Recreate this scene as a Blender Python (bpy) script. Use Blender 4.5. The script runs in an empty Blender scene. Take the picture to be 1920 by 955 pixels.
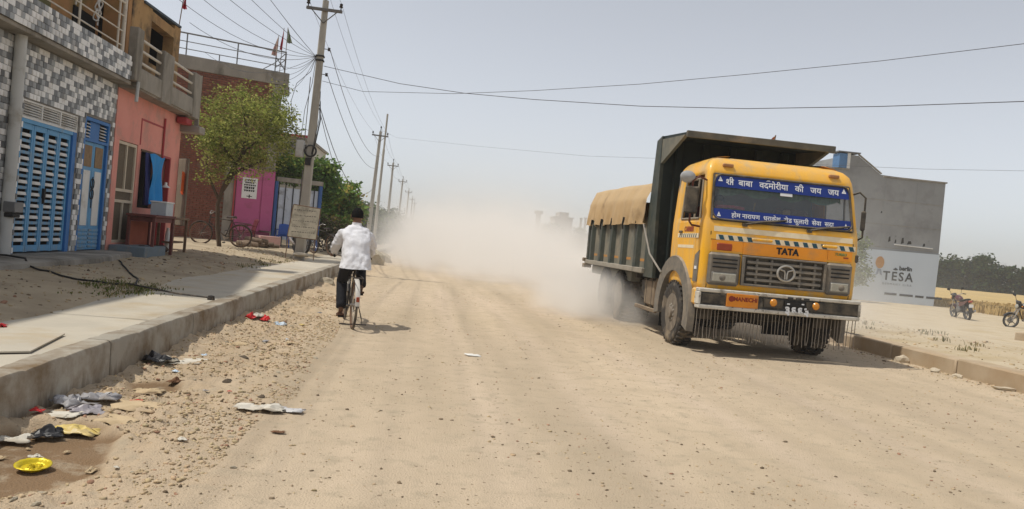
import bpy, bmesh, math, random
import numpy as np
from mathutils import Vector, Matrix, Euler, noise as mnoise

random.seed(7); rng = np.random.default_rng(7)
PI = math.pi
SC = bpy.context.scene
COL = SC.collection

# ------------------------------------------------------------------ camera
cd = bpy.data.cameras.new('camera'); cam = bpy.data.objects.new('camera', cd); COL.objects.link(cam)
cd.sensor_width = 36.0; cd.lens = 36.0 * 1478 / 1920; cd.clip_start = 0.05; cd.clip_end = 3000
CAMZ = 1.43
yaw, pitch, roll = math.radians(6.2), math.radians(-0.8686), math.radians(5.2)
M = Matrix.Rotation(-yaw, 4, 'Z') @ Matrix.Rotation(PI / 2 + pitch, 4, 'X') @ Matrix.Rotation(roll, 4, 'Z')
cam.matrix_world = Matrix.Translation((0, 0, CAMZ)) @ M
SC.camera = cam

# ------------------------------------------------------------------ world, sun, exposure
SUN_EL, SUN_DIR = math.radians(63.5), Vector((-1.0, -0.06, 0)).normalized()
w = bpy.data.worlds.new('World'); SC.world = w; w.use_nodes = True
nt = w.node_tree; bg = nt.nodes['Background']
sky = nt.nodes.new('ShaderNodeTexSky'); sky.sky_type = 'NISHITA'; sky.sun_disc = False
sky.sun_elevation = SUN_EL; sky.sun_rotation = math.atan2(SUN_DIR.x, SUN_DIR.y)
sky.air_density = 1.0; sky.dust_density = 1.1; sky.ozone_density = 6.0
hs = nt.nodes.new('ShaderNodeHueSaturation'); hs.inputs['Saturation'].default_value = 0.25
nt.links.new(sky.outputs[0], hs.inputs['Color']); nt.links.new(hs.outputs[0], bg.inputs[0])
bg.inputs[1].default_value = 0.124
sd = bpy.data.lights.new('sun', 'SUN'); sd.energy = 2.85; sd.angle = math.radians(0.9); sd.color = (1.0, 0.95, 0.86)
so = bpy.data.objects.new('sun', sd); COL.objects.link(so)
to_sun = Vector((SUN_DIR.x * math.cos(SUN_EL), SUN_DIR.y * math.cos(SUN_EL), math.sin(SUN_EL)))
so.rotation_euler = to_sun.to_track_quat('Z', 'Y').to_euler(); so.location = (-20, 0, 40)
vs = SC.view_settings; vs.view_transform = 'Standard'; vs.look = 'None'; vs.gamma = 1.0; vs.exposure = 0.19
SC.cycles.use_denoising = True; SC.cycles.max_bounces = 8; SC.cycles.volume_bounces = 3
SC.cycles.volume_max_steps = 256; SC.cycles.volume_step_rate = 1.0; SC.cycles.sample_clamp_indirect = 6
SC.cycles.transparent_max_bounces = 16

HAZE = 0.0007

# ------------------------------------------------------------------ helpers
ROOT = {}          # world location of unrotated things, so that parts can be written in world coordinates


class MB:
    def __init__(s):
        s.v = []; s.f = []; s.m = []; s.c = []; s.cur = 0; s.col = None

    def add(s, vs, fs):
        b = len(s.v); s.v.extend([tuple(p) for p in vs]); s.f.extend([tuple(b + i for i in f) for f in fs]); s.m.extend([s.cur] * len(fs))
        if s.col is not None: s.c.extend([s.col] * len(vs))
        return s

    def box(s, c, size, rot=None, bev=0.0):
        hx, hy, hz = size[0] / 2, size[1] / 2, size[2] / 2
        c = Vector(c)
        if bev <= 0:
            P = [Vector((x * hx, y * hy, z * hz)) for z in (-1, 1) for y in (-1, 1) for x in (-1, 1)]
            F = [(0, 2, 3, 1), (4, 5, 7, 6), (0, 1, 5, 4), (2, 6, 7, 3), (0, 4, 6, 2), (1, 3, 7, 5)]
        else:
            b = min(bev, hx * .9, hy * .9, hz * .9); P = []; idx = {}
            for x in (-1, 1):
                for y in (-1, 1):
                    for z in (-1, 1):
                        for a in range(3):
                            h = [hx, hy, hz]; sg = (x, y, z)
                            p = [sg[k] * (h[k] - (b if k != a else 0)) for k in range(3)]
                            idx[(x, y, z, a)] = len(P); P.append(Vector(p))
            F = []
            for a in range(3):
                o = [k for k in range(3) if k != a]
                for sg in (-1, 1):
                    q = []
                    for (p0, p1) in ((-1, -1), (1, -1), (1, 1), (-1, 1)):
                        t = [0, 0, 0]; t[a] = sg; t[o[0]] = p0; t[o[1]] = p1; q.append(idx[(t[0], t[1], t[2], a)])
                    F.append(tuple(q))
            for e in range(3):
                o = [k for k in range(3) if k != e]
                for p0 in (-1, 1):
                    for p1 in (-1, 1):
                        t = [0, 0, 0]; t[o[0]] = p0; t[o[1]] = p1
                        t[e] = -1; l0 = idx[(*t, o[0])]; l1 = idx[(*t, o[1])]
                        t[e] = 1; h0 = idx[(*t, o[0])]; h1 = idx[(*t, o[1])]
                        F.append((l0, h0, h1, l1))
            for x in (-1, 1):
                for y in (-1, 1):
                    for z in (-1, 1): F.append(tuple(idx[(x, y, z, a)] for a in range(3)))
        if rot is not None: P = [rot @ p for p in P]
        return s.add([p + c for p in P], F)

    def bx(s, x0, x1, y0, y1, z0, z1, bev=0.0):
        return s.box(((x0 + x1) / 2, (y0 + y1) / 2, (z0 + z1) / 2), (abs(x1 - x0), abs(y1 - y0), abs(z1 - z0)), None, bev)

    def tube(s, path, r, n=8, cap=True, ell=1.0):
        path = [Vector(p) for p in path]; k = len(path)
        R = r if isinstance(r, (list, tuple)) else [r] * k
        V = []; t0 = (path[1] - path[0]).normalized()
        up = Vector((0, 0, 1)) if abs(t0.z) < .9 else Vector((1, 0, 0))
        nrm = t0.cross(up).normalized()
        for i, p in enumerate(path):
            t = (path[min(i + 1, k - 1)] - path[max(i - 1, 0)]).normalized()
            nrm = (nrm - t * nrm.dot(t)).normalized(); bn = t.cross(nrm)
            for j in range(n):
                a = 2 * PI * j / n; V.append(p + nrm * (math.cos(a) * R[i]) + bn * (math.sin(a) * R[i] * ell))
        F = [(i * n + j, i * n + (j + 1) % n, (i + 1) * n + (j + 1) % n, (i + 1) * n + j) for i in range(k - 1) for j in range(n)]
        if cap: F += [tuple(range(n))[::-1], tuple((k - 1) * n + j for j in range(n))]
        return s.add(V, F)

    def lathe(s, prof, n=24, mat=None, close=False):
        V = []; k = len(prof)
        for (r, z) in prof:
            for j in range(n):
                a = 2 * PI * j / n; V.append(Vector((math.cos(a) * r, math.sin(a) * r, z)))
        F = []
        for i in range(k if close else k - 1):
            i2 = (i + 1) % k
            for j in range(n): F.append((i * n + j, i * n + (j + 1) % n, i2 * n + (j + 1) % n, i2 * n + j))
        if not close:
            if prof[0][0] > 1e-5: F.append(tuple(range(n))[::-1])
            if prof[-1][0] > 1e-5: F.append(tuple((k - 1) * n + j for j in range(n)))
        if mat is not None: V = [mat @ v for v in V]
        return s.add(V, F)

    def prism(s, poly, d0, d1, mat=None):
        n = len(poly); V = [Vector((p[0], p[1], d0)) for p in poly] + [Vector((p[0], p[1], d1)) for p in poly]
        F = [tuple(range(n))[::-1], tuple(range(n, 2 * n))] + [(i, (i + 1) % n, n + (i + 1) % n, n + i) for i in range(n)]
        if mat is not None: V = [mat @ v for v in V]
        return s.add(V, F)

    def loft(s, rings, cap0=False, cap1=False, closed=True):
        n = len(rings[0]); V = [p for r in rings for p in r]; F = []
        for i in range(len(rings) - 1):
            for j in range(n if closed else n - 1):
                F.append((i * n + j, i * n + (j + 1) % n, (i + 1) * n + (j + 1) % n, (i + 1) * n + j))
        if cap0: F.append(tuple(range(n))[::-1])
        if cap1: F.append(tuple((len(rings) - 1) * n + j for j in range(n)))
        return s.add(V, F)

    def grid(s, fn, nu, nv):
        V = [fn(i / (nu - 1), j / (nv - 1)) for j in range(nv) for i in range(nu)]
        F = [(j * nu + i, j * nu + i + 1, (j + 1) * nu + i + 1, (j + 1) * nu + i) for j in range(nv - 1) for i in range(nu - 1)]
        return s.add(V, F)

    def mesh(s, name, mats, smooth=40, fix=True, off=(0, 0, 0)):
        me = bpy.data.meshes.new(name)
        V = s.v if off == (0, 0, 0) else [(p[0] - off[0], p[1] - off[1], p[2] - off[2]) for p in s.v]
        me.from_pydata(V, [], s.f)
        for m_ in (mats if isinstance(mats, (list, tuple)) else [mats]): me.materials.append(m_)
        if max(s.m or [0]) > 0: me.polygons.foreach_set('material_index', s.m)
        if s.c and len(s.c) == len(s.v):
            a = me.color_attributes.new('tint', 'FLOAT_COLOR', 'POINT')
            a.data.foreach_set('color', np.array([(c[0], c[1], c[2], 1) for c in s.c], dtype=np.float32).ravel())
        if fix:
            bm = bmesh.new(); bm.from_mesh(me); bmesh.ops.recalc_face_normals(bm, faces=bm.faces); bm.to_mesh(me); bm.free()
        me.polygons.foreach_set('use_smooth', [smooth > 0] * len(me.polygons))
        if 0 < smooth < 180: me.set_sharp_from_angle(angle=math.radians(smooth))
        me.update()
        return me

    def build(s, name, mats, parent=None, smooth=40, fix=True, origin=None, world=None):
        off = (0, 0, 0)
        if parent is not None and parent.name in ROOT and world is not False: off = ROOT[parent.name]
        if parent is None and origin is not None: off = tuple(origin)
        o = bpy.data.objects.new(name, s.mesh(name, mats, smooth, fix, off)); COL.objects.link(o)
        if parent is not None:
            o.parent = parent
            if parent.name in ROOT: ROOT[o.name] = ROOT[parent.name]
        elif origin is not None: o.location = origin
        return o


def thing(name, label, cat, loc=(0, 0, 0), rz=0.0, group=None, static=True):
    o = bpy.data.objects.new(name, None); COL.objects.link(o); o.location = loc; o.rotation_euler = (0, 0, rz)
    o['label'] = label; o['category'] = cat
    if group: o['group'] = group
    if static and rz == 0.0: ROOT[o.name] = tuple(loc)
    o.empty_display_size = 0.2
    return o


def tag(o, label, cat, group=None):
    o['label'] = label; o['category'] = cat
    if group: o['group'] = group
    return o


def kind(o, k):
    o['kind'] = k; return o


def piece(name, me, parent, loc, rot=None, scale=None):
    o = bpy.data.objects.new(name, me); COL.objects.link(o); o.parent = parent
    off = ROOT.get(parent.name, (0, 0, 0)) if parent is not None else (0, 0, 0)
    o.location = (loc[0] - off[0], loc[1] - off[1], loc[2] - off[2])
    if rot is not None: o.rotation_euler = rot
    if scale is not None: o.scale = scale
    return o


def copy_tree(o, parent=None):
    c = o.copy(); COL.objects.link(c); c.parent = parent
    for ch in list(o.children): copy_tree(ch, c)
    return c


_MAT = {}


def pmat(name, c1, c2=None, scale=6.0, rough=0.85, bump=0.15, bscale=60.0, metal=0.0, rand=0.0, dirt=None, dirt_scale=2.0, dirt_amt=0.5,
         dust=0.0, dustc=(.46, .37, .25), spec=0.3, tint=False, stretch=(1, 1, 1), bdist=0.01, coat=0.0, trans=0.0):
    if name in _MAT: return _MAT[name]
    m = bpy.data.materials.new(name); m.use_nodes = True; t = m.node_tree; N = t.nodes; L = t.links
    b = N['Principled BSDF']; b.inputs['Roughness'].default_value = rough; b.inputs['Metallic'].default_value = metal
    b.inputs['Specular IOR Level'].default_value = spec
    if coat: b.inputs['Coat Weight'].default_value = coat; b.inputs['Coat Roughness'].default_value = 0.12
    tc = N.new('ShaderNodeTexCoord'); mp = N.new('ShaderNodeMapping'); mp.inputs['Scale'].default_value = stretch
    L.new(tc.outputs['Object'], mp.inputs['Vector'])
    c2 = c2 or tuple(min(1, x * 0.8) for x in c1)

    def noise(sc, det=5, rg=.55):
        n = N.new('ShaderNodeTexNoise'); n.inputs['Scale'].default_value = sc; n.inputs['Detail'].default_value = det; n.inputs['Roughness'].default_value = rg
        L.new(mp.outputs[0], n.inputs['Vector']); return n

    def mix(fac, a, bb, bt='MIX'):
        x = N.new('ShaderNodeMix'); x.data_type = 'RGBA'; x.blend_type = bt
        for sock, val in ((x.inputs['Factor'], fac), (x.inputs['A'], a), (x.inputs['B'], bb)):
            if hasattr(val, 'is_linked'): L.new(val, sock)
            elif isinstance(val, (int, float)): sock.default_value = val
            else: sock.default_value = (*val[:3], 1)
        return x.outputs['Result']

    def ramp(src, lo, hi):
        r = N.new('ShaderNodeMapRange'); r.inputs['From Min'].default_value = lo; r.inputs['From Max'].default_value = hi; L.new(src, r.inputs['Value']); return r.outputs[0]
    n1 = noise(scale)
    col = mix(ramp(n1.outputs['Fac'], .3, .7), c1, c2)
    if tint:
        at = N.new('ShaderNodeVertexColor'); at.layer_name = 'tint'
        col = mix(1.0, col, at.outputs['Color'], 'MULTIPLY')
    if dirt is not None:
        n2 = noise(dirt_scale, 8, .65); col = mix(ramp(n2.outputs['Fac'], .62 - .3 * dirt_amt, .78 - .2 * dirt_amt), col, dirt)
    if rand > 0:
        oi = N.new('ShaderNodeObjectInfo'); r = N.new('ShaderNodeMapRange'); r.inputs['To Min'].default_value = 1 - rand; r.inputs['To Max'].default_value = 1 + rand
        L.new(oi.outputs['Random'], r.inputs['Value']); mu = N.new('ShaderNodeVectorMath'); mu.operation = 'SCALE'
        L.new(col, mu.inputs[0]); L.new(r.outputs[0], mu.inputs['Scale']); col = mu.outputs[0]
    if dust > 0:
        g = N.new('ShaderNodeNewGeometry'); sx = N.new('ShaderNodeSeparateXYZ'); L.new(g.outputs['Normal'], sx.inputs[0])
        n3 = noise(scale * 1.7, 6, .6); a = N.new('ShaderNodeMath'); a.operation = 'MULTIPLY_ADD'; L.new(sx.outputs['Z'], a.inputs[0]); a.inputs[1].default_value = .35
        L.new(n3.outputs['Fac'], a.inputs[2]); f = N.new('ShaderNodeMath'); f.operation = 'MULTIPLY'; L.new(ramp(a.outputs[0], .35, .95), f.inputs[0]); f.inputs[1].default_value = dust
        col = mix(f.outputs[0], col, dustc)
    L.new(col, b.inputs['Base Color'])
    if bump > 0:
        nb = noise(bscale, 4, .6); bp = N.new('ShaderNodeBump'); bp.inputs['Strength'].default_value = bump; bp.inputs['Distance'].default_value = bdist
        L.new(nb.outputs['Fac'], bp.inputs['Height']); L.new(bp.outputs[0], b.inputs['Normal'])
    if trans > 0: b.inputs['Transmission Weight'].default_value = trans
    _MAT[name] = m; return m


def glass(name, color, alpha, rough=0.05):
    if name in _MAT: return _MAT[name]
    m = bpy.data.materials.new(name); m.use_nodes = True; t = m.node_tree; b = t.nodes['Principled BSDF']
    b.inputs['Base Color'].default_value = (*color, 1); b.inputs['Roughness'].default_value = rough; b.inputs['Alpha'].default_value = alpha
    b.inputs['Specular IOR Level'].default_value = 0.5
    _MAT[name] = m; return m


def leafmat(name, trans=0.35):
    if name in _MAT: return _MAT[name]
    m = bpy.data.materials.new(name); m.use_nodes = True; t = m.node_tree; N = t.nodes; L = t.links; N.remove(N['Principled BSDF'])
    at = N.new('ShaderNodeVertexColor'); at.layer_name = 'tint'; d = N.new('ShaderNodeBsdfDiffuse'); tr = N.new('ShaderNodeBsdfTranslucent'); mx = N.new('ShaderNodeMixShader')
    mx.inputs[0].default_value = trans; L.new(at.outputs[0], d.inputs[0]); L.new(at.outputs[0], tr.inputs[0]); L.new(d.outputs[0], mx.inputs[1]); L.new(tr.outputs[0], mx.inputs[2])
    L.new(mx.outputs[0], N['Material Output'].inputs[0]); _MAT[name] = m; return m


def vnoise(x, y, f, seed=0):
    x = np.asarray(x, float) * f + seed * 17.3; y = np.asarray(y, float) * f + seed * 9.7
    xi = np.floor(x).astype(np.int64); yi = np.floor(y).astype(np.int64); xf = x - xi; yf = y - yi

    def h(a, b):
        n = (a * 374761393 + b * 668265263 + seed * 974711) & 0x7fffffff
        n = ((n ^ (n >> 13)) * 1274126177) & 0x7fffffff
        return ((n ^ (n >> 16)) & 0xffff) / 65535.0
    u = xf * xf * (3 - 2 * xf); v = yf * yf * (3 - 2 * yf)
    a = h(xi, yi) * (1 - u) + h(xi + 1, yi) * u; b = h(xi, yi + 1) * (1 - u) + h(xi + 1, yi + 1) * u
    return a * (1 - v) + b * v - .5


def fbm(x, y, f, o=4, seed=0):
    s = 0; a = 1.0
    for i in range(o): s = s + a * vnoise(x, y, f, seed + i); f *= 2.03; a *= .5
    return s


def np_sheet(name, xs, ys, zf, mat, tintf=None, smooth=True):
    X, Y = np.meshgrid(xs, ys); Z = zf(X, Y); nx, ny = len(xs), len(ys)
    V = np.stack([X.ravel(), Y.ravel(), Z.ravel()], 1).astype(np.float32)
    i = (np.arange(ny - 1)[:, None] * nx + np.arange(nx - 1)[None, :]).ravel()
    F = np.stack([i, i + 1, i + nx + 1, i + nx], 1).astype(np.int32)
    me = bpy.data.meshes.new(name); me.vertices.add(len(V)); me.vertices.foreach_set('co', V.ravel())
    me.loops.add(F.size); me.loops.foreach_set('vertex_index', F.ravel()); me.polygons.add(len(F))
    me.polygons.foreach_set('loop_start', np.arange(0, F.size, 4, dtype=np.int32)); me.polygons.foreach_set('loop_total', np.full(len(F), 4, dtype=np.int32))
    me.update(calc_edges=True); me.polygons.foreach_set('use_smooth', [smooth] * len(F))
    me.materials.append(mat)
    if tintf is not None:
        c = tintf(X, Y).reshape(-1, 4).astype(np.float32); a = me.color_attributes.new('tint', 'FLOAT_COLOR', 'POINT'); a.data.foreach_set('color', c.ravel())
    o = bpy.data.objects.new(name, me); COL.objects.link(o); return o


def text_mesh(name, body, mat, size, parent, mtx, bold=0.0, depth=0.002, align='CENTER', shear=0.0, spacing=1.0):
    c = bpy.data.curves.new(name, 'FONT'); c.body = body; c.size = size; c.align_x = align; c.align_y = 'CENTER'; c.offset = bold; c.extrude = depth
    c.shear = shear; c.space_character = spacing; c.resolution_u = 3
    t = bpy.data.objects.new(name, c); COL.objects.link(t)
    dg = bpy.context.evaluated_depsgraph_get(); me = bpy.data.meshes.new_from_object(t.evaluated_get(dg))
    bpy.data.objects.remove(t); me.materials.clear(); me.materials.append(mat)
    o = bpy.data.objects.new(name, me); COL.objects.link(o); o.parent = parent
    off = ROOT.get(parent.name, (0, 0, 0)) if parent is not None else (0, 0, 0)
    o.matrix_local = Matrix.Translation(Vector(off) * -1) @ mtx
    if size < .2: o['kind'] = 'stuff'
    return o


def skin(pts, edges, levels=2):
    me = bpy.data.meshes.new('skin'); me.from_pydata([p[:3] for p in pts], edges, [])
    o = bpy.data.objects.new('skin', me); COL.objects.link(o)
    md = o.modifiers.new('s', 'SKIN'); md.use_smooth_shade = True; md.branch_smoothing = 0.6
    sv = me.skin_vertices[0].data if me.skin_vertices else None
    if sv is None:
        bm = bmesh.new(); bm.from_mesh(me); bm.verts.layers.skin.verify(); bm.to_mesh(me); bm.free(); sv = me.skin_vertices[0].data
    for i, p in enumerate(pts):
        r = p[3]; sv[i].radius = r if isinstance(r, tuple) else (r, r); sv[i].use_root = (i == 0)
    ms = o.modifiers.new('u', 'SUBSURF'); ms.levels = levels; ms.render_levels = levels
    dg = bpy.context.evaluated_depsgraph_get(); out = bpy.data.meshes.new_from_object(o.evaluated_get(dg))
    bpy.data.objects.remove(o); return out


RY = lambda a: Matrix.Rotation(a, 4, 'Y')
RX = lambda a: Matrix.Rotation(a, 4, 'X')
RZ = lambda a: Matrix.Rotation(a, 4, 'Z')
T = lambda x, y, z: Matrix.Translation((x, y, z))

# ------------------------------------------------------------------ materials
DUST = (.45, .36, .245)
m_road = pmat('road_dust', (.53, .425, .30), (.48, .385, .268), scale=2.3, rough=.95, bump=1.0, bscale=75, tint=True, dirt=(.42, .345, .245), dirt_scale=5, dirt_amt=.35, spec=.1, bdist=.014)


def speckle(m, sc, dark, amt):
    t = m.node_tree; N = t.nodes; L = t.links; b = N['Principled BSDF']; src = b.inputs['Base Color'].links[0].from_socket
    tc = N.new('ShaderNodeTexCoord')
    for s_, am in ((sc, amt), (sc * 2.7, amt * .8)):
        vo = N.new('ShaderNodeTexVoronoi'); vo.inputs['Scale'].default_value = s_; L.new(tc.outputs['Object'], vo.inputs['Vector'])
        se = N.new('ShaderNodeSeparateColor'); L.new(vo.outputs['Color'], se.inputs[0])
        th_ = N.new('ShaderNodeMapRange'); th_.inputs['From Min'].default_value = .45; th_.inputs['From Max'].default_value = 1.0; th_.inputs['To Min'].default_value = 0; th_.inputs['To Max'].default_value = .22; L.new(se.outputs[0], th_.inputs['Value'])
        lt = N.new('ShaderNodeMath'); lt.operation = 'LESS_THAN'; L.new(vo.outputs['Distance'], lt.inputs[0]); L.new(th_.outputs[0], lt.inputs[1])
        mu = N.new('ShaderNodeMath'); mu.operation = 'MULTIPLY'; L.new(lt.outputs[0], mu.inputs[0]); mu.inputs[1].default_value = am
        x = N.new('ShaderNodeMix'); x.data_type = 'RGBA'; L.new(mu.outputs[0], x.inputs['Factor']); L.new(src, x.inputs['A']); x.inputs['B'].default_value = (*dark, 1); src = x.outputs['Result']
    L.new(src, b.inputs['Base Color'])


speckle(m_road, 15, (.20, .15, .10), .7); speckle(m_road, 31, (.27, .205, .14), .6)
m_rock = pmat('gravel_stone', (.95, .95, .95), (.8, .8, .8), scale=30, rough=.9, bump=.2, tint=True, spec=.15)
m_conc = pmat('pavement_concrete', (.50, .45, .36), (.42, .38, .31), scale=2.2, rough=.9, bump=.25, bscale=70, rand=.05, dirt=(.42, .34, .23), dirt_scale=1.3, dirt_amt=.45, spec=.15)
m_kerb = pmat('kerb_concrete', (.42, .38, .31), (.34, .31, .255), scale=3.0, rough=.9, bump=.35, bscale=45, rand=.07, dirt=(.19, .135, .08), dirt_scale=2.1, dirt_amt=.62, spec=.15)
m_kerb2 = pmat('sandy_kerb_concrete', (.44, .35, .245), (.38, .29, .19), scale=3.0, rough=.9, bump=.3, bscale=45, rand=.08, dirt=(.36, .26, .16), dirt_scale=1.2, dirt_amt=.5, spec=.15)
def foot_stain(m, z0, z1, col):
    t = m.node_tree; N = t.nodes; L = t.links; b = N['Principled BSDF']; src = b.inputs['Base Color'].links[0].from_socket
    tc = N.new('ShaderNodeTexCoord'); sx = N.new('ShaderNodeSeparateXYZ'); L.new(tc.outputs['Object'], sx.inputs[0])
    mp = N.new('ShaderNodeMapping'); mp.inputs['Scale'].default_value = (1, 3.2, .35); L.new(tc.outputs['Object'], mp.inputs[0])
    n = N.new('ShaderNodeTexNoise'); n.inputs['Scale'].default_value = 2.6; n.inputs['Detail'].default_value = 6; n.inputs['Roughness'].default_value = .7; L.new(mp.outputs[0], n.inputs['Vector'])
    a = N.new('ShaderNodeMapRange'); a.inputs['From Min'].default_value = z0; a.inputs['From Max'].default_value = z1; a.inputs['To Min'].default_value = .62; a.inputs['To Max'].default_value = .20; L.new(sx.outputs[2], a.inputs['Value'])
    lt = N.new('ShaderNodeMath'); lt.operation = 'SUBTRACT'; L.new(a.outputs[0], lt.inputs[0]); L.new(n.outputs['Fac'], lt.inputs[1])
    mu = N.new('ShaderNodeMapRange'); mu.inputs['From Min'].default_value = 0; mu.inputs['From Max'].default_value = .17; mu.inputs['To Max'].default_value = .62; L.new(lt.outputs[0], mu.inputs['Value'])
    x = N.new('ShaderNodeMix'); x.data_type = 'RGBA'; L.new(mu.outputs[0], x.inputs['Factor']); L.new(src, x.inputs['A']); x.inputs['B'].default_value = (*col, 1); L.new(x.outputs['Result'], b.inputs['Base Color'])


foot_stain(m_kerb, .02, .33, (.125, .085, .05))
m_bank = pmat('bank_soil', (.44, .36, .25), (.33, .265, .18), scale=1.6, rough=.95, bump=.5, bscale=25, dirt=(.27, .215, .15), dirt_scale=1.1, dirt_amt=.4, spec=.1, bdist=.02)
m_sand = pmat('verge_sand', (.50, .42, .295), (.43, .35, .24), scale=1.4, rough=.95, bump=.5, bscale=22, dirt=(.40, .31, .18), dirt_scale=.8, dirt_amt=.4, spec=.1, bdist=.02)
m_earth = pmat('field_earth', (.42, .34, .21), (.36, .29, .18), scale=.05, rough=.95, bump=.3, bscale=3, spec=.1)
m_wheat = pmat('ripe_wheat', (.52, .38, .17), (.42, .30, .13), scale=.35, rough=.9, bump=.6, bscale=9, dirt=(.40, .29, .14), dirt_scale=.12, dirt_amt=.5, spec=.1, bdist=.1)
m_straw = pmat('wheat_straw', (.50, .36, .16), (.38, .27, .12), scale=3, rough=.9, bump=0, spec=.1)
m_grass = leafmat('leaf_tint', .3)

# ------------------------------------------------------------------ ground and road
np_sheet('ground', np.linspace(-420, 420, 85), np.concatenate([np.linspace(-60, 150, 60), np.linspace(165, 640, 30)]),
         lambda X, Y: -.16 + .05 * fbm(X, Y, .03, 2, 5), m_earth)
kind(bpy.data.objects['ground'], 'structure')


def strip(X, Y):
    """how much loose rubble lies at a point of the road (left edge windrow)"""
    e = -1.22 + .55 * fbm(X * 0, Y, .35, 3, 3) - .03 * np.clip(Y - 6, 0, 20)
    return np.clip((e - X) / .9 + .5, 0, 1)


def mudmask(X, Y):
    d = ((X + 2.05) / .42) ** 2 + ((Y - 4.5) / .75) ** 2 + .9 * fbm(X, Y, 2.2, 3, 8)
    d2 = .35 + ((X + 2.1) / .33) ** 2 + ((Y - 6.45) / .45) ** 2 + .9 * fbm(X, Y, 2.6, 3, 9)
    return np.clip((1.05 - np.minimum(d, d2)) * 3.2, 0, 1)


def roadz(X, Y):
    s = strip(X, Y); m = mudmask(X, Y)
    z = .012 * fbm(X, Y, .4, 2, 1) + .005 * fbm(X * 1.6, Y * .25, 1.0, 2, 12) + .004 * fbm(X, Y, 3.2, 2, 2) + .004 * fbm(X, Y, 11, 2, 4) + .006 * np.clip(fbm(X, Y, 17, 2, 14) - .12, 0, 1)
    cl = np.clip(fbm(X, Y, 9, 2, 7) + .08, 0, 1); z = z + s * (1 - .85 * m) * (.02 + .06 * fbm(X, Y, 2.6, 2, 6) + .055 * cl + .03 * fbm(X, Y, 19, 1, 17)) - .015 * m
    z = z + np.clip((-2.18 - X) / .3, 0, 1) * (.03 + .10 * np.clip(fbm(X, Y, .9, 3, 81) + .1, 0, 1)) * (1 - m)
    for c, a in ((.35, .5), (1.55, .5), (2.9, .6), (4.5, .6), (6.6, .5)):
        wob = c + .25 * np.sin(Y * .13 + c) + .12 * np.sin(Y * .31 + 2 * c)
        z = z - .012 * a * np.exp(-((X - wob) / .14) ** 2) * (.6 + 1.2 * vnoise(Y, Y * 0 + c, .25, 9)) + .005 * a * np.exp(-((np.abs(X - wob) - .24) / .07) ** 2)
    return z * np.clip((320 - Y) / 60, .2, 1)


def roadtint(X, Y):
    s = strip(X, Y); m = mudmask(X, Y); n = fbm(X, Y, 4, 3, 21); k = np.clip(s * (.9 + n), 0, 1) * .28
    r = 1 - .12 * k; g = 1 - .27 * k; b = 1 - .46 * k
    tr = fbm(X * 2.2, Y * .16, 1, 3, 31) * .22; tr = np.clip(tr, -.12, .10)
    lw = fbm(X, Y, .22, 2, 33) * .10
    for c, a in ((.35, .5), (1.55, .5), (2.9, .6), (4.5, .6), (6.6, .5)):
        wob = c + .25 * np.sin(Y * .13 + c) + .12 * np.sin(Y * .31 + 2 * c); lw = lw + .05 * np.exp(-((X - wob) / .17) ** 2) * (1 + 1.5 * vnoise(Y, Y * 0 + c, .3, 10))
    q = 1 + tr + lw
    r, g, b = r * q, g * q, b * q * (1 + .4 * np.clip(lw, -.1, .1))
    r = r * (1 - .53 * m); g = g * (1 - .60 * m); b = b * (1 - .66 * m)
    return np.stack([r, g, b, np.ones_like(r)], -1)


ys = [-6, -3, 0, 1.5, 2.6]
while ys[-1] < 300: ys.append(ys[-1] + max(.022, .0075 * ys[-1]) * (1 if ys[-1] < 30 else 3))
xs = np.concatenate([np.arange(-2.62, -.5, .022), np.arange(-.5, 8.45, .05)])
road = np_sheet('road', xs, np.array(ys), roadz, m_road, roadtint); kind(road, 'structure')

# left pavement: slabs and kerb blocks -------------------------------------------------
pave = kind(thing('pavement', 'pale concrete pavement along the left side of the road', 'pavement'), 'structure')
del pave['label'], pave['category']
y = -4.0; ky = []
while y < 75: ky.append(y); y += 3.05
for i, y in enumerate(ky):
    z = .33 + random.uniform(-.006, .006)
    MB().bx(-4.7, -2.66, y + .008, y + 3.042, .05, z, .012).build('slab', m_conc, pave)
MB().prism([(-3.32, 5.55), (-2.74, 5.95), (-2.9, 6.86), (-3.6, 6.5)], .335, .3465).build('slab', m_conc, pave)
kerb = kind(thing('kerb', '', ''), 'structure'); del kerb['label'], kerb['category']
y = -4.0
while y < 80:
    l = random.uniform(2.0, 2.4); t = random.uniform(-.012, .012)
    m_ = MB()
    nseg = 44
    rings = []
    for k in range(nseg + 1):
        yy = y + .006 + (l - .012) * k / nseg; w1 = .012 * mnoise.noise((yy * 1.3, 3.1, 0)); w2 = .008 * mnoise.noise((yy * 2.1, 9.1, 0)) - max(0, mnoise.noise((yy * 5.5, 4.1, 2)) - .30) * .03
        sm = abs(math.sin(yy * PI / .46)); z1 = .338 + w2 - .014 * max(0, 1 - sm * 5) ** 2 + .004 * sm; x1 = -2.47 + t + w1 - .010 * max(0, 1 - sm * 6)
        rings.append([Vector((x1 + .015, yy, -.08)), Vector((x1 + .004, yy, z1 - .03)), Vector((x1 - .012, yy, z1 - .006)), Vector((x1 - .035, yy, z1)), Vector((-2.655, yy, z1)), Vector((-2.655, yy, -.08))])
    m_.loft(rings, True, True).build('kerb_block', m_kerb, kerb)
    y += l

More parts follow.
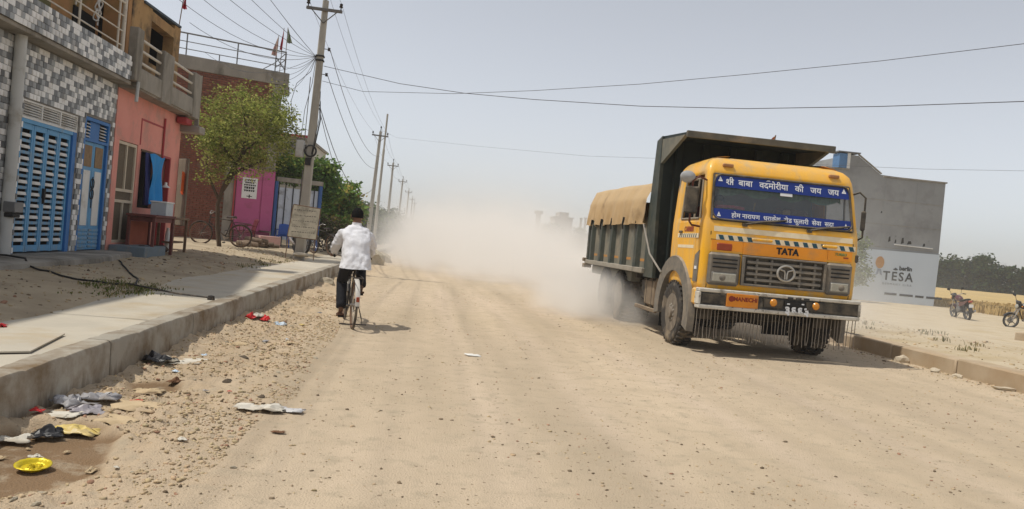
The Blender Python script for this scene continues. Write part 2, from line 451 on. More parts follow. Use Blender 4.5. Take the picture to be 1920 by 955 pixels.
# right kerb ---------------------------------------------------------------------------
kerb2 = kind(thing('right_kerb', '', ''), 'structure'); del kerb2['label'], kerb2['category']; kerb2.name = 'sandy_kerb'; ROOT['sandy_kerb'] = (0, 0, 0)
y = 3.0; i = 0
while y < 70:
    l = 1.25 if 13 < y < 15.5 else random.uniform(1.5, 1.75); t = random.uniform(-.012, .012); dz = random.uniform(-.012, .012)
    if 13.2 < y < 14.6: t += .05; dz -= .03
    MB().bx(8.28 + t, 8.66, y + .008, y + l - .008, -.1, .255 + dz, .022).build('kerb_block', m_kerb2, kerb2)
    y += l

MB().bx(8.25, 9.2, 69.9, 300, -.15, .235).build('kerb_block', m_kerb2, kerb2)

# soil bank between the left pavement and the houses ------------------------------------


def bankz(X, Y):
    edge = -3.75 + .30 * fbm(X * 0, Y, .5, 3, 41) - .25 * np.clip((Y - 13) / 3, 0, 1) * np.clip((22 - Y) / 4, 0, 1) - .25 * np.exp(-((Y - 13.6) / 1.6) ** 2)
    d = np.clip((edge - X), -.6, 5)
    top = .50 + .06 * np.clip((Y - 19) / 6, 0, 1)
    z = .335 + np.where(d > 0, (top - .335) * (1 - np.exp(-d / 1.3)), d * .15)
    z = z + .035 * fbm(X, Y, .9, 3, 42) * np.clip(d * 2, 0, 1) + .018 * fbm(X, Y, 3.5, 3, 43) * np.clip(d * 2 + .3, 0, 1)
    far = np.clip((Y - 30) / 12, 0, 1)
    return z * (1 - far) + far * (.34 + .05 * fbm(X, Y, .5, 3, 44))


np_sheet('bank', np.concatenate([np.linspace(-60, -10, 20), np.arange(-9.6, -2.9, .07)]), np.concatenate([np.arange(4.2, 32, .09), np.arange(32, 110, .8)]), bankz, m_bank)
kind(bpy.data.objects['bank'], 'structure')


# right verge ---------------------------------------------------------------------------
def vergez(X, Y):
    f = np.clip((X - 10.5) / 6, 0, 1); far = np.clip((Y - 30) / 10, 0, 1) * np.clip((X - 16) / 4, 0, 1)
    z = .245 + (.06 * fbm(X, Y, .45, 3, 51) + .05 * fbm(X, Y, 2.3, 3, 52)) * np.clip((X - 8.6) / .8, .15, 1)
    return z * (1 - f * f * (3 - 2 * f)) + f * f * (3 - 2 * f) * (-.08 + .03 * fbm(X, Y, .4, 2, 53) + .13 * far)


np_sheet('verge', np.concatenate([np.arange(8.6, 20, .12), np.arange(20, 60, .8)]), np.concatenate([np.arange(2, 34, .14), np.arange(34, 60, .8), np.arange(60, 200, 5)]), vergez, m_sand)
kind(bpy.data.objects['verge'], 'structure')
lk = thing('low_kerb', '', ''); del lk['label'], lk['category']; kind(lk, 'structure')
dv = Vector((.95, -1.25, 0)).normalized(); nv = Vector((dv.y, -dv.x, 0))
for k in range(3, 10):
    c = Vector((16.6, 22.75, -.06)) + dv * (k * .72 - .3); MB().box(c, (.70, .34, .42), Matrix.Rotation(math.atan2(dv.y, dv.x), 3, 'Z'), .02).build('kerb_block', m_kerb2, lk)

# field ----------------------------------------------------------------------------------
fld = np_sheet('wheat_field', np.concatenate([np.linspace(28, 60, 60), np.linspace(61, 260, 60)]), np.concatenate([np.linspace(37.5, 70, 70), np.linspace(71, 131, 40)]),
               lambda X, Y: (.50 + .10 * fbm(X, Y, .25, 3, 61) + .06 * fbm(X, Y, 1.5, 2, 62)) * np.clip((X - 28) / .8, 0, 1) * np.clip((Y - 37.5) / .8, 0, 1) - .17, m_wheat); kind(fld, 'structure')
mb = MB()
for k in range(15000):
    t = random.random(); yy = 33.5 + 12 * t ** 1.6; xx = random.uniform(27.8, 30 + (yy - 30) * 1.2 + 7)
    yy += .5 * mnoise.noise((xx * .4, 2, 2))
    if xx < 28.2 + .4 * mnoise.noise((yy * .7, 5, 1)): continue
    h = random.uniform(.36, .56); a = random.uniform(0, PI); dx, dy = math.cos(a) * .022, math.sin(a) * .022; lx, ly = random.gauss(0, .07), random.gauss(0, .07)
    z0 = -.06; mb.add([(xx - dx, yy - dy, z0), (xx + dx, yy + dy, z0), (xx + lx + dx * 1.5, yy + ly + dy * 1.5, z0 + h), (xx + lx - dx * 1.5, yy + ly - dy * 1.5, z0 + h)], [(0, 1, 2, 3)])
kind(mb.build('wheat_stalks', m_straw, smooth=0, fix=False), 'stuff')

# ------------------------------------------------------------------ materials for houses
m_tw = pmat('tile_white', (.74, .73, .71), (.66, .65, .63), scale=5, rough=.45, bump=.1, rand=.16, dirt=(.36, .32, .26), dirt_amt=.25)
m_tg = pmat('tile_grey', (.33, .34, .34), (.28, .29, .295), scale=5, rough=.45, bump=.1, rand=.2, dirt=(.27, .24, .2), dirt_amt=.25)
m_td = pmat('tile_dark', (.16, .165, .17), (.13, .135, .14), scale=5, rough=.45, bump=.1, rand=.2, dirt=(.2, .18, .15), dirt_amt=.25)
m_grout = pmat('tile_grout', (.26, .25, .23), (.2, .19, .175), scale=4, rough=.9)
m_plaster = pmat('grey_plaster', (.34, .31, .26), (.25, .23, .20), scale=2.5, rough=.92, bump=.3, bscale=30, dirt=(.14, .125, .10), dirt_scale=1.4, dirt_amt=.45, stretch=(1, 1, .5))
m_blue = pmat('blue_gate_paint', (.11, .33, .57), (.09, .28, .50), scale=3, rough=.5, bump=.05, dirt=(.2, .27, .33), dirt_amt=.2)
m_blued = pmat('deep_blue_paint', (.035, .17, .45), (.03, .14, .38), scale=3, rough=.5, bump=.05)
m_white = pmat('white_paint', (.72, .71, .68), (.62, .61, .58), scale=3, rough=.6, bump=.05, dirt=(.45, .4, .33), dirt_amt=.25)
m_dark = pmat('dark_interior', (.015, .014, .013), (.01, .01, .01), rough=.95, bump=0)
m_pink = pmat('salmon_pink_wall', (.74, .32, .26), (.67, .27, .22), scale=1.5, rough=.9, bump=.15, bscale=30, dirt=(.46, .27, .22), dirt_scale=1.6, dirt_amt=.42)
m_pinkh = pmat('magenta_pink_paint', (.50, .125, .27), (.44, .105, .235), scale=1.6, rough=.85, bump=.12, dirt=(.36, .10, .19), dirt_amt=.25)
m_pinkl = pmat('pale_pink_paint', (.60, .36, .33), (.52, .31, .28), scale=3, rough=.9, bump=.15, dirt=(.4, .3, .24), dirt_amt=.35)
m_red = pmat('red_frame_paint', (.40, .055, .06), (.33, .045, .05), scale=4, rough=.6, bump=.05)
m_cream = pmat('cream_frame', (.60, .52, .40), (.52, .44, .33), scale=4, rough=.7, bump=.1)
m_meshp = pmat('brown_mesh_panel', (.16, .125, .085), (.12, .095, .065), scale=20, rough=.9, bump=.3, bscale=200)
m_ochre = pmat('ochre_wall', (.44, .28, .12), (.34, .20, .09), scale=1.6, rough=.92, bump=.25, dirt=(.07, .05, .03), dirt_scale=1.5, dirt_amt=.55)
m_orange = pmat('orange_wall', (.42, .22, .09), (.33, .18, .08), scale=1.2, rough=.92, bump=.2, dirt=(.14, .12, .04), dirt_scale=.9, dirt_amt=.5)
m_brick = pmat('red_brick', (.27, .105, .07), (.17, .065, .045), scale=7, rough=.92, bump=.35, bscale=60, rand=.25, dirt=(.20, .14, .10), dirt_scale=1.3, dirt_amt=.35)
m_mortar = pmat('brick_mortar', (.27, .20, .15), (.19, .14, .105), scale=4, rough=.95)
m_steel = pmat('grey_steel_rail', (.20, .20, .20), (.15, .15, .15), scale=5, rough=.5, bump=.05, metal=.3)
m_rail = pmat('pale_pipe_rail', (.62, .58, .5), (.5, .45, .38), scale=4, rough=.5, bump=.05)
m_pvc = pmat('grey_white_pvc', (.50, .50, .48), (.43, .43, .41), scale=2, rough=.5, bump=.03, dirt=(.3, .27, .22), dirt_amt=.3)
m_wood = pmat('dark_red_wood', (.16, .05, .04), (.11, .035, .03), scale=5, rough=.7, bump=.2, stretch=(1, 1, 6))
m_woodb = pmat('brown_wood', (.20, .13, .08), (.14, .09, .055), scale=5, rough=.8, bump=.25, stretch=(1, 1, 6))
m_bluecloth = pmat('blue_cloth', (.03, .27, .62), (.025, .22, .52), scale=3, rough=.85, bump=.15, bscale=90)
m_navy = pmat('navy_cloth', (.02, .025, .12), (.015, .02, .09), scale=3, rough=.9, bump=.1)
m_bluegrey = pmat('blue_grey_plaster', (.17, .215, .25), (.14, .175, .2), scale=3, rough=.85, bump=.2, dirt=(.28, .24, .18), dirt_amt=.3)
m_black = pmat('black_rubber', (.022, .021, .02), (.015, .015, .014), scale=6, rough=.7, bump=.1)
m_lamp = pmat('white_plastic', (.78, .78, .76), (.7, .7, .68), rough=.4, bump=0)



def chips(m, sc, col, th):
    t = m.node_tree; N = t.nodes; L = t.links; b = N['Principled BSDF']; src = b.inputs['Base Color'].links[0].from_socket
    tc = N.new('ShaderNodeTexCoord'); n = N.new('ShaderNodeTexNoise'); n.inputs['Scale'].default_value = sc; n.inputs['Detail'].default_value = 5; n.inputs['Roughness'].default_value = .65; L.new(tc.outputs['Object'], n.inputs['Vector'])
    mu = N.new('ShaderNodeMapRange'); mu.inputs['From Min'].default_value = th; mu.inputs['From Max'].default_value = th + .03; mu.inputs['To Max'].default_value = .75; L.new(n.outputs['Fac'], mu.inputs['Value'])
    x = N.new('ShaderNodeMix'); x.data_type = 'RGBA'; L.new(mu.outputs[0], x.inputs['Factor']); L.new(src, x.inputs['A']); x.inputs['B'].default_value = (*col, 1); L.new(x.outputs['Result'], b.inputs['Base Color'])


foot_stain(m_pink, .35, 1.25, (.40, .27, .20)); foot_stain(m_pinkh, .8, 1.6, (.36, .17, .20)); foot_stain(m_blue, .45, 1.1, (.24, .27, .27))
chips(m_pink, 6, (.55, .45, .38), .69); chips(m_blue, 16, (.25, .22, .19), .70); chips(m_rail, 12, (.22, .12, .07), .64)
# ------------------------------------------------------------------ tiled house
X0 = -6.4
th = thing('tiled_house', 'house faced in white and grey tiles with tall blue louvred gate and small door', 'house', (X0, 14.7, 0))
mb = MB(); xb = X0 - .014
for (a, b, c, d) in ((5.5, 13.05, .2, 3.88), (15.0, 15.28, .2, 3.88), (16.42, 16.64, .2, 3.88), (13.05, 15.0, 2.98, 3.88), (15.28, 16.42, 3.05, 3.88), (13.05, 15.0, .2, .54), (15.28, 16.42, .2, .54)):
    mb.bx(X0 - .30, xb, a, b, c, d)
mb.build('wall', m_grout, th)
mb = MB(); mb.bx(-12, X0 - .31, 16.34, 16.64, .2, 3.88).bx(-12, -6.72, 5.5, 5.75, .2, 3.88).bx(-12, -6.72, 5.76, 16.3, 3.72, 3.86).build('side_wall', m_plaster, th)
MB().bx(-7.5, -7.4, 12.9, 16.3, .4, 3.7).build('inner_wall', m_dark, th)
# tiles, each one a block standing proud of the grout
TW, TH_ = .118, .094
tiles = []
me_t = [MB().box((0, 0, 0), (.018, TW - .006, TH_ - .006), None, .003).mesh('tile', [mm]) for mm in (m_tw, m_tg, m_td)]


def in_open(y, z, hw, hh):
    for (a, b, c, d) in ((13.05, 15.0, .5, 2.98), (15.28, 16.42, .5, 3.05)):
        if y + hw > a + .005 and y - hw < b - .005 and z + hh > c + .005 and z - hh < d - .005: return True
    return False


def tile_col(r, k):
    p = (k * 2 + r * 3 + int(2 * mnoise.noise((r * .9, k * .9, 1.5)))) % 7
    return 0 if p in (0, 3, 5) else (1 if p in (1, 4) else 2)


r = 0; z = .60
while z < 3.84:
    k = 0; yy = 5.6 + (r % 3) * TW * .37
    while yy < 16.57:
        if not in_open(yy, z, TW / 2, TH_ / 2): tiles.append((X0, yy, z, tile_col(r, k)))
        elif not in_open(yy, z, TW / 8, TH_ / 2): tiles.append((X0, yy, z, 3 + tile_col(r, k)))
        yy += TW; k += 1
    z += TH_; r += 1
XB = -6.07
r = 0; z = 3.97
while z < 4.36:
    k = 0; yy = 5.6 + (r % 2) * TW * .45
    while yy < 16.3: tiles.append((XB, yy, z, tile_col(r + 5, k + 3))); yy += TW; k += 1
    z += TH_; r += 1
tiles.sort(key=lambda t: (t[3] >= 3) * 100 + (t[1] < 12.3) * 50 + t[1])
stuff = MB()
for n, (xx, yy, z, c) in enumerate(tiles):
    px = random.uniform(-.003, .003)
    if n < 290 and c < 3: piece('tile', me_t[c], th, (xx + px, yy, z))
    else:
        stuff.cur = c % 3; stuff.box((xx + px, yy, z), (.018, (TW if c < 3 else TW * .45) - .006, TH_ - .006))
kind(stuff.build('small_tiles', [m_tw, m_tg, m_td], th, smooth=0), 'stuff')
# balcony slab, parapet core, railing
MB().bx(-6.40, -6.10, 5.5, 16.45, 3.86, 3.93, .01).bx(-7.6, -6.405, 5.5, 16.64, 3.885, 4.0).build('balcony_slab', m_plaster, th)
MB().bx(-6.22, XB - .012, 5.5, 16.32, 3.935, 4.375, .006).build('parapet', m_grout, th)
mb = MB()
for z in (4.52, 4.79, 5.08): mb.tube([(-6.14, 5.5, z), (-6.14, 15.94, z)], .014, 6)
mb.build('rail', m_rail, th)
MB().tube([(-6.14, 5.5, 5.33), (-6.14, 15.98, 5.33)], .026, 8).build('handrail', m_rail, th)
pm = MB().tube([(0, 0, 4.37), (0, 0, 5.33)], .022, 8).mesh('rail_post', m_rail)
for yy in (12.2, 14.08, 15.72): piece('rail_post', pm, th, (-6.14, yy, 0))
MB().tube([(-6.14, 15.96, 4.37), (-6.14, 15.96, 5.42)], .04, 10).build('rail_post', m_rail, th)
# upper storey
MB().bx(-12, -7.2, 5.5, 17.4, 4.0, 7.7).build('upper_wall', m_orange, th)
MB().prism([(-12, 10.5), (-7.55, 10.5), (-7.5, 11.0), (-8.35, 16.9), (-12, 16.9)], 7.702, 10.2).build('stair_tower', m_ochre, th)
MB().bx(-7.05, -6.55, 17.42, 18.02, 3.96, 7.9, .02).build('pillar', m_ochre, th)
MB().bx(-7.06, -6.56, 17.24, 17.41, 4.0, 7.9, .01).build('pillar', m_orange, th)
MB().bx(-7.23, -7.17, 16.2, 17.2, 4.1, 5.25).build('doorway', m_dark, th)
MB().bx(-7.19, -7.13, 14.6, 15.2, 4.02, 5.9, .01).build('shutter', pmat('olive_paint', (.16, .15, .06), (.12, .11, .05), scale=2, rough=.85), th)
for (yy, zz) in ((15.75, 5.55), (16.75, 5.42)):
    mb = MB()
    for s in (-1, 1):
        for q in (-.16, 0.0, .16):
            pts = [(-6.95 + .03 * math.sin(a * 2), yy + s * (.05 + .07 * math.sin(a)) + q * .3, zz + q * 1.3 + .12 * math.cos(a)) for a in [j * PI / 6 for j in range(11)]]
            mb.tube(pts, .014, 5)
    mb.tube([(-6.95, yy, zz - .4), (-6.95, yy, zz + .5)], .016, 6)
    mb.build('window_grille', m_white, th)
# corner column with drain pipe
MB().bx(-6.5, -6.24, 12.25, 12.46, 3.9, 6.6, .01).build('corner_column', m_tg, th)
pp = MB().tube([(-6.31, 12.64, .5), (-6.31, 12.64, 3.86)], .085, 14).build('drain_pipe', m_pvc, th)
MB().tube([(-6.31, 12.64, 2.66), (-6.31, 12.64, 2.78)], .096, 14).build('pipe_collar', m_pvc, pp)
MB().box((-6.24, 12.66, 1.28), (.17, .26, .16), None, .01).build('pipe_clamp', m_steel, pp)
MB().box((-6.24, 12.64, 1.16), (.13, .22, .07), None, .01).build('pipe_bracket', m_black, pp)
# louvre vent over the gate
vf = MB(); xv = X0 - .05
for z in (2.70, 2.965): vf.bx(xv - .03, xv + .03, 13.05, 15.0, z - .015, z + .015)
for yy in (13.06, 13.70, 14.35, 14.985): vf.bx(xv - .031, xv + .031, yy - .018, yy + .018, 2.716, 2.949)
vent = vf.build('vent', m_white, th)
sl = MB().box((0, 0, 0), (.05, .60, .012), Matrix.Rotation(math.radians(35), 3, 'Y')).mesh('louvre', m_white)
for c in (13.38, 14.025, 14.665):
    for k in range(6): piece('louvre', sl, vent, (xv, c, 2.735 + k * .040))
# the gate: four leaves
xg = X0 - .07
MB().bx(xg - .05, xg + .05, 13.05, 13.10, .54, 2.68, .004).bx(xg - .05, xg + .05, 13.10, 14.86, 2.62, 2.683, .004).build('gate_frame', m_blue, th)
MB().bx(xg - .05, xg + .055, 14.86, 15.0, .54, 2.683, .004).build('gate_jamb', m_blued, th)
yl = 13.105; lw = .4375
sw = MB().box((0, 0, 0), (.014, lw - .135, .052), Matrix.Rotation(math.radians(-14), 3, 'Y')).mesh('slat', m_white)
sb = MB().box((0, 0, 0), (.02, lw - .135, .048)).mesh('bar', m_blue)
for k in range(4):
    a = yl + k * lw; mb = MB()
    for yy in (a + .035, a + lw - .035): mb.bx(xg - .02, xg + .02, yy - .03, yy + .03, .56, 2.615, .004)
    for z in (.62, 2.58): mb.bx(xg - .019, xg + .019, a + .066, a + lw - .066, z - .05, z + .05)
    leaf = mb.build('gate_leaf', m_blue, th)
    for j in range(10):
        z = .755 + j * .187
        piece('slat', sw, leaf, (xg, a + lw / 2, z))
        if j < 9: piece('bar', sb, leaf, (xg, a + lw / 2, z + .095))
MB().bx(xg + .02, xg + .06, 14.0 - .05, 14.0 + .01, 1.45, 1.62).tube([(xg + .05, 13.96, 1.36), (xg + .05, 13.96, 1.5)], .02, 6).build('gate_latch', m_black, th)
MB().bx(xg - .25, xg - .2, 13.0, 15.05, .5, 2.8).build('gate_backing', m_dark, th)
# small door
xd = X0 - .06; mb = MB()
for yy in (15.31, 16.375): mb.bx(xd - .05, xd + .05, yy - .03, yy + .04, .54, 3.04, .004)
mb.bx(xd - .049, xd + .049, 15.35, 16.345, 2.98, 3.04).bx(xd - .049, xd + .049, 15.35, 16.345, 2.60, 2.65)
mb.build('door_frame', m_blued, th)
MB().bx(xd - .03, xd + .0, 15.62, 16.05, 2.655, 2.975).build('transom_panel', m_blued, th)
for (a, b) in ((15.36, 15.61), (16.06, 16.34)):
    tv = MB().bx(xd - .04, xd - .03, a, b, 2.655, 2.975).build('transom_vent', m_dark, th)
    slt = MB().box((0, 0, 0), (.04, b - a, .010), Matrix.Rotation(math.radians(35), 3, 'Y')).mesh('louvre', m_white)
    for k in range(5): piece('louvre', slt, tv, (xd, (a + b) / 2, 2.69 + k * .06))
for (a, b) in ((15.36, 15.845), (15.855, 16.34)):
    lf = MB().bx(xd - .03, xd, a, b, .56, 2.595).build('door_leaf', m_blue, th)
    MB().bx(xd, xd + .012, a + .07, b - .07, 2.13, 2.53, .003).build('mesh_panel', pmat('rusty_mesh', (.30, .20, .11), (.22, .15, .09), scale=12, rough=.9, bump=.3, bscale=150), lf)
    MB().bx(xd, xd + .014, a + .11, b - .09, 1.02, 2.06, .004).build('door_panel', m_white, lf)
    rib = MB().bx(0, .02, a + .03, b - .03, 0, .045, .005).mesh('rib', m_blue, off=(0, (a + b) / 2, 0))
    for k in range(5): piece('rib', rib, lf, (xd, (a + b) / 2, .60 + k * .078))
mb = MB()
for s in (-1, 1):
    for j in range(2): mb.tube([(xd + .03, 15.85 + s * (.03 + .05 * math.sin(a)), 1.62 + j * .2 + .09 * math.cos(a)) for a in [i * PI / 6 for i in range(9)]], .009, 5)
mb.tube([(xd + .03, 15.85, 1.35), (xd + .03, 15.85, 1.95)], .010, 5).build('door_handle', m_black, th)
# concrete ledge in front
mb = MB(); rg = []
for k in range(60):
    yy = 5.5 + k * (16.75 - 5.5) / 59; e = -5.55 - .35 * max(0, (yy - 14.2) / 2.5) + .06 * mnoise.noise((yy * 2.3, 0, 4))
    rg.append([Vector((e + .05, yy, .30)), Vector((e + .03 * mnoise.noise((yy * 4, 2, 4)), yy, .515)), Vector((e - .04, yy, .535)), Vector((-6.9, yy, .54)), Vector((-6.9, yy, .30))])
mb.loft(rg, True, True).build('front_ledge', m_plaster, th, smooth=30)

# ------------------------------------------------------------------ pink shop
ps = thing('pink_shop', 'salmon pink shop with grey concrete balcony and white pipe rails', 'shop', (X0, 18.7, 0))
mb = MB()
for (a, b, c, d) in ((16.65, 16.90, .3, 3.82), (17.95, 18.15, .3, 3.82), (19.35, 19.54, .3, 3.82), (20.12, 20.75, .3, 3.82), (16.90, 17.95, 2.80, 3.82), (16.90, 17.95, .3, .68), (18.15, 19.35, 2.72, 3.82), (18.15, 19.35, .3, 1.45), (19.54, 20.12, 2.73, 3.82), (19.54, 20.12, .3, .5)):
    mb.bx(-6.62, X0, a, b, c, d)
mb.build('wall', m_pink, ps)
MB().bx(-12, -6.63, 20.5, 20.75, .3, 3.82).build('side_wall', m_pink, ps)
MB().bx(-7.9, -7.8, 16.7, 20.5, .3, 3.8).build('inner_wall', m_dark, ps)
MB().bx(-7.8, -6.63, 16.8, 20.45, .38, .50).build('inner_floor', m_plaster, ps)
mb = MB()  # raised dark-red mouldings
for (a, b, c, d) in ((18.02, 18.06, 2.82, 3.36), (18.02, 19.5, 3.36, 3.40)): mb.bx(X0 - .01, X0 + .012, a, b, c, d)
mb.build('moulding', m_red, ps)
MB().tube([(X0 + .03, 19.44, .5), (X0 + .03, 19.44, 3.6)], .025, 8).build('conduit', m_red, ps)
sd_ = MB(); xs_ = X0 - .05
for yy in (16.93, 17.92): sd_.bx(xs_ - .03, xs_ + .03, yy - .03, yy + .03, .68, 2.79, .004)
for z in (.71, 1.55, 1.78, 2.76): sd_.bx(xs_ - .028, xs_ + .028, 16.96, 17.89, z - .03, z + .03)
for z0, z1 in ((.74, 1.52), (1.81, 2.73)): sd_.bx(xs_ - .026, xs_ + .026, 17.40, 17.45, z0, z1)
sdo = sd_.build('screen_door', m_cream, ps)
for z0, z1 in ((.74, 1.52), (1.58, 1.75), (1.81, 2.73)):
    for a, b in (((16.965, 17.395), (17.455, 17.885)) if z0 != 1.58 else ((16.965, 17.885),)): MB().bx(xs_ - .015, xs_ - .005, a, b, z0, z1).build('mesh_panel', m_meshp, sdo)
MB().bx(X0 - .2, X0 - .17, 18.1, 19.4, 1.4, 2.75).build('window_recess', m_dark, ps)
MB().bx(X0 - .02, X0 + .02, 18.12, 19.38, 2.69, 2.74).build('window_head', m_woodb, ps)
df = MB()
for yy in (19.555, 20.105): df.bx(X0 - .1, X0 + .015, yy - .03, yy + .03, .5, 2.73, .004)
df.bx(X0 - .1, X0 + .014, 19.585, 20.075, 2.69, 2.74).build('door_frame', m_red, ps)
MB().box((-6.32, 20.95, 1.95), (.05, .55, 1.7), Matrix.Rotation(math.radians(40), 3, 'Z'), .01).build('door_leaf', pmat('grey_brown_door', (.22, .19, .14), (.17, .15, .11), scale=3, rough=.8), ps)
MB().bx(-6.38, -5.66, 16.72, 17.98, .28, .655, .012).build('plinth', m_bluegrey, ps)
# balcony
MB().bx(-7.6, -6.06, 16.66, 20.78, 3.825, 3.95, .01).build('balcony_slab', m_plaster, ps)
MB().bx(-6.14, -6.02, 16.62, 20.78, 3.86, 4.26, .012).build('balcony_beam', m_plaster, ps)
for (a, b, zt) in ((16.36, 16.68, 5.0), (17.95, 18.62, 4.90), (20.24, 20.74, 4.90)):
    MB().bx(-6.18, -6.0, a, b, 3.80 if a > 17 else 3.95, zt, .015).build('balcony_post', m_plaster, ps)
MB().bx(-6.10, -6.0, 20.74, 20.80, 3.5, 4.92).build('balcony_post', m_plaster, ps)
pr = {}
for (a, b) in ((16.68, 17.95), (18.62, 20.24)):
    mm = MB().tube([(0, a, 0), (0, b, 0)], .03, 8).mesh('balcony_rail', m_rail)
    for z in (4.38, 4.62, 4.84): piece('balcony_rail', mm, ps, (-6.09, 0, z))
MB().tube([(-6.0, 16.52, 3.55), (-6.0, 16.55, 3.95)], .035, 8).build('spout', m_pvc, ps)
MB().box((-6.2, 20.9, 3.55), (.55, .5, .18), None, .02).build('corbel', m_plaster, ps)
MB().box((-6.25, 20.45, 3.70), (.25, .45, .16), None, .02).build('corbel', m_red, ps)
# low ruined upper room behind the balcony
mb = MB()
mb.bx(-6.85, -6.6, 18.05, 18.7, 3.95, 5.95).bx(-6.85, -6.6, 20.25, 20.72, 3.95, 6.02).bx(-6.85, -6.6, 18.7, 20.25, 5.68, 5.9).bx(-6.85, -6.6, 18.7, 20.25, 3.95, 4.75)
mb.build('upper_wall', m_ochre, ps)
MB().bx(-7.7, -7.6, 18.0, 20.7, 3.95, 5.9).build('upper_back_wall', m_dark, ps)
MB().bx(-7.7, -6.86, 20.45, 20.7, 3.95, 5.9).build('upper_side_wall', m_dark, ps)
MB().box((-7.3, 19.35, 5.99), (1.5, 2.5, .05), Matrix.Rotation(math.radians(2), 3, 'X')).build('roof_sheet', pmat('blue_black_sheet', (.05, .07, .09), (.035, .05, .065), rough=.6), ps)
# cloth, table, bench and the things on them
hc = MB()
hc.grid(lambda u, v: Vector((X0 + .10 + .035 * math.sin(u * 17 + v * 2) * (.3 + v) + .03 * v, 18.13 + .40 * u - .06 * v * u, 2.68 - 1.16 * v)), 10, 14).build('cloth', m_navy, origin=(X0, 18.2, 2.6), smooth=180)
tag(bpy.data.objects['cloth'], 'dark navy cloth hanging at the left of the pink shop window', 'cloth')
hc = MB().grid(lambda u, v: Vector((X0 + .13 + .045 * math.sin(u * 13 + v * 3) * (.25 + v) + .05 * math.sin(v * 5 + u * 3), 18.32 + .98 * u + .16 * v * (1 - u) - .12 * v * u, 2.66 - (1.10 + .05 * math.sin(u * 9)) * v + .03 * math.sin(u * 7))), 26, 22).build('cloth', m_bluecloth, origin=(X0, 18.8, 2.6), smooth=180)
tag(hc, 'bright blue cloth hung across the pink shop window', 'cloth')
tb = thing('table', 'dark red wooden table standing before the blue cloth', 'table', (-5.95, 17.9, .5))
MB().bx(-6.25, -5.65, 17.15, 18.5, 1.27, 1.32, .008).build('tabletop', m_wood, tb)
lg = MB().bx(-.03, .03, -.03, .03, .44, 1.27, .004).mesh('leg', m_wood)
for xx in (-6.2, -5.7):
    for yy in (17.22, 18.43): piece('leg', lg, tb, (xx, yy, 0))
MB().bx(-6.2, -5.7, 17.25, 18.4, 1.17, 1.265).build('apron', m_wood, tb)
MB().bx(-6.22, -6.19, 17.3, 18.35, .62, 1.16).build('back_board', pmat('rust_red_board', (.33, .09, .05), (.26, .07, .04), scale=3, rough=.85), tb)
bn = thing('bench', 'narrow brown wooden stall bench beside the open pink shop door', 'bench', (-5.9, 19.2, .5))
MB().bx(-6.12, -5.72, 18.62, 19.75, 1.25, 1.30, .008).build('tabletop', m_woodb, bn)
lg = MB().bx(-.028, .028, -.028, .028, .44, 1.25, .004).mesh('leg', m_woodb)
for xx in (-6.07, -5.77):
    for yy in (18.68, 19.69): piece('leg', lg, bn, (xx, yy, 0))
MB().bx(-6.0, -5.8, 18.72, 19.66, .70, .74).build('stretcher', m_woodb, bn)
cb = thing('plastic_bin', 'clear plastic bin standing on the dark red table', 'bin', (-5.85, 18.2, 1.32))
mclear = pmat('milky_plastic', (.45, .50, .54), (.38, .42, .46), scale=8, rough=.3, bump=.1, bscale=20)
MB().prism([(-.16, -.24), (.16, -.24), (.16, .24), (-.16, .24)], 1.325, 1.60, T(-5.85, 18.12, 0)).build('body', mclear, cb)
MB().bx(-6.03, -5.67, 17.86, 18.38, 1.60, 1.63, .008).build('lid', m_lamp, cb)
jk = MB().grid(lambda u, v: Vector((-6.28 + .06 * math.sin(u * 5), 20.72 + .26 * u * (1 - .25 * v), 2.42 - .5 * v + .05 * math.cos(u * 6))), 8, 8).build('jacket', pmat('orange_cloth', (.70, .13, .03), (.6, .1, .02), rough=.85), origin=(-6.28, 20.8, 2.2), smooth=180)
tag(jk, 'orange red jacket hung beside the open shop door', 'jacket')
lm = MB().lathe([(.0, .12), (.03, .11), (.035, .05), (.10, .0), (.11, -.01), (.0, -.012)], 14, T(-6.33, 19.72, 2.0)).build('hanging_cup', m_lamp, origin=(-6.33, 19.72, 2.0)); tag(lm, 'white cup shaped lamp hanging in the dark doorway', 'lamp')
bt = MB().lathe([(.0, 0), (.05, 0), (.055, .02), (.055, .42), (.03, .5), (.03, .55), (.0, .55)], 12, T(-5.95, 18.95, .5)).build('bottle', m_lamp, origin=(-5.95, 18.95, .5)); tag(bt, 'tall white bottle standing under the stall bench', 'bottle')
for k in range(4):
    g = MB(); c = Vector((-5.95 + .1 * (k % 2), 17.35 + .3 * k, .57))
    g.lathe([(.0, -.08), (.12, -.06), (.17, 0), (.13, .07), (.05, .12), (.0, .12)], 9, T(*c) @ RZ(k) @ Matrix.Diagonal((1, 1.15, .8, 1)))
    o = g.build('sack', pmat('dark_sacking', (.07, .045, .03), (.05, .03, .02), scale=6, rough=.95), origin=tuple(c)); tag(o, 'small dark sack in the row lying under the red table', 'sack', 'sacks under the table')

# ------------------------------------------------------------------ brick house behind the tree
B0 = Vector((-5.9, 30.5, 0)); BD = Vector((.92, .39, 0)).normalized(); BN = Vector((BD.y, -BD.x, 0)); BANG = math.atan2(BD.y, BD.x)
R3 = Matrix.Rotation(BANG, 3, 'Z')


def BP(s, n, z): return B0 + BD * s + BN * n + Vector((0, 0, z))


def bbox_(mb, s0, s1, n0, n1, z0, z1, bev=0.0):
    return mb.box(BP((s0 + s1) / 2, (n0 + n1) / 2, (z0 + z1) / 2), (abs(s1 - s0), abs(n1 - n0), abs(z1 - z0)), R3, bev)


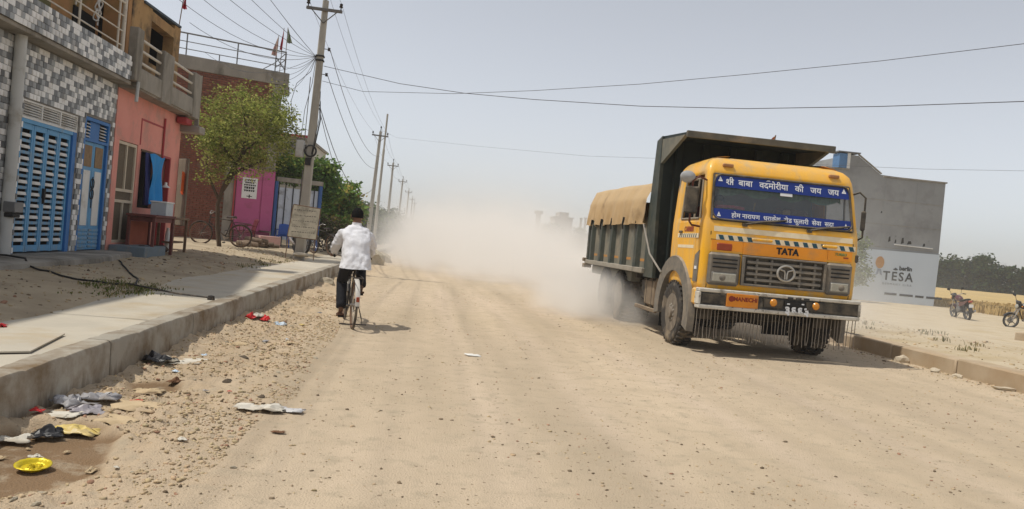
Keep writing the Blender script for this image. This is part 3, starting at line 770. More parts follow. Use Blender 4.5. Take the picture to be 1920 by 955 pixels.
bh = thing('brick_house', 'two storey bare brick house with grey parapet and roof railing behind the tree', 'house', tuple(B0))
bbox_(MB(), -4.6, -.02, -5, -.03, .2, 6.95).build('wall', m_mortar, bh)
bbox_(MB(), -.34, 0.0, -.4, .03, .3, 6.50, .01).build('corner_pillar', m_plaster, bh)
bbox_(MB(), -1.75, -1.37, -.1, .08, .3, 3.5, .01).build('pillar', m_plaster, bh)
bbox_(MB(), -4.6, .22, -5, .05, 6.52, 7.0, .015).build('parapet', m_plaster, bh)
bbox_(MB(), -.1, .26, -.3, .08, 6.20, 6.50, .015).build('corbel', m_plaster, bh)
BL, BHt = .235, .083
bm_ = [MB().box((0, 0, 0), (BL - .014, .05, BHt - .016), None, .006).mesh('brick', m_brick) for _ in range(1)]
rest = MB(); cnt = 0; bl = []
r = 0; z = .5
while z < 6.5:
    s = -4.55 + (r % 2) * BL / 2
    while s < -.40:
        if not (-1.78 < s < 0 and z < 3.45): bl.append((s, z))
        s += BL
    z += BHt; r += 1
bl.sort(key=lambda t: (t[0] < -3.7) * 10 + (t[1] < 4.9 and t[0] > -2.6) * 5 + (t[1] < 1.2) * 4 - t[1] * .1)
for (s, z) in bl:
    pr_ = random.uniform(-.008, .010)
    if cnt < 290: piece('brick', bm_[0], bh, BP(s, -.012 + pr_, z), (random.uniform(-.02, .02), 0, BANG + random.uniform(-.02, .02)))
    else: rest.box(BP(s, -.012 + pr_, z), (BL - .014, .05, BHt - .016), R3)
    cnt += 1
kind(rest.build('distant_bricks', m_brick, bh, smooth=0), 'stuff')
mb = MB()
for z in (7.22, 7.48): mb.tube([BP(-4.5, .0, z), BP(.05, .0, z)], .016, 6)
mb.build('rail', m_steel, bh)
MB().tube([BP(-4.5, 0, 7.77), BP(.05, 0, 7.77)], .028, 8).build('handrail', m_steel, bh)
for s in (-3.42, -1.69, -.32, .04): MB().tube([BP(s, 0, 6.98), BP(s, 0, 7.77)], .024, 6).build('rail_post', m_steel, bh)
MB().tube([BP(-2.3, 0, 6.98), BP(-2.3, 0, 7.23)], .02, 6).build('rail_post', m_steel, bh)
MB().tube([BP(-.75, 0, 7.0), BP(-.35, 0, 7.3), BP(.04, 0, 7.74)], .018, 6).tube([BP(-.3, 0, 7.5), BP(.04, 0, 7.1)], .018, 6).tube([BP(-.3, 0, 7.15), BP(.04, 0, 7.5)], .018, 6).build('rail_brace', m_steel, bh)
# pink painted shop front on its ground floor
pf = bbox_(MB(), -1.36, -.47, -.2, .12, .98, 3.27, .01); bbox_(pf, -.43, 0.0, -.2, .125, 1.02, 3.27, .01); bbox_(pf, -.468, -.432, -.2, .09, .98, 3.26)
pf.build('painted_front', m_pinkh, bh)
bbox_(MB(), -1.3, -.02, -.2, .06, .45, .97).build('painted_base', pmat('dull_pink_paint', (.34, .08, .15), (.27, .065, .12), scale=2, rough=.9), bh)
MB().box(BP(-1.42, .13, 1.95), (.05, .06, 2.75), R3, .006).build('red_post', m_red, bh)
bbox_(MB(), -.62, .12, .25, 1.35, .3, .86, .012).build('step_block', m_pinkl, bh)
po = bbox_(MB(), -1.16, -.62, .121, .13, 2.17, 2.93).build('poster', m_lamp, bh)
mb = MB(); zz = 2.87
for row, (n, h) in enumerate(((6, .05), (5, .06), (7, .05), (6, .08), (5, .06))):
    ss = -1.10 + random.uniform(0, .05); 
    for k in range(n):
        ww = random.uniform(.04, .075)
        if ss + ww > -.67: break
        bbox_(mb, ss, ss + ww, .13, .132, zz - h, zz - .008); 
        bbox_(mb, ss + ww * .3, ss + ww * .55, .13, .1325, zz - h - .012, zz - h * .4); ss += ww + .018
    bbox_(mb, -1.10, ss, .13, .1325, zz - .012, zz - .002); zz -= h + .035
bbox_(mb, -.98, -.78, .13, .132, 2.235, 2.262); bbox_(mb, -.90, -.86, .13, .1321, 2.19, 2.31)
kind(mb.build('lettering', m_black, po, smooth=0), 'stuff')
# blue and white compound gate beside it
cg = thing('compound_gate', 'white sheet gate with dark bars under a grey beam beside the pink front', 'gate', tuple(BP(.6, 0, 0)))
mb = bbox_(MB(), .08, 1.85, -.12, .08, 2.93, 3.10, .01); mb.build('beam', m_plaster, cg)
for s in (.10, 1.78): bbox_(MB(), s - .06, s + .06, -.1, .06, .3, 2.93, .01).build('post', pmat('blue_post_paint', (.05, .12, .32), (.04, .1, .26), rough=.7), cg)
m_sheet = pmat('pale_blue_sheet', (.55, .60, .68), (.45, .50, .58), scale=2, rough=.6, bump=.1, dirt=(.2, .2, .22), dirt_scale=3, dirt_amt=.3)
for a, b in ((.17, .44), (.46, .73), (.75, 1.02), (1.04, 1.30), (1.32, 1.70)): bbox_(MB(), a, b, -.05, -.03, .75, 2.72, .003).build('sheet_panel', m_sheet, cg)
br = MB().tube([(0, 0, .45), (0, 0, 2.93)], .02, 6).mesh('bar', m_black)
for s in (.2, .45, .74, 1.03, 1.31, 1.55): piece('bar', br, cg, BP(s, .0, 0))
# pale house behind the tree
bk = thing('pale_house', 'pale house with a red edged flat roof half hidden behind tree and pole', 'house', (-6.2, 38, 0))
MB().bx(-8.6, -5.9, 38, 44, 0, 5.3).build('wall', pmat('pale_wall', (.55, .52, .45), (.48, .45, .39), scale=1, rough=.9), bk)
MB().bx(-8.7, -5.8, 37.85, 44.1, 5.3, 5.42).build('roof_slab', m_plaster, bk)
MB().bx(-8.75, -5.75, 37.8, 37.87, 5.425, 5.55).build('roof_edge', m_red, bk)
wf = MB().bx(-7.35, -6.2, 37.9, 38.02, 4.1, 5.1).build('shutter', pmat('grey_shutter', (.12, .12, .12), (.1, .1, .1), rough=.7), bk)
sl_ = MB().bx(-.56, .56, -.03, .03, 0, .06).mesh('slat', m_plaster)
for k in range(6): piece('slat', sl_, wf, (-6.78, 37.87, 4.16 + k * .155))
MB().bx(-8.1, -7.6, 37.93, 38.02, 3.9, 4.8).build('window', m_dark, bk)

# ------------------------------------------------------------------ grey block building with banner, right
m_block = pmat('grey_block_wall', (.30, .305, .305), (.245, .25, .25), scale=.9, rough=.95, bump=.3, bscale=12, dirt=(.19, .19, .19), dirt_scale=.6, dirt_amt=.4)
chips(m_block, 3.5, (.17, .17, .17), .66)
gb = thing('block_building', 'windowless grey concrete building with sloping stair head beyond the truck', 'building', (24.5, 40, 0))
mb = MB()
Yp = RX(PI / 2)
mb.prism([(20.6, -.2), (27.5, -.2), (27.5, 6.72), (23.75, 6.84), (22.4, 7.72), (21.95, 7.72), (21.95, 6.9), (20.6, 6.9)], -47, -40.0, Yp)
mb.build('wall', m_block, gb, smooth=0)
for (a, b, z0, z1) in ((23.9, 27.56, 6.725, 6.80), (20.6, 21.94, 6.9, 6.98)): MB().bx(a, b, 39.93, 47.1, z0, z1).build('coping', m_plaster, gb)
MB().box((23.07, 39.95, 7.33), (1.64, .12, .05), Matrix.Rotation(math.atan2(.88, 1.35), 3, 'Y')).build('coping', m_plaster, gb)
MB().bx(21.3, 21.74, 39.9, 40.6, 6.99, 7.75).build('blue_door', pmat('faded_blue_sheet', (.09, .20, .38), (.07, .16, .3), rough=.6), gb)
MB().bx(21.76, 21.93, 39.93, 40.5, 6.99, 7.8).build('door_post', m_white, gb)
MB().bx(21.2, 22.45, 39.85, 40.8, 7.81, 7.87).build('door_hood', m_steel, gb)
for z in (2.98, 4.2, 5.5): MB().bx(20.7, 27.46, 39.985, 40.05, z, z + .02).build('course_joint', m_plaster, gb)
for xx in (22.4, 24.1, 25.9): MB().bx(xx, xx + .35, 39.992, 40.02, 3.02, 6.6).build('plaster_column', m_block, gb)
for k, (xx, zz, sx, sz) in enumerate(((24.6, 3.45, .13, .32), (24.95, 3.36, .10, .22), (25.35, 3.42, .16, .36), (25.75, 3.35, .26, .2), (26.6, 3.3, .14, .18), (24.0, 4.85, .09, .12))):
    MB().prism([(xx - sx / 2, zz - sz / 2), (xx + sx / 2, zz - sz * .3), (xx + sx * .3, zz + sz / 2), (xx - sx * .25, zz + sz * .4)], -40.3, -39.992, Yp).build('wall_hole', m_dark, gb)
MB().box((26.0, 39.97, 3.17), (2.2, .08, .05), Matrix.Rotation(.02, 3, 'Y')).build('broken_ledge', m_white, gb)
# advertising banner on its ground floor
bs = thing('banner', 'large pale blue advertising board reading TESA on the grey building', 'sign', (24.4, 39.9, 0))
m_ban = pmat('pale_blue_board', (.54, .60, .66), (.50, .56, .62), scale=.6, rough=.6, bump=.05)
MB().prism([(20.6, .12), (27.42, -.02), (27.5, 2.86), (20.6, 2.80)], -39.96, -39.90, Yp).build('board', m_ban, bs, smooth=0)
m_bk = pmat('sign_black', (.02, .03, .035), (.02, .025, .03), rough=.6, bump=0)
TB = lambda x, z: T(x, 39.885, z) @ RX(PI / 2)
text_mesh('lettering', 'TESA', m_bk, .66, bs, TB(25.22, 1.46), bold=.012, spacing=1.25)
text_mesh('lettering', 'berlin', m_bk, .32, bs, TB(25.62, 1.93), bold=.012)
text_mesh('lettering', 'GERMANY GIRA', pmat('sign_grey', (.2, .22, .25), (.18, .2, .23), bump=0), .16, bs, TB(25.2, 1.05), spacing=1.6)
mb = MB(); xx = 24.55
for wd in (.70, .75, .48, .88):
    k = 0
    while k < wd: mb.bx(xx + k, xx + k + .055, 39.876, 39.89, .47 - .01 * (xx - 24), .585 - .01 * (xx - 24)); k += .07
    xx += wd + .16
kind(mb.build('lettering', m_bk, bs, smooth=0), 'stuff')
MB().lathe([(.0, 0), (.24, 0), (.24, .02), (.0, .02)], 20, TB(24.12, 2.16) @ Matrix.Diagonal((1, 1.35, 1, 1))).build('emblem', pmat('ochre_emblem', (.50, .24, .06), (.42, .2, .05), bump=0), bs)
MB().prism([(-.17, -.70), (-.06, -.62), (.0, -.36), (-.1, -.34)], 0, .015, TB(24.12, 2.16)).prism([(.17, -.70), (.06, -.62), (.0, -.36), (.1, -.34)], 0, .015, TB(24.12, 2.16)).build('emblem_ribbon', pmat('ribbon_grey', (.25, .29, .36), (.22, .26, .33), bump=0), bs)
MB().prism([(24.9, 1.84), (25.05, 1.80), (25.2, 1.84), (25.05, 1.95)], -39.89, -39.876, Yp).build('emblem', m_bk, bs)

# ------------------------------------------------------------------ trees
m_bark = pmat('bark', (.10, .07, .045), (.06, .042, .028), scale=8, rough=.95, bump=.5, bscale=30, stretch=(1, 1, .3))
m_barkg = pmat('pale_bark', (.24, .20, .15), (.17, .14, .10), scale=8, rough=.95, bump=.5, bscale=30, stretch=(1, 1, .3))
m_leaf = leafmat('leaf_tint', .3)


def crown_mesh(mb, blobs, leaf, pal, spread=.24, flat=.5):
    """blobs: (centre, radii, clusters, leaves per cluster)"""
    for (c, R, nc, nl) in blobs:
        for _ in range(nc):
            while True:
                p = Vector((random.uniform(-1, 1), random.uniform(-1, 1), random.uniform(-1, 1)))
                if .25 < p.length < 1.0 + .12 * mnoise.noise(p * 3): break
            cc = Vector(c) + Vector((p.x * R[0], p.y * R[1], p.z * R[2]))
            base = random.choice(pal); k = random.uniform(.7, 1.25)
            for _ in range(nl):
                q = cc + Vector((random.gauss(0, spread), random.gauss(0, spread), random.gauss(0, spread * .7)))
                s = leaf * random.uniform(.6, 1.3); d = Vector((random.gauss(0, 1), random.gauss(0, 1), random.gauss(0, flat) - .25)).normalized()
                e = d.cross(Vector((random.gauss(0, 1), random.gauss(0, 1), random.gauss(0, 1)))).normalized() * s * .28
                j = k * random.uniform(.8, 1.2); mb.col = (base[0] * j, base[1] * j, base[2] * j)
                mb.add([q - d * s * .5, q + e, q + d * s * .5, q - e], [(0, 1, 2, 3)])
    return mb


def tree(name, label, loc, trunks, blobs, leaf, pal, group=None, bark=None, spread=.24, cat='tree'):
    t = thing(name, label, cat, loc, 0, group)
    mb = MB()
    for (path, r0, r1) in trunks:
        n = len(path); mb.tube([Vector(p) for p in path], [r0 + (r1 - r0) * i / (n - 1) for i in range(n)], 8)
    mb.build('trunk', bark or m_bark, t, smooth=60)
    cm = MB(); crown_mesh(cm, blobs, leaf, pal, spread); cm.build('crown', m_leaf, t, smooth=0, fix=False)
    return t


OLIVE = [(.29, .33, .08), (.37, .40, .11), (.17, .21, .05), (.42, .42, .14), (.31, .30, .10), (.13, .16, .045)]
GREEN = [(.10, .19, .05), (.14, .24, .06), (.08, .15, .04), (.19, .26, .06)]
YELG = [(.15, .25, .06), (.22, .31, .07), (.11, .19, .045), (.42, .34, .09), (.18, .28, .065)]
DARK = [(.035, .06, .025), (.05, .08, .03), (.03, .05, .02)]
GREY = [(.09, .12, .06), (.12, .15, .08), (.08, .105, .06)]
def ragged(c, R, n_):
    out = []
    for _ in range(n_):
        a = random.uniform(0, 2 * PI); e = random.uniform(-.6, 1.0); k = random.uniform(.85, 1.18)
        q = Vector((math.cos(a) * math.cos(e) * R[0] * k, math.sin(a) * math.cos(e) * R[1] * k, math.sin(e) * R[2] * k)) + Vector(c); r_ = random.uniform(.12, .30)
        out.append((tuple(q), (r_, r_, r_ * 1.5), random.randint(4, 9), 18))
    return out


# the neem by the bicycles
c = (-5.65, 24.6, 4.35)
tree('neem_tree', 'airy olive green tree leaning over the parked bicycle by the brick house', (-6.12, 24.3, .55),
     [([(-6.12, 24.3, .45), (-6.24, 24.35, 1.1), (-6.30, 24.4, 1.75), (-6.2, 24.4, 2.25), (-6.0, 24.45, 2.8), (-5.75, 24.5, 3.3)], .07, .045),
      ([(-6.28, 24.4, 1.9), (-6.7, 24.4, 2.7), (-6.75, 24.5, 3.2)], .045, .02), ([(-6.2, 24.4, 2.2), (-5.9, 24.4, 2.75), (-5.4, 24.5, 3.05), (-5.0, 24.5, 3.3)], .07, .03), ([(-5.75, 24.5, 3.3), (-5.7, 24.6, 4.1), (-5.9, 24.6, 4.9)], .055, .02),
      ([(-5.9, 24.5, 3.0), (-6.5, 24.6, 3.7), (-6.8, 24.7, 4.3)], .05, .015), ([(-5.75, 24.5, 3.3), (-5.2, 24.7, 4.1), (-4.9, 24.8, 4.7)], .045, .015)],
     [((-5.75, 24.6, 4.55), (.95, .95, .9), 85, 34), ((-6.45, 24.6, 4.0), (.7, .8, .7), 55, 34), ((-5.0, 24.6, 4.2), (.7, .8, .85), 52, 32), ((-5.9, 24.5, 3.5), (1.0, .8, .45), 55, 32),
      ((-6.3, 24.5, 3.2), (.6, .5, .4), 28, 26), ((-4.6, 24.6, 4.0), (.55, .5, .7), 22, 24), ((-5.1, 24.6, 3.25), (.6, .5, .35), 26, 26), ((-6.45, 24.3, 2.75), (.5, .4, .4), 18, 22), ((-5.55, 24.3, 2.85), (.6, .4, .35), 18, 22)] + ragged((-5.7, 24.6, 4.15), (1.45, 1.1, 1.25), 46), .085, OLIVE, spread=.14)
tree('mango_tree', 'dense green and yellow bush tree growing right behind the signboard', (-4.1, 37.5, .4),
     [([(-4.1, 37.5, .3), (-4.15, 37.5, 1.3), (-4.0, 37.5, 2.4)], .14, .05), ([(-4.15, 37.5, 1.3), (-4.7, 37.5, 2.4)], .08, .03)],
     [((-4.2, 37.5, 2.85), (1.0, 1.0, .85), 90, 26), ((-4.75, 37.5, 2.5), (.75, .9, .8), 60, 26), ((-3.6, 37.4, 2.2), (.7, .8, .75), 60, 26), ((-4.3, 37.2, 1.7), (1.15, .8, .8), 80, 26)], .20, YELG, spread=.17)
tree('leafy_tree', 'dark green tree rising above the white sheet gate behind the pole', (-5.2, 35.2, .4),
     [([(-5.3, 35.2, .3), (-5.3, 35.2, 2.0), (-5.2, 35.2, 3.2)], .15, .06)],
     [((-5.9, 34.8, 3.75), (1.0, .8, .65), 70, 26), ((-5.0, 35.2, 3.6), (.9, .8, .75), 75, 26), ((-4.55, 35.4, 3.0), (.6, .7, .9), 50, 26), ((-6.5, 34.6, 3.6), (.7, .7, .5), 40, 26)], .19, GREEN, spread=.17)
m_twig = pmat('twig', (.12, .095, .06), (.08, .06, .04), rough=.95, bump=0)
sh = tree('scrub', 'tangled brown green scrub at the foot of the green yellow bush tree', (-4.2, 33.5, .4), [([(-4.1, 33.5, .3), (-4.5, 33.45, .7), (-4.8, 33.4, 1.5)], .03, .01), ([(-4.1, 33.5, .3), (-3.8, 33.4, 1.4)], .03, .01), ([(-4.1, 33.5, .32), (-3.6, 33.5, .6), (-3.5, 33.4, 1.2)], .03, .01)],
          [((-4.6, 33.6, 1.2), (.6, .4, .8), 60, 16), ((-3.85, 33.5, 1.05), (.7, .4, .75), 60, 16), ((-3.2, 33.8, .9), (.5, .4, .55), 35, 16)], .13, [(.10, .085, .05), (.07, .075, .035), (.14, .11, .07), (.06, .07, .03)], spread=.16, cat='shrub')
ft = [(-5.2, 62, 3.3, 2.2, GREY, 'grey green roadside tree seen just left of the second pole'), (-3.9, 70, 2.9, 1.8, GREY, 'grey green tree standing behind the tall bare steel pole'),
      (-6.6, 92, 4.4, 2.6, GREY, 'broad grey tree between the second and third poles, in dust'), (-4.4, 97, 3.9, 2.4, GREY, 'low grey tree close behind the third pole, in dust'), (-7.9, 64, 3.4, 2.0, DARK, 'dark tree showing over the right shoulder of the green bush tree'),
      (-3.4, 112, 3.6, 2.2, GREY, 'hazy tree at the foot of the fourth pole')]
for (x, y_, h, wd, pal, lab) in ft:
    tree('roadside_tree', lab, (x, y_, .2), [([(x, y_, .1), (x + .1, y_, h * .4), (x, y_, h * .7)], .16, .06)],
         [((x, y_, h * .72), (wd * .6, 1.5, h * .30), 60, 18), ((x - wd * .45, y_, h * .6), (wd * .45, 1.2, h * .28), 40, 18), ((x + wd * .45, y_, h * .55), (wd * .45, 1.2, h * .3), 40, 18), ((x, y_, h * .3), (wd * .8, 1.2, h * .28), 45, 18)], .36, pal, 'trees along the left roadside', spread=.32)
# sapling in front of the banner
SX = -.55
tree('sapling', 'thin grey green sapling standing in front of the banner beside the truck', (21.85, 38.4, .0), [([(21.85, 38.4, -.1), (21.85, 38.4, .8), (21.95, 38.4, 1.9), (21.80, 38.4, 3.0)], .035, .012), ([(21.87, 38.4, 1.0), (22.35, 38.4, 1.7)], .02, .008), ([(21.90, 38.4, 1.5), (21.55, 38.4, 2.4)], .02, .008)],
     [((21.80, 38.4, 2.7), (.75, .6, .75), 38, 18), ((22.20, 38.4, 1.6), (.7, .6, .6), 40, 18), ((21.65, 38.4, 1.2), (.7, .6, .5), 34, 18), ((21.45, 38.4, 3.3), (.5, .5, .5), 18, 18)], .15, [(.20, .25, .13), (.27, .31, .18), (.15, .19, .09)], spread=.15)
# the dark tree line beyond the field
for k in range(21):
    x = 76 + k * 2.7 + random.uniform(-.4, .4); y_ = 134 + random.uniform(-3, 3) - k * .3; h = random.uniform(5.6, 7.0) - (0.5 if k > 9 else 0)
    tree('woodland_tree', 'dark tree in the hazy row beyond the wheat field', (x, y_, -.1), [([(x, y_, -.2), (x, y_, h * .4), (x + .2, y_, h * .75)], .2, .08)],
         [((x, y_, h * .68), (2.2, 1.8, h * .32), 60, 16), ((x + random.uniform(-1, 1), y_, h * .35), (2.3, 1.6, h * .36), 80, 18), ((x + random.uniform(-1, 1), y_ - .5, h * .14), (2.2, 1.2, h * .17), 45, 18)], .6, DARK, 'dark trees beyond the wheat field', spread=.4)

# ------------------------------------------------------------------ utility poles
m_pole = pmat('pole_concrete', (.40, .375, .32), (.31, .29, .25), scale=3, rough=.9, bump=.25, bscale=40, rand=.06, dirt=(.22, .2, .17), dirt_scale=1.2, dirt_amt=.4, stretch=(1, 1, .35))
m_arm = pmat('galvanised_arm', (.17, .16, .15), (.12, .11, .10), scale=5, rough=.6, metal=.3)
m_insul = pmat('brown_insulator', (.035, .025, .022), (.025, .02, .018), rough=.25, bump=0)
ins = MB().lathe([(.0, 0), (.018, 0), (.018, .07), (.055, .08), (.06, .11), (.035, .125), (.05, .15), (.045, .19), (.0, .21)], 12).mesh('insulator', m_insul)


def make_pole(x, y_, z0, label, lean=(0, 0), top=True):
    p = thing('utility_pole', label, 'utility pole', (x, y_, z0), 0, 'concrete poles along the left roadside', static=False)
    r = []
    for z, wx, wy in ((-.3, .29, .22), (.0, .285, .215), (2.5, .25, .19), (5.5, .205, .165), (7.72, .17, .14)):
        a, b = wx / 2, wy / 2; cq = .03; r.append([Vector(q + (z,)) for q in ((-a + cq, -b), (a - cq, -b), (a, -b + cq), (a, b - cq), (a - cq, b), (-a + cq, b), (-a, b - cq), (-a, -b + cq))])
    MB().loft(r, True, True).build('shaft', m_pole, p, smooth=30)
    MB().box((0, -.12, 7.42), (1.06, .08, .085), None, .008).build('cross_arm', m_arm, p)
    MB().tube([(-.38, -.1, 7.40), (0, -.1, 7.02)], .016, 6).tube([(.38, -.1, 7.40), (0, -.1, 7.02)], .016, 6).build('brace', m_arm, p)
    MB().bx(-.03, .03, -.03, .03, 7.72, 7.86).build('top_bracket', m_arm, p)
    for q in ((-.48, -.12, 7.462), (.48, -.12, 7.462), (0, 0, 7.86)): piece('insulator', ins, p, q)
    p.rotation_euler = (lean[0], lean[1], 0)
    return p


P1 = make_pole(-3.77, 24.3, .43, 'nearest concrete utility pole, standing behind the weathered signboard', (0, .016))
for z in (6.05, 5.92): MB().box((0, 0, z), (.25, .21, .05), None, .006).build('clamp_band', m_black, P1)
for z, s in ((6.28, 1), (5.52, 1)):
    b_ = MB().tube([(.09, -.02, z), (.22, -.02, z)], .012, 6).build('pin_bracket', m_arm, P1)
    MB().lathe([(.0, -.05), (.045, -.045), (.03, 0), (.045, .045), (.0, .05)], 10, T(.24, -.02, z)).build('insulator', m_insul, b_)
mb = MB()
for k in range(9):
    rr = .150 + .03 * random.random(); ox = random.uniform(-.012, .012); mb.tube([(.02 + ox + rr * math.cos(a), -.17 - .008 * (k % 4), 3.18 + rr * math.sin(a)) for a in [j * 2 * PI / 16 for j in range(17)]], .014, 6, cap=False)
mb.build('cable_coil', m_black, P1)
mx_ = MB().box((-.30, -.05, 3.22), (.24, .20, .50), None, .015).build('meter_box', m_pvc, P1)
MB().bx(-.2, -.10, -.06, -.02, 3.3, 3.36).build('bracket', m_arm, mx_)
MB().box((-.02, -.14, 2.86), (.16, .08, .22), None, .01).build('switch_box', m_black, P1)
mb = MB()
for k, dx in enumerate((.12, .15, .17)): mb.tube([(dx, -.05, 5.0 - .3 * k), (dx + .05, -.07, 4.2), (dx - .02, -.1, 3.5), (.06, -.15, 3.1 - .1 * k)], .010, 5)
mb.build('down_cable', m_black, P1)
MB().tube([(-.16, -.02, 2.6), (-.17, -.02, .0)], .018, 6).tube([(-.22, .0, 5.4), (-.20, -.03, 3.4)], .012, 6).build('riser_pipe', m_arm, P1)
poles = [P1]
for (x, y_, lab, ln) in ((-3.95, 53, 'second pole along the road, just left of the tall steel pole', (0, .034)), (-3.95, 76, 'third pole along the road, beyond the tall bare steel pole', (0, .012)), (-3.8, 98, 'fourth pole along the road, half sunk in dust', (0, .022)), (-3.55, 122, 'fifth pole along the road, half sunk in dust', (0, .01)), (-3.4, 147, 'sixth pole along the road, faint in the haze', (0, 0)), (-3.3, 165, 'farthest pole along the road, faintest in the haze', (0, 0))):
    c = copy_tree(P1)
    for ch in list(c.children):
        if ch.name.split('.')[0] not in ('shaft', 'cross_arm', 'brace', 'top_bracket', 'insulator'):
            for g in list(ch.children): bpy.data.objects.remove(g)
            bpy.data.objects.remove(ch)
    c.location = (x, y_, .25); c.rotation_euler = (ln[0], ln[1], 0); c['label'] = lab; poles.append(c)
sp = thing('steel_pole', 'tall bare steel tube pole beside the second utility pole', 'pole', (-3.7, 56, .3), 0, None, static=False)
MB().tube([(0, 0, -.3), (0, 0, 3.6)], .11, 10).build('lower_tube', m_pole, sp)
MB().tube([(0, 0, 3.6), (0, 0, 6.8)], .085, 10).build('middle_tube', m_pole, sp)
MB().tube([(0, 0, 6.8), (0, 0, 9.3)], .065, 10).build('upper_tube', m_pole, sp)
sp.rotation_euler = (0, .018, 0)
ff = MB().lathe([(.0, 0), (.16, .01), (.22, .06), (.18, .11), (.0, .13)], 11, T(-3.66, 23.9, .44) @ Matrix.Diagonal((1.2, 1, 1, 1))); tag(ff.build('stone', m_conc, origin=(-3.66, 23.9, .44)), 'flat pale stone lying at the foot of the nearest pole', 'stone')

# ------------------------------------------------------------------ wires
m_wire = pmat('dark_wire', (.09, .09, .10), (.07, .07, .08), rough=.6, bump=0)
bpy.context.view_layer.update()


def wire(a, b, sag, r, label, name='overhead_wire', n=14, group=None, pts=None):
    a = Vector(a); b = Vector(b)
    P = pts or [a.lerp(b, i / n) - Vector((0, 0, sag * 4 * (i / n) * (1 - i / n))) for i in range(n + 1)]
    org = tuple(P[0]); o = MB().tube(P, r, 5).build(name, m_wire, origin=org); tag(o, label, 'wire', group); return o


def at_pole(p, l): return p.matrix_world @ Vector(l)


AP = [(-.48, -.12, 7.66), (.48, -.12, 7.66), (0, 0, 8.06)]
nm = ['left arm', 'right arm', 'top pin']
for k, l in enumerate(AP):
    a = at_pole(P1, l)
    wire((a.x - .15, -8, a.z + .6), a, .35, .005, 'bare line coming overhead to the %s of the nearest pole' % nm[k], group='line wires over the left pavement')
    for i in range(4):
        wire(at_pole(poles[i], l), at_pole(poles[i + 1], l), .45, .005 if i == 0 else .007, 'bare line from the %s of the %s pole to the next' % (nm[k], ['nearest', 'second', 'third', 'fourth'][i]), group='line wires along the road')
for z, zz in ((6.28, 'upper'), (5.52, 'lower')):
    a = at_pole(P1, (.27, -.02, z)); wire(a, at_pole(poles[1], (.12, 0, z - .2)), .9, .010, '%s insulated wire sagging from the nearest pole to the second' % zz, group='line wires along the road')
a = at_pole(P1, (.12, 0, 4.6)); wire(a, at_pole(poles[1], (.1, 0, 4.2)), 1.5, .013, 'lowest cable sagging from the nearest pole to the second', group='line wires along the road')
a = at_pole(P1, (.12, 0, 4.5)); wire(a, at_pole(poles[1], (.1, 0, 3.6)), 1.9, .010, 'thin slack cable hanging under the others from the nearest pole', group='line wires along the road')
tg = at_pole(P1, (-.1, -.1, 6.0)); tg2 = at_pole(P1, (-.35, -.1, 5.9))
dr = [(BP(-.1, 0, 7.3), .25), (BP(-.3, 0, 7.0), .3), (BP(.1, .05, 6.4), .35), (BP(-.6, .05, 6.9), .5), (BP(-2.8, .05, 7.2), .6), ((-6.4, 20.7, 6.2), .4), ((-6.6, 18.1, 6.6), .5), ((-6.7, 17.6, 7.2), .5), ((-7.1, 12.5, 7.9), .5), ((-6.9, 8.0, 8.6), .5), ((-5.0, -2, 8.4), .6), ((-4.4, -4, 8.0), .7)]
dl = ['brick house rail end', 'brick house rail', 'brick house corner', 'brick house parapet', 'far side of the brick house roof', 'ruined ochre room', 'ochre roof edge', 'ochre pillar', 'upper wall of the tiled house', 'house beyond the tiled house', 'street overhead, left of the pole', 'street overhead, close left of the pole']
for (q, s), l in zip(dr, dl): wire(tg, q, s, .0065, 'service wire from the nearest pole to the ' + l, 'service_wire', group='service wires from the nearest pole')
wire(0, 0, 0, .008, 'loose wire looping down beside the nearest pole', 'service_wire', pts=[tg, tg + Vector((-.15, -.1, -.5)), tg + Vector((-.5, -.1, -.9)), tg + Vector((-.6, -.1, -1.5)), tg + Vector((-.45, -.1, -2.3)), tg + Vector((-.3, -.1, -2.7))]) if False else None
for k, pts in enumerate(([(0, 0, 0), (-.12, 0, -.45), (-.5, 0, -.85), (-.62, 0, -1.4), (-.5, 0, -2.2), (-.3, .05, -2.6)], [(0, 0, 0), (-.05, 0, -.8), (-.2, 0, -1.6), (-.25, .05, -2.5)])):
    P = [tg + Vector(p) for p in pts]; o = MB().tube(P, .009, 5).build('service_wire', m_wire, origin=tuple(P[0]))
    tag(o, ['wide loop of loose wire hanging left of the nearest pole', 'narrow loop of loose wire hanging close beside the nearest pole'][k], 'wire')
A_ = [(-3.55, 24.3, 6.2), (-1.19, 23.23, 5.73), (0.66, 22.29, 5.49), (2.51, 21.26, 5.34), (5.06, 19.68, 5.18), (7.23, 18.1, 5.1), (9.41, 16.13, 5.07), (11.05, 14.0, 5.0), (12.6, 11.5, 5.05)]
B_ = [(-3.55, 24.3, 5.75), (-2.33, 24.3, 5.57), (0.37, 22.89, 5.55), (2.53, 21.64, 5.65), (5.08, 19.98, 5.8), (7.24, 18.32, 5.96), (9.37, 16.24, 6.07), (10.94, 14.0, 6.09), (12.3, 11.5, 6.1)]
C_ = [(-3.7, 55.2, 8.3), (-2.72, 55.0, 7.9), (2.63, 47.33, 6.99), (7.26, 37.43, 5.9), (11.4, 30.0, 5.4), (17, 26, 5.3), (24, 23, 5.6)]
for pts, lab, r_ in ((A_, 'cable crossing the whole sky with the deeper sag', .009), (B_, 'cable crossing the whole sky and rising to the right', .007), (C_, 'faint wire from the tall steel pole across the road', .005)):
    P = [Vector(p) for p in pts]; o = MB().tube(P, r_, 6).build('overhead_wire', m_wire, origin=tuple(P[0]), smooth=180); tag(o, lab, 'wire')

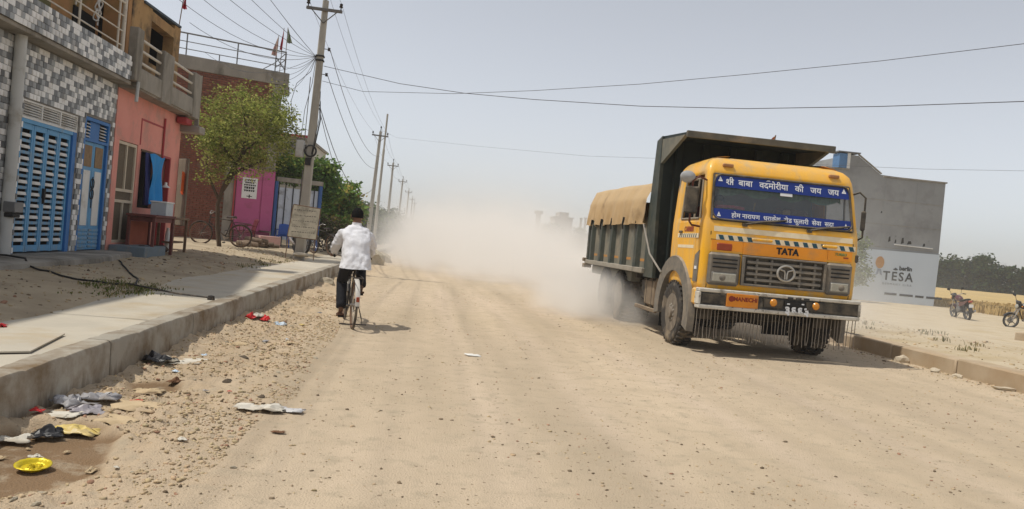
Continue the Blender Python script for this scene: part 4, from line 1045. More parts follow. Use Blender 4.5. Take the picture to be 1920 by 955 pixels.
# flags on the roofs ----------------------------------------------------------------------
def flag(base, h, col, label, ln=(0, 0), w_=.16, l_=.45, furl=.06):
    t = thing('flag', label, 'flag', tuple(base)); b = Vector(base); tip = b + Vector((ln[0], ln[1], h))
    MB().tube([b, tip], .012, 6).build('flagpole', m_woodb, t)
    m = pmat('flag_' + col[0], col[1], col[2], scale=9, rough=.85, bump=.1)
    MB().grid(lambda u, v: tip + Vector((.012 + w_ * u * (.25 + .75 * v) + ln[0] * -v * .4, furl * math.sin(u * 9 + v * 4) * v - .01, -.03 - l_ * v - .12 * u * (1 - v))), 9, 10).build('flag_cloth', m, t, smooth=180)


flag((-6.62, 20.6, 6.02), 1.0, ('red', (.50, .03, .05), (.4, .02, .04)), 'furled red flag on a stick above the ochre ruin', (.08, 0), .10, .5)
flag(BP(-.33, 0, 7.0), 1.35, ('pale_green', (.42, .50, .40), (.55, .2, .2)), 'pale green and pink flag, leftmost on the brick house roof rail', (.04, 0), -.22, .75)
flag(BP(-.15, 0, 7.0), 1.65, ('crimson', (.50, .03, .06), (.4, .02, .05)), 'narrow crimson flag, middle one on the brick house roof rail', (.03, 0), -.10, .8)
flag(BP(.02, 0, 7.0), 1.70, ('sage', (.20, .23, .15), (.16, .19, .12)), 'dark sage green flag, rightmost on the brick house roof rail', (.0, 0), .20, .55)
# weathered signboard ----------------------------------------------------------------------
sg = thing('signboard', 'weathered pale signboard tilted on two thin legs before the nearest pole', 'sign', (-3.6, 23.5, .42))
SM = T(-3.60, 23.52, 1.46) @ RY(-.0) @ RX(PI / 2 + .12)
m_old = pmat('weathered_board', (.62, .59, .49), (.48, .46, .38), scale=5, rough=.9, bump=.2, dirt=(.24, .225, .18), dirt_scale=3.5, dirt_amt=.45, stretch=(1, 4, 1))
MB().prism([(-.45, -.44), (.37, -.47), (.44, .44), (-.33, .50)], -.015, .015, SM).build('board', m_old, sg)
mb = MB()
for a, b in (((-.45, -.44), (.37, -.47)), ((.37, -.47), (.44, .44)), ((.44, .44), (-.33, .50)), ((-.33, .50), (-.45, -.44))):
    mb.tube([SM @ Vector((*a, .0)), SM @ Vector((*b, .0))], .02, 6)
mb.build('frame', m_woodb, sg)
mb = MB()
for row, (n, hh) in enumerate(((5, .05), (6, .035), (7, .03), (6, .03), (7, .03))):
    yy = .34 - row * .155 + (-.02 if row > 2 else 0); xx = -.30 - row * .012
    while xx < .33 - row * .01:
        ww = random.uniform(.02, .07)
        mb.prism([(xx, yy), (xx + ww, yy - .002), (xx + ww - .006, yy + hh * random.uniform(.5, 1)), (xx + .004, yy + hh * random.uniform(.4, 1))], .016, .0175, SM); xx += ww + .016
for a in range(18):
    t0 = a * PI / 9; mb.prism([(.02 + .25 * math.cos(t0) + .01, .12 + .07 * math.sin(t0)), (.02 + .25 * math.cos(t0 + .2), .12 + .07 * math.sin(t0 + .2)), (.02 + .235 * math.cos(t0 + .2), .12 + .062 * math.sin(t0 + .2))], .0176, .0186, SM)
mb.build('lettering', pmat('faded_lettering', (.17, .165, .15), (.24, .23, .2), scale=12, bump=0), sg, smooth=0)
for x0, x1 in ((-.43, -.44), (.34, .36)): MB().tube([SM @ Vector((x0, -.40, -.03)), (-3.6 + x1, 23.44, .38)], .016, 6).build('leg', m_woodb, sg)

# ------------------------------------------------------------------ the tipper truck
m_yel = pmat('truck_yellow', (.90, .47, .018), (.84, .41, .015), scale=2, rough=.42, bump=.16, bscale=4, stretch=(1.6, 1.6, .6), dust=.45, dirt=(.50, .36, .17), dirt_scale=1.7, dirt_amt=.38, coat=.15)
m_org = pmat('truck_orange', (.86, .33, .015), (.80, .28, .012), scale=2, rough=.45, bump=.03, bscale=15, dirt=(.42, .24, .1), dirt_scale=1.3, dirt_amt=.2, coat=.2)
m_grn = pmat('dark_green_body', (.026, .042, .037), (.018, .03, .027), scale=2.5, rough=.55, bump=.1, bscale=25, dust=.22, dirt=(.12, .11, .085), dirt_scale=1.2, dirt_amt=.22)
m_hdb = pmat('shaded_green', (.018, .028, .026), (.012, .02, .018), scale=2.5, rough=.6, bump=.1, bscale=25, dirt=(.05, .05, .042), dirt_scale=1.5, dirt_amt=.2)  # darker copy of the body green, shade behind the cab put into the colour
m_grnd = pmat('dusty_green_panel', (.14, .145, .12), (.10, .105, .09), scale=2, rough=.75, bump=.15, bscale=25, dust=.5, dirt=(.26, .22, .165), dirt_scale=1.0, dirt_amt=.5)
m_blk = pmat('truck_black', (.022, .021, .02), (.03, .028, .025), scale=4, rough=.6, bump=.1, dust=.4)
m_gry = pmat('grille_grey', (.15, .14, .125), (.11, .105, .095), scale=5, rough=.6, bump=.08, dust=.5, dirt=(.26, .22, .17), dirt_amt=.3)
m_bump = pmat('worn_bumper_white', (.60, .57, .50), (.50, .47, .41), scale=6, rough=.55, bump=.12, dirt=(.14, .12, .09), dirt_scale=4.5, dirt_amt=.36)
m_bumpd = pmat('bumper_black', (.045, .045, .043), (.03, .03, .03), scale=9, rough=.55, bump=.1, dirt=(.23, .2, .15), dirt_scale=5, dirt_amt=.35)
chips(m_yel, 15, (.20, .10, .05), .70); foot_stain(m_yel, .85, 1.75, (.50, .38, .22)); chips(m_bump, 11, (.12, .09, .06), .60); chips(m_org, 17, (.26, .12, .05), .70)
m_tyre = pmat('tyre_rubber', (.05, .045, .04), (.035, .032, .03), scale=8, rough=.9, bump=.15, dirt=(.25, .2, .14), dirt_scale=3, dirt_amt=.5)
m_rim = pmat('dusty_rim', (.24, .20, .155), (.13, .11, .085), scale=8, rough=.7, bump=.1, dirt=(.12, .1, .08), dirt_scale=6, dirt_amt=.3)
m_tarp = pmat('tan_tarpaulin', (.52, .36, .19), (.44, .30, .15), scale=1.6, rough=.9, bump=.2, bscale=14, dust=.4, dirt=(.28, .19, .10), dirt_scale=2, dirt_amt=.25)
m_navyb = pmat('blue_banner', (.012, .035, .22), (.010, .03, .18), scale=3, rough=.5, bump=0)
m_wht = pmat('white_lettering', (.72, .74, .76), (.68, .7, .72), rough=.6, bump=0)
m_stripe = pmat('cream_stripe', (.80, .70, .50), (.70, .58, .38), scale=8, rough=.5, bump=0)
m_teal = pmat('dark_teal_stripe', (.02, .08, .11), (.02, .07, .1), rough=.5, bump=0)
m_brown = pmat('red_brown_letter', (.24, .03, .015), (.2, .025, .012), rough=.6, bump=0)
m_glass = glass('windscreen_glass', (.13, .15, .17), .30, .04)  # pale grey-blue base colour stands in for light reflected off the pane
m_lens = pmat('lamp_lens', (.42, .40, .33), (.32, .31, .26), scale=30, rough=.15, bump=.2, bscale=60, spec=.6)
m_amber = pmat('amber_lens', (.70, .28, .02), (.6, .22, .015), rough=.2, bump=0, spec=.6)
m_redl = pmat('red_lens', (.34, .06, .02), (.28, .05, .02), rough=.3, bump=0)
m_tank = pmat('rusty_tank', (.20, .15, .10), (.15, .11, .075), scale=3, rough=.7, bump=.1, dust=.4, dirt=(.27, .22, .15), dirt_amt=.4)
m_inred = pmat('dark_red_lining', (.09, .015, .018), (.07, .012, .014), rough=.9, bump=0)

tr = thing('tipper_truck', 'yellow tipper truck with tan tarpaulin and blue windscreen banners driving through dust', 'truck', (5.40, 11.47, 0), math.radians(0.4), static=False)


def tb(mb, name, mat, parent=None, smooth=35, fix=True): return mb.build(name, mat, parent or tr, smooth, fix)


# cab shell from rounded rings; faces of the windscreen, door windows and quarter lights are left open
lev = [(.98, 1.24, .13), (1.08, 1.25, .12), (1.56, 1.255, .11), (1.70, 1.255, .11), (1.86, 1.255, .12), (1.99, 1.255, .14), (2.07, 1.25, .165), (2.13, 1.245, .18), (2.62, 1.215, .285), (2.77, 1.20, .325), (2.84, 1.19, .345), (2.93, 1.165, .39), (3.01, 1.10, .48), (3.07, .98, .63), (3.10, .80, .85)]


def ring(z, wv, f, back=1.72):
    half = [(0, f), (.45, f), (.80, f), (1.15 * wv / 1.25, f)]
    cx, cy, rr = wv - .075, f + .075, .075
    for a in (20, 45, 70): half.append((cx + rr * math.sin(math.radians(a)), cy - rr * math.cos(math.radians(a))))
    half += [(wv, f + .14), (wv, .60), (wv, 1.22), (wv, 1.5), (wv - .03, back), (wv * .5, back)]
    right = [Vector((u, v, z)) for u, v in half]; left = [Vector((-u, v, z)) for u, v in half[1:]]
    return right + [Vector((0, back, z))] + left[::-1]


rings = [ring(*l) for l in lev]; n = len(rings[0]); mb = MB(); V = [p for r in rings for p in r]; F = []
RSEG = {0, 1, 2}; NH = 13


def seg_id(j):  # map to half index
    return (j, 1) if j < NH else (n - 1 - j, -1)


for i in range(len(rings) - 1):
    for j in range(n):
        h = j if j < NH else n - 1 - j
        if 6 <= i <= 8 and h in (0, 1, 2): continue          # windscreen
        if 6 <= i <= 8 and h in (7, 8): continue              # quarter light and door window
        F.append((i * n + j, i * n + (j + 1) % n, (i + 1) * n + (j + 1) % n, (i + 1) * n + j))
F.append(tuple((len(rings) - 1) * n + j for j in range(n)))
cab = tb(mb.add(V, F), 'cab', m_yel, smooth=50)
sol = cab.modifiers.new('thick', 'SOLIDIFY'); sol.thickness = .03; sol.offset = -1


def fv(z):  # cab front depth at height z
    for (a, b) in zip(lev[:-1], lev[1:]):
        if a[0] <= z <= b[0]: return a[2] + (b[2] - a[2]) * (z - a[0]) / (b[0] - a[0])
    return lev[-1][2]


ZB, ZT = 2.07, 2.77
tilt = math.atan2(fv(ZT) - fv(ZB), ZT - ZB)


def FM(u, z, out=.0): return T(u, fv(z) - out, z) @ RX(PI / 2 - tilt)


def fstrip(u0, u1, z0, z1, out, t=.006, nu=2):
    m = MB(); rr = []
    for z in (z0, z1):
        rr.append([Vector((u, fv(z) - out - t, z)) for u in np.linspace(u0, u1, nu)] + [Vector((u, fv(z) - out, z)) for u in np.linspace(u1, u0, nu)])
    m.loft(rr, True, True); return m


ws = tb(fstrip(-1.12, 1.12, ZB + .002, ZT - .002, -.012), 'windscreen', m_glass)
gk = MB()
for (a, b) in (((-1.14, ZB), (1.14, ZB)), ((1.14, ZB), (1.10, ZT)), ((1.10, ZT), (-1.10, ZT)), ((-1.10, ZT), (-1.14, ZB))):
    gk.tube([(a[0], fv(a[1]) - .004, a[1]), (b[0], fv(b[1]) - .004, b[1])], .020, 8)
tb(gk, 'windscreen_rubber', m_blk)
for cu_, cz_, sx_, sz_ in ((-1.135, ZB, 1, 1), (1.135, ZB, -1, 1), (-1.10, ZT, 1, -1), (1.10, ZT, -1, -1)):
    rc = .13; pl_ = [(0, 0)] + [(sx_ * (rc - rc * math.cos(a)), sz_ * (rc - rc * math.sin(a))) for a in [k * PI / 16 for k in range(9)]]
    mc_ = FM(0, cz_) @ T(cu_, 0, 0); tb(MB().prism(pl_, .010, .019, mc_), 'windscreen_corner', m_yel, smooth=0)
    tb(MB().tube([mc_ @ Vector((p[0], p[1], .016)) for p in pl_[1:]], .015, 6), 'windscreen_rubber', m_blk)
bt_ = tb(fstrip(-1.09, 1.09, 2.575, 2.765, .004), 'banner', m_navyb)
text_mesh('lettering', 'श  री  बाबा   वदमोरीया   की   जय   जय'.replace('श  री', 'शी'), m_wht, .136, bt_, FM(0.0, 2.66, .013), bold=.0015, depth=.001)
mb = MB()
for uu in (-.80,): mb.prism([(uu - .035, -.01), (uu - .005, .0), (uu - .02, .02), (uu - .05, .01)], .010, .013, FM(0, 2.66))
mb.prism([(-.275, .062), (-.25, .085), (-.215, .085), (-.2, .066), (-.215, .075), (-.25, .075)], .010, .013, FM(0, 2.66))
for uu in (-1.01, 1.01):
    mb.prism([(uu - .035, -.03), (uu + .035, -.03), (uu + .03, -.005), (uu - .03, -.005)], .010, .013, FM(0, 2.69)).prism([(uu - .022, .0), (uu + .022, .0), (uu + .01, .03), (uu - .01, .03)], .010, .013, FM(0, 2.69)).prism([(uu - .006, .03), (uu + .006, .03), (uu, .055)], .010, .013, FM(0, 2.69))
kind(tb(mb, 'lettering', m_wht, bt_), 'stuff')
bl_ = tb(fstrip(-1.125, 1.125, 2.08, 2.235, .004), 'banner', m_navyb)
text_mesh('lettering', 'होम नारायण  धराकेश  रोड फुलारी  सेवा  सदा', m_wht, .102, bl_, FM(0.0, 2.15, .013), bold=.001, depth=.001)
mb = MB()
for uu in (-1.03, 1.03):
    mb.prism([(uu - .03, -.03), (uu + .03, -.03), (uu + .025, -.008), (uu - .025, -.008)], .010, .013, FM(0, 2.145)).prism([(uu - .02, -.003), (uu + .02, -.003), (uu + .008, .025), (uu - .008, .025)], .010, .013, FM(0, 2.145)).prism([(uu - .006, .025), (uu + .006, .025), (uu, .045)], .010, .013, FM(0, 2.145))
kind(tb(mb, 'lettering', m_wht, bl_), 'stuff')
# scalloped green curtain, inside things
cu = MB()
for s in (0,):
    pts = [(-1.0 + 2.0 * k / 60) for k in range(61)]
    top = [Vector((u, fv(2.60) + .07 + .012 * math.sin(u * 40), 2.60)) for u in pts]; bot = [Vector((u, fv(2.5) + .08 + .012 * math.sin(u * 40), 2.53 - .08 * abs(math.sin((u + .1) * PI / .52)) ** .8)) for u in pts]
    cu.loft([top, bot], closed=False)
tb(cu, 'curtain', pmat('green_curtain', (.12, .22, .13), (.08, .16, .09), rough=.9), smooth=60)
tb(MB().bx(-1.2, 1.2, .45, .95, 1.85, 2.07, .03), 'dashboard', pmat('dash_grey', (.05, .055, .06), rough=.8))
tb(MB().bx(-1.2, 1.2, 1.6, 1.66, 1.1, 2.85), 'cab_lining', pmat('lining_grey', (.16, .17, .18), (.13, .14, .15), rough=.95))
tb(MB().bx(-.95, -.45, 1.25, 1.42, 1.5, 2.35, .05).bx(-.95, -.45, .9, 1.42, 1.45, 1.6, .05), 'seat', m_inred)
tb(MB().bx(.35, .95, 1.25, 1.42, 1.5, 2.42, .05).bx(.35, .95, .9, 1.42, 1.45, 1.6, .05), 'seat', pmat('seat_brown', (.12, .06, .045), (.1, .05, .04), rough=.9))
tb(MB().lathe([(.215, -.012), (.235, 0), (.215, .012), (.195, 0)], 24, T(-.65, .85, 2.12) @ RX(math.radians(55)), True), 'steering_wheel', m_blk)
tb(MB().bx(.18, .30, .55, .62, 2.08, 2.34, .02).tube([(-.35, .55, 2.07), (-.33, .5, 2.4)], .012, 6), 'dash_ornament', pmat('brass', (.4, .28, .12), rough=.5), smooth=40)
tb(MB().grid(lambda u, v: Vector((-1.0 + .48 * u, .42 + .02 * math.sin(u * 20), 2.30 - .045 * v + .02 * math.sin(u * 3))), 14, 3), 'garland', pmat('pink_garland', (.6, .1, .15), rough=.9))
tb(MB().box((.06, fv(2.55) - .0, 2.55), (.20, .012, .05), Matrix.Rotation(-tilt, 3, 'X'), .004), 'sticker', m_wht)
# wipers
for (u0, u1) in ((-.62, -.05), (.42, .98)):
    tb(MB().tube([(u0, fv(2.03) - .04, 2.03), ((u0 + u1) / 2, fv(2.08) - .045, 2.09), (u1, fv(2.14) - .03, 2.125)], .017, 6).tube([(u0 + .08, fv(2.08) - .035, 2.07), (u1 + .1, fv(2.15) - .028, 2.145)], .016, 6).box((u0, fv(2.02) - .02, 2.02), (.07, .05, .05)), 'wiper', m_blk)
# marker lights on the roof edge
for u in (-.88, .86): tb(MB().box((u, fv(2.92) - .02, 2.925), (.17, .05, .05), None, .012), 'marker_light', pmat('dull_amber', (.42, .20, .08), (.36, .17, .07), rough=.4))
# stripes on the front
tb(fstrip(-1.10, 1.14, 1.885, 1.965, .002, .003), 'stripe', m_stripe)
tb(fstrip(-1.06, -.36, 1.84, 1.876, .002, .002), 'stripe', m_yel)
mb = MB(); mb.cur = 0; z0, z1 = 1.765, 1.835; u = -1.0
while u < 1.16:
    if not (-.47 < u < -.16 or .66 < u < .86):
        mb.add([(u, fv(z0) - .009, z0), (u + .075, fv(z0) - .009, z0), (u + .045, fv(z1) - .009, z1), (u - .03, fv(z1) - .009, z1)], [(0, 1, 2, 3)])
    u += .15
st_ = tb(fstrip(-1.06, 1.19, z0 - .006, z1 + .006, .002, .004), 'stripe', m_stripe); kind(tb(mb, 'chevrons', m_teal, st_, smooth=0, fix=False), 'stuff')
for (u0, u1) in ((-.50, -.17), (.64, .88)): tb(MB().bx(u0, u1, .075, .11, 1.79, 1.83, .012), 'panel_handle', m_yel)
tb(fstrip(-.62, .73, 1.57, 1.755, .004, .012), 'bonnet_panel', m_org)
for u0, u1 in ((-1.12, -.635), (.745, 1.14)): tb(fstrip(u0, u1, 1.60, 1.755, .002, .008), 'bonnet_panel', m_org)
text_mesh('lettering', 'TATA', pmat('maker_black', (.015, .013, .012), rough=.4, bump=0), .135, tr, T(.085, .092, 1.665) @ RX(PI / 2), bold=.006, depth=.006, spacing=1.05)
text_mesh('lettering', 'TURBO', pmat('badge_green', (.12, .30, .12), rough=.5, bump=0), .06, tr, T(.95, .098, 1.70) @ RX(PI / 2), depth=.004, shear=.2)
tb(MB().bx(1.0, 1.08, .094, .10, 1.645, 1.665), 'badge', m_redl)
tb(MB().bx(-1.04, -.80, .085, .11, 1.60, 1.71, .015), 'side_flasher', m_redl)
tb(MB().box((1.225, .16, 1.66), (.06, .12, .12), None, .015), 'corner_light', m_blk)
for u in (-1.145, 1.15):
    tb(fstrip(u - .006, u + .006, 1.02, 1.88, .0015, .004), 'panel_gap', m_black)
for z in (1.562, 1.758): tb(fstrip(-1.14, 1.14, z - .005, z + .005, .0012, .003), 'panel_gap', m_black)
# grille
gr_ = tb(MB().bx(-.62, .70, .09, .13, 1.10, 1.555, .01), 'grille', m_blk)
mb = MB()
for z, h in ((1.115, .035), (1.545, .03)): mb.bx(-.63, .71, .03, .095, z - h / 2, z + h / 2, .008)
for u in (-.612, .692): mb.bx(u - .02, u + .02, .03, .095, 1.13, 1.53, .006)
tb(mb, 'grille_frame', m_gry, gr_)
slm = MB().box((0, 0, 0), (1.20, .055, .045), Matrix.Rotation(-.25, 3, 'X'), .008).mesh('grille_slat', m_gry)
for k in range(4): piece('grille_slat', slm, gr_, (.04, .062, 1.195 + k * .087))
dv_ = MB().box((0, 0, 0), (.035, .05, .38), None, .006).mesh('grille_bar', m_gry)
for u in (-.40, -.165, .30, .53): piece('grille_bar', dv_, gr_, (u, .068, 1.33))
mb = MB(); EM = T(.055, .012, 1.335) @ RX(PI / 2)
mb.lathe([(.118, -.01), (.138, 0), (.118, .012), (.104, 0)], 28, EM @ Matrix.Diagonal((1.12, .95, 1, 1)), True)
for s in (-1, 1):
    mb.tube([EM @ Vector((s * .015, -.09, 0)), EM @ Vector((s * .018, .0, 0)), EM @ Vector((s * .03, .035, 0)), EM @ Vector((s * .105, .058, 0))], .013, 6)
tb(mb, 'emblem', pmat('emblem_silver', (.42, .40, .36), (.36, .34, .3), rough=.4, metal=.4, bump=0), gr_)
tb(MB().lathe([(0, 0), (.115, 0), (.115, .006), (0, .006)], 24, T(.055, .03, 1.335) @ RX(PI / 2)), 'emblem_plate', m_blk, gr_)
# headlight clusters
for s, u0, u1 in ((-1, -1.16, -.655), (1, .735, 1.15)):
    hl = tb(MB().bx(u0, u1, .05, .13, 1.07, 1.565, .05), 'headlight', m_gry); uc = (u0 + u1) / 2; ww = u1 - u0
    tb(MB().bx(u0 + .05, u1 - .05, .03, .06, 1.11, 1.27, .02), 'headlight_rim', pmat('lamp_rim', (.2, .19, .17), rough=.5, bump=0), hl)
    tb(MB().bx(u0 + .065, u1 - .065, .022, .05, 1.125, 1.258, .02), 'lens', m_lens, hl)
    tb(MB().lathe([(0, .0), (.05, .0), (.035, .012), (0, .016)], 14, T(uc + s * .03, .022, 1.19) @ RX(PI / 2)), 'bulb', m_gry, hl)
    vm = MB().bx(-ww / 2 + .06, ww / 2 - .06, -.012, .012, -.011, .011, .003).mesh('vent_slot', m_black)
    for k in range(3): piece('vent_slot', vm, hl, (uc, .046, 1.345 + k * .062))
# bumper
bp_ = tb(MB().bx(-1.285, 1.285, .0, .14, .70, 1.005, .018), 'bumper', m_bumpd)
mb = MB()
for z, h in ((.985, .055), (.735, .06)): mb.bx(-1.293, 1.293, -.025, .147, z - h / 2, z + h / 2, .012)
for u in (-1.28, 1.28): mb.bx(u - .022, u + .022, -.022, .145, .766, .957, .01)
tb(mb, 'bumper_rim', m_bump, bp_)
tb(MB().bx(-1.24, -.88, -.012, .0, .79, .93, .006), 'bumper_panel', m_blk, bp_)
tb(MB().bx(.70, 1.26, -.012, .0, .78, .945, .006), 'bumper_panel', m_blk, bp_)
op = tb(MB().bx(-.86, -.36, -.032, -.0, .765, .965, .006), 'orange_plate', pmat('plate_orange', (.72, .26, .02), (.62, .2, .015), scale=4, rough=.5, bump=0, dirt=(.4, .25, .1), dirt_amt=.3))
text_mesh('lettering', 'MANECHI', m_brown, .085, op, T(-.565, -.034, .885) @ RX(PI / 2), bold=.003)
tb(MB().lathe([(0, 0), (.045, 0), (.045, .003), (0, .003)], 16, T(-.785, -.033, .885) @ RX(PI / 2)), 'emblem', m_brown, op)
for u in (-.12, .56):
    fl_ = tb(MB().prism([(-.14, -.075), (.14, -.075), (.16, .05), (-.16, .05)], 0, .03, T(u, -.005, .88) @ RX(PI / 2)), 'fog_light', m_blk)
    tb(MB().lathe([(0, 0), (.058, 0), (.045, .02), (0, .028)], 16, T(u, -.035, .88) @ RX(PI / 2)), 'lens', m_amber, fl_)
np_ = tb(MB().bx(.06, .46, -.028, 0, .845, .925, .006), 'number_plate', m_black)
tb(MB().bx(.10, .14, -.034, -.029, .87, .89).bx(.33, .37, -.034, -.029, .88, .9), 'bolt', m_wht, np_)
for k in range(3): tb(MB().bx(.10 + k * .13, .19 + k * .13, -.034, -.024, .95, .985, .003), 'bumper_slot', m_bumpd)
text_mesh('lettering', '३६६३', m_wht, .17, tr, T(.265, -.029, .775) @ RX(PI / 2), bold=.008, spacing=1.1)
# hanging rods below the bumper
m_rod = pmat('rusty_chain', (.25, .22, .18), (.18, .15, .12), scale=20, rough=.8, bump=0)
rods = []
for q in range(3):
    rods.append(MB().tube([(0, 0, 0), (.002 * q, .002, -.18), (-.002, 0, -.36), (.010 * (q - 1), .008, -.455)], [.0062, .0062, .0062, .008], 5).mesh('chain', m_rod))
for k in range(46):
    piece('chain', rods[k % 3], tr, (-1.27 + k * 2.54 / 45 + random.uniform(-.008, .008), .05, .702), (random.uniform(-.03, .03), random.uniform(-.022, .022), random.uniform(0, 6)), (1, 1, random.uniform(.95, 1.04)))
# cab sides: arch flares, doors, mirrors
AX = (1.27, 4.95, 6.28); RW = .52


def arc(u0, u1, r0, r1, a0, a1, cv, cz, nn=18, taper=True):
    m = MB(); rr = []
    for k in range(nn + 1):
        a = math.radians(a0 + (a1 - a0) * k / nn); ro = r1
        q = [Vector((u0, cv + rad * math.cos(a), cz + rad * math.sin(a))) for rad in (r0, ro)] + [Vector((u1, cv + rad * math.cos(a), cz + rad * math.sin(a))) for rad in (ro - .03, r0)]
        rr.append(q)
    return m.loft(rr, True, True)


for s in (-1, 1):
    tb(arc(s * 1.20, s * 1.30, .66, .93, -8, 196, AX[0], .56), 'wheel_arch', m_gry)
    tb(arc(s * .85, s * 1.22, .68, .71, 0, 185, AX[0], .56), 'arch_liner', m_blk)
    tb(MB().bx(s * 1.02, s * 1.27, .14, .40, .74, 1.0, .03), 'corner_step', m_yel)
    tb(MB().prism([(.24, 1.09), (.42, 1.09), (.40, 1.50), (.22, 1.58)], s * 1.254, s * 1.264, Matrix(((0, 0, 1, 0), (1, 0, 0, 0), (0, 1, 0, 0), (0, 0, 0, 1)))), 'air_intake', m_gry)
    tb(MB().bx(s * 1.264, s * 1.272, .27, .36, 1.28, 1.33), 'reflector', m_wht)
    fr_ = MB()
    for a, b in (((.40, 2.07), (.62, 2.07)), ((.62, 2.07), (.62, 2.70)), ((.62, 2.70), (.46, 2.70)), ((.46, 2.70), (.36, 2.07)), ((.62, 2.07), (1.22, 2.07)), ((1.22, 2.07), (1.22, 2.70)), ((1.22, 2.70), (.62, 2.70))):
        wa = 1.25 - (a[1] - 2.06) * .062; wb = 1.25 - (b[1] - 2.06) * .062; fr_.tube([(s * (wa + .002), *a), (s * (wb + .002), *b)], .018, 6)
    dr_ = tb(MB().bx(s * 1.2505, s * 1.262, .44, 1.30, 1.13, 2.02, .006), 'door', m_yel); tb(fr_, 'window_frame', pmat('dull_frame', (.3, .25, .18), rough=.6, bump=0), dr_)
    tb(MB().bx(s * 1.262, s * 1.29, 1.08, 1.2, 1.84, 1.88, .008), 'handle', m_blk, dr_)
    ss_ = tb(MB().bx(s * 1.262, s * 1.266, .3, 1.30, 1.765, 1.835), 'stripe', m_stripe, dr_)
    mb = MB()
    for k in range(9): mb.add([(s * 1.2675, .42 + k * .095, 1.77), (s * 1.2675, .46 + k * .095, 1.77), (s * 1.2675, .44 + k * .095, 1.83), (s * 1.2675, .40 + k * .095, 1.83)], [(0, 1, 2, 3)])
    kind(tb(mb, 'chevrons', m_teal, dr_, 0, False), 'stuff')
    tb(MB().bx(s * 1.262, s * 1.266, .5, 1.25, 1.60, 1.65), 'stripe', m_stripe, dr_)
    SMX = Matrix(((0, 0, s, 0), (1 if s > 0 else -1, 0, 0, 0), (0, 1, 0, 0), (0, 0, 0, 1)))
    text_mesh('lettering', 'CARRIER', m_redl, .11, dr_, T(s * 1.2675, .78, 1.90) @ SMX, bold=.004, depth=.001, shear=.2)
    # mirrors
    um = -1.46 if s < 0 else 1.33; vm_ = .24 if s < 0 else .2
    ma = tb(MB().tube([(s * 1.18, .36, 2.66), (um * .93, vm_ + .02, 2.70), (um, vm_, 2.62), (um, vm_, 2.0), (um * .96, vm_ + .05, 1.95), (s * 1.25, .34, 1.94)], .016, 8), 'mirror_arm', m_blk if s > 0 else pmat('rust_red_arm', (.13, .04, .025), rough=.6))
    if s < 0:
        tb(MB().box((um, vm_ + .0, 2.33), (.20, .07, .42), Matrix.Rotation(-.2, 3, 'Z'), .025), 'mirror', m_blk, ma)
        tb(MB().lathe([(0, 0), (.12, .0), (.11, .05), (.06, .09), (0, .1)], 18, T(um - .07, vm_ + .06, 2.68) @ RX(PI / 2) @ Matrix.Diagonal((1, .8, 1, 1))), 'round_mirror', pmat('mirror_grey', (.34, .34, .34), (.3, .3, .3), rough=.35, bump=0), ma)
    else:
        tb(MB().box((um - .01, vm_, 2.26), (.09, .06, .32), Matrix.Rotation(.3, 3, 'Z'), .025), 'mirror', m_blk, ma)
# underside
ch_ = MB().bx(-.46, -.36, .3, 7.9, .72, .95).bx(.36, .46, .3, 7.9, .72, .95)
for v in (.45, 2.0, 3.4, 5.6, 7.6): ch_.bx(-.359, .359, v, v + .12, .74, .93)
tb(ch_, 'chassis', m_blk, smooth=0)
tb(MB().bx(-.38, .38, .32, 1.6, .95, 1.5, .1).bx(-.3, .3, .5, 1.5, .55, .94, .1), 'engine', m_blk)
for v in AX: tb(MB().tube([(-1.0, v, RW), (-.3, v, RW - .03), (0, v, RW), (.3, v, RW - .03), (1.0, v, RW)], [.07, .08, .16 if v > 2 else .08, .08, .07], 10), 'axle', m_blk)
for s in (-1, 1):
    tb(MB().bx(s * .40, s * .48, .55, 2.0, .56, .64, .02), 'leaf_spring', m_blk)
# wheels
prof = [(.30, -.12), (.40, -.14), (.475, -.145), (.505, -.12), (.518, -.06), (.52, 0), (.518, .06), (.505, .12), (.475, .145), (.40, .14), (.30, .12)]


def wheel(u, v, side, dual=False):
    w_ = thing('wheel', '', ''); del w_['label'], w_['category']; w_.parent = tr; w_.location = (u, v, RW)
    A = RY(PI / 2) if side > 0 else RY(-PI / 2); ROOT.pop(w_.name, None)
    ty = MB()
    for off in ((0,) if not dual else (0, -.32)):
        ty.lathe([(r_, z_ + off) for r_, z_ in prof], 40, A)
        for k in range(34):
            a = 2 * PI * k / 34
            for q in (-1, 1):
                ty.box(A @ Vector((math.cos(a + q * .045) * .522, math.sin(a + q * .045) * .522, off + q * .075)), (.035, .05, .11), (A @ RZ(a)).to_3x3())
    ty.build('tyre', m_tyre, w_, smooth=45)
    rm = MB().lathe([(.315, .13), (.30, .10), (.285, .02), (.24, -.0), (.16, .03), (.15, .09), (.10, .11), (.09, .17), (.0, .18)] if not dual else [(.315, .13), (.30, .10), (.285, -.06), (.2, -.1), (.15, -.1), (.13, .04), (.0, .05)], 28, A)
    rm.build('rim', m_rim, w_, smooth=40)
    hb = MB()
    for k in range(10):
        a = 2 * PI * k / 10; hb.lathe([(0, 0), (.024, 0), (.024, .06), (0, .065)], 6, A @ T(.125 * math.cos(a), .125 * math.sin(a), .08))
    hb.build('wheel_nuts', m_plaster, w_)
    kb = MB()
    for k in range(8):
        a = 2 * PI * k / 8 + .2; kb.lathe([(0, 0), (.052, 0), (.052, .006), (0, .006)], 10, A @ T(.222 * math.cos(a), .232 * math.sin(a), .012))
    kb.build('hand_holes', m_black, w_)


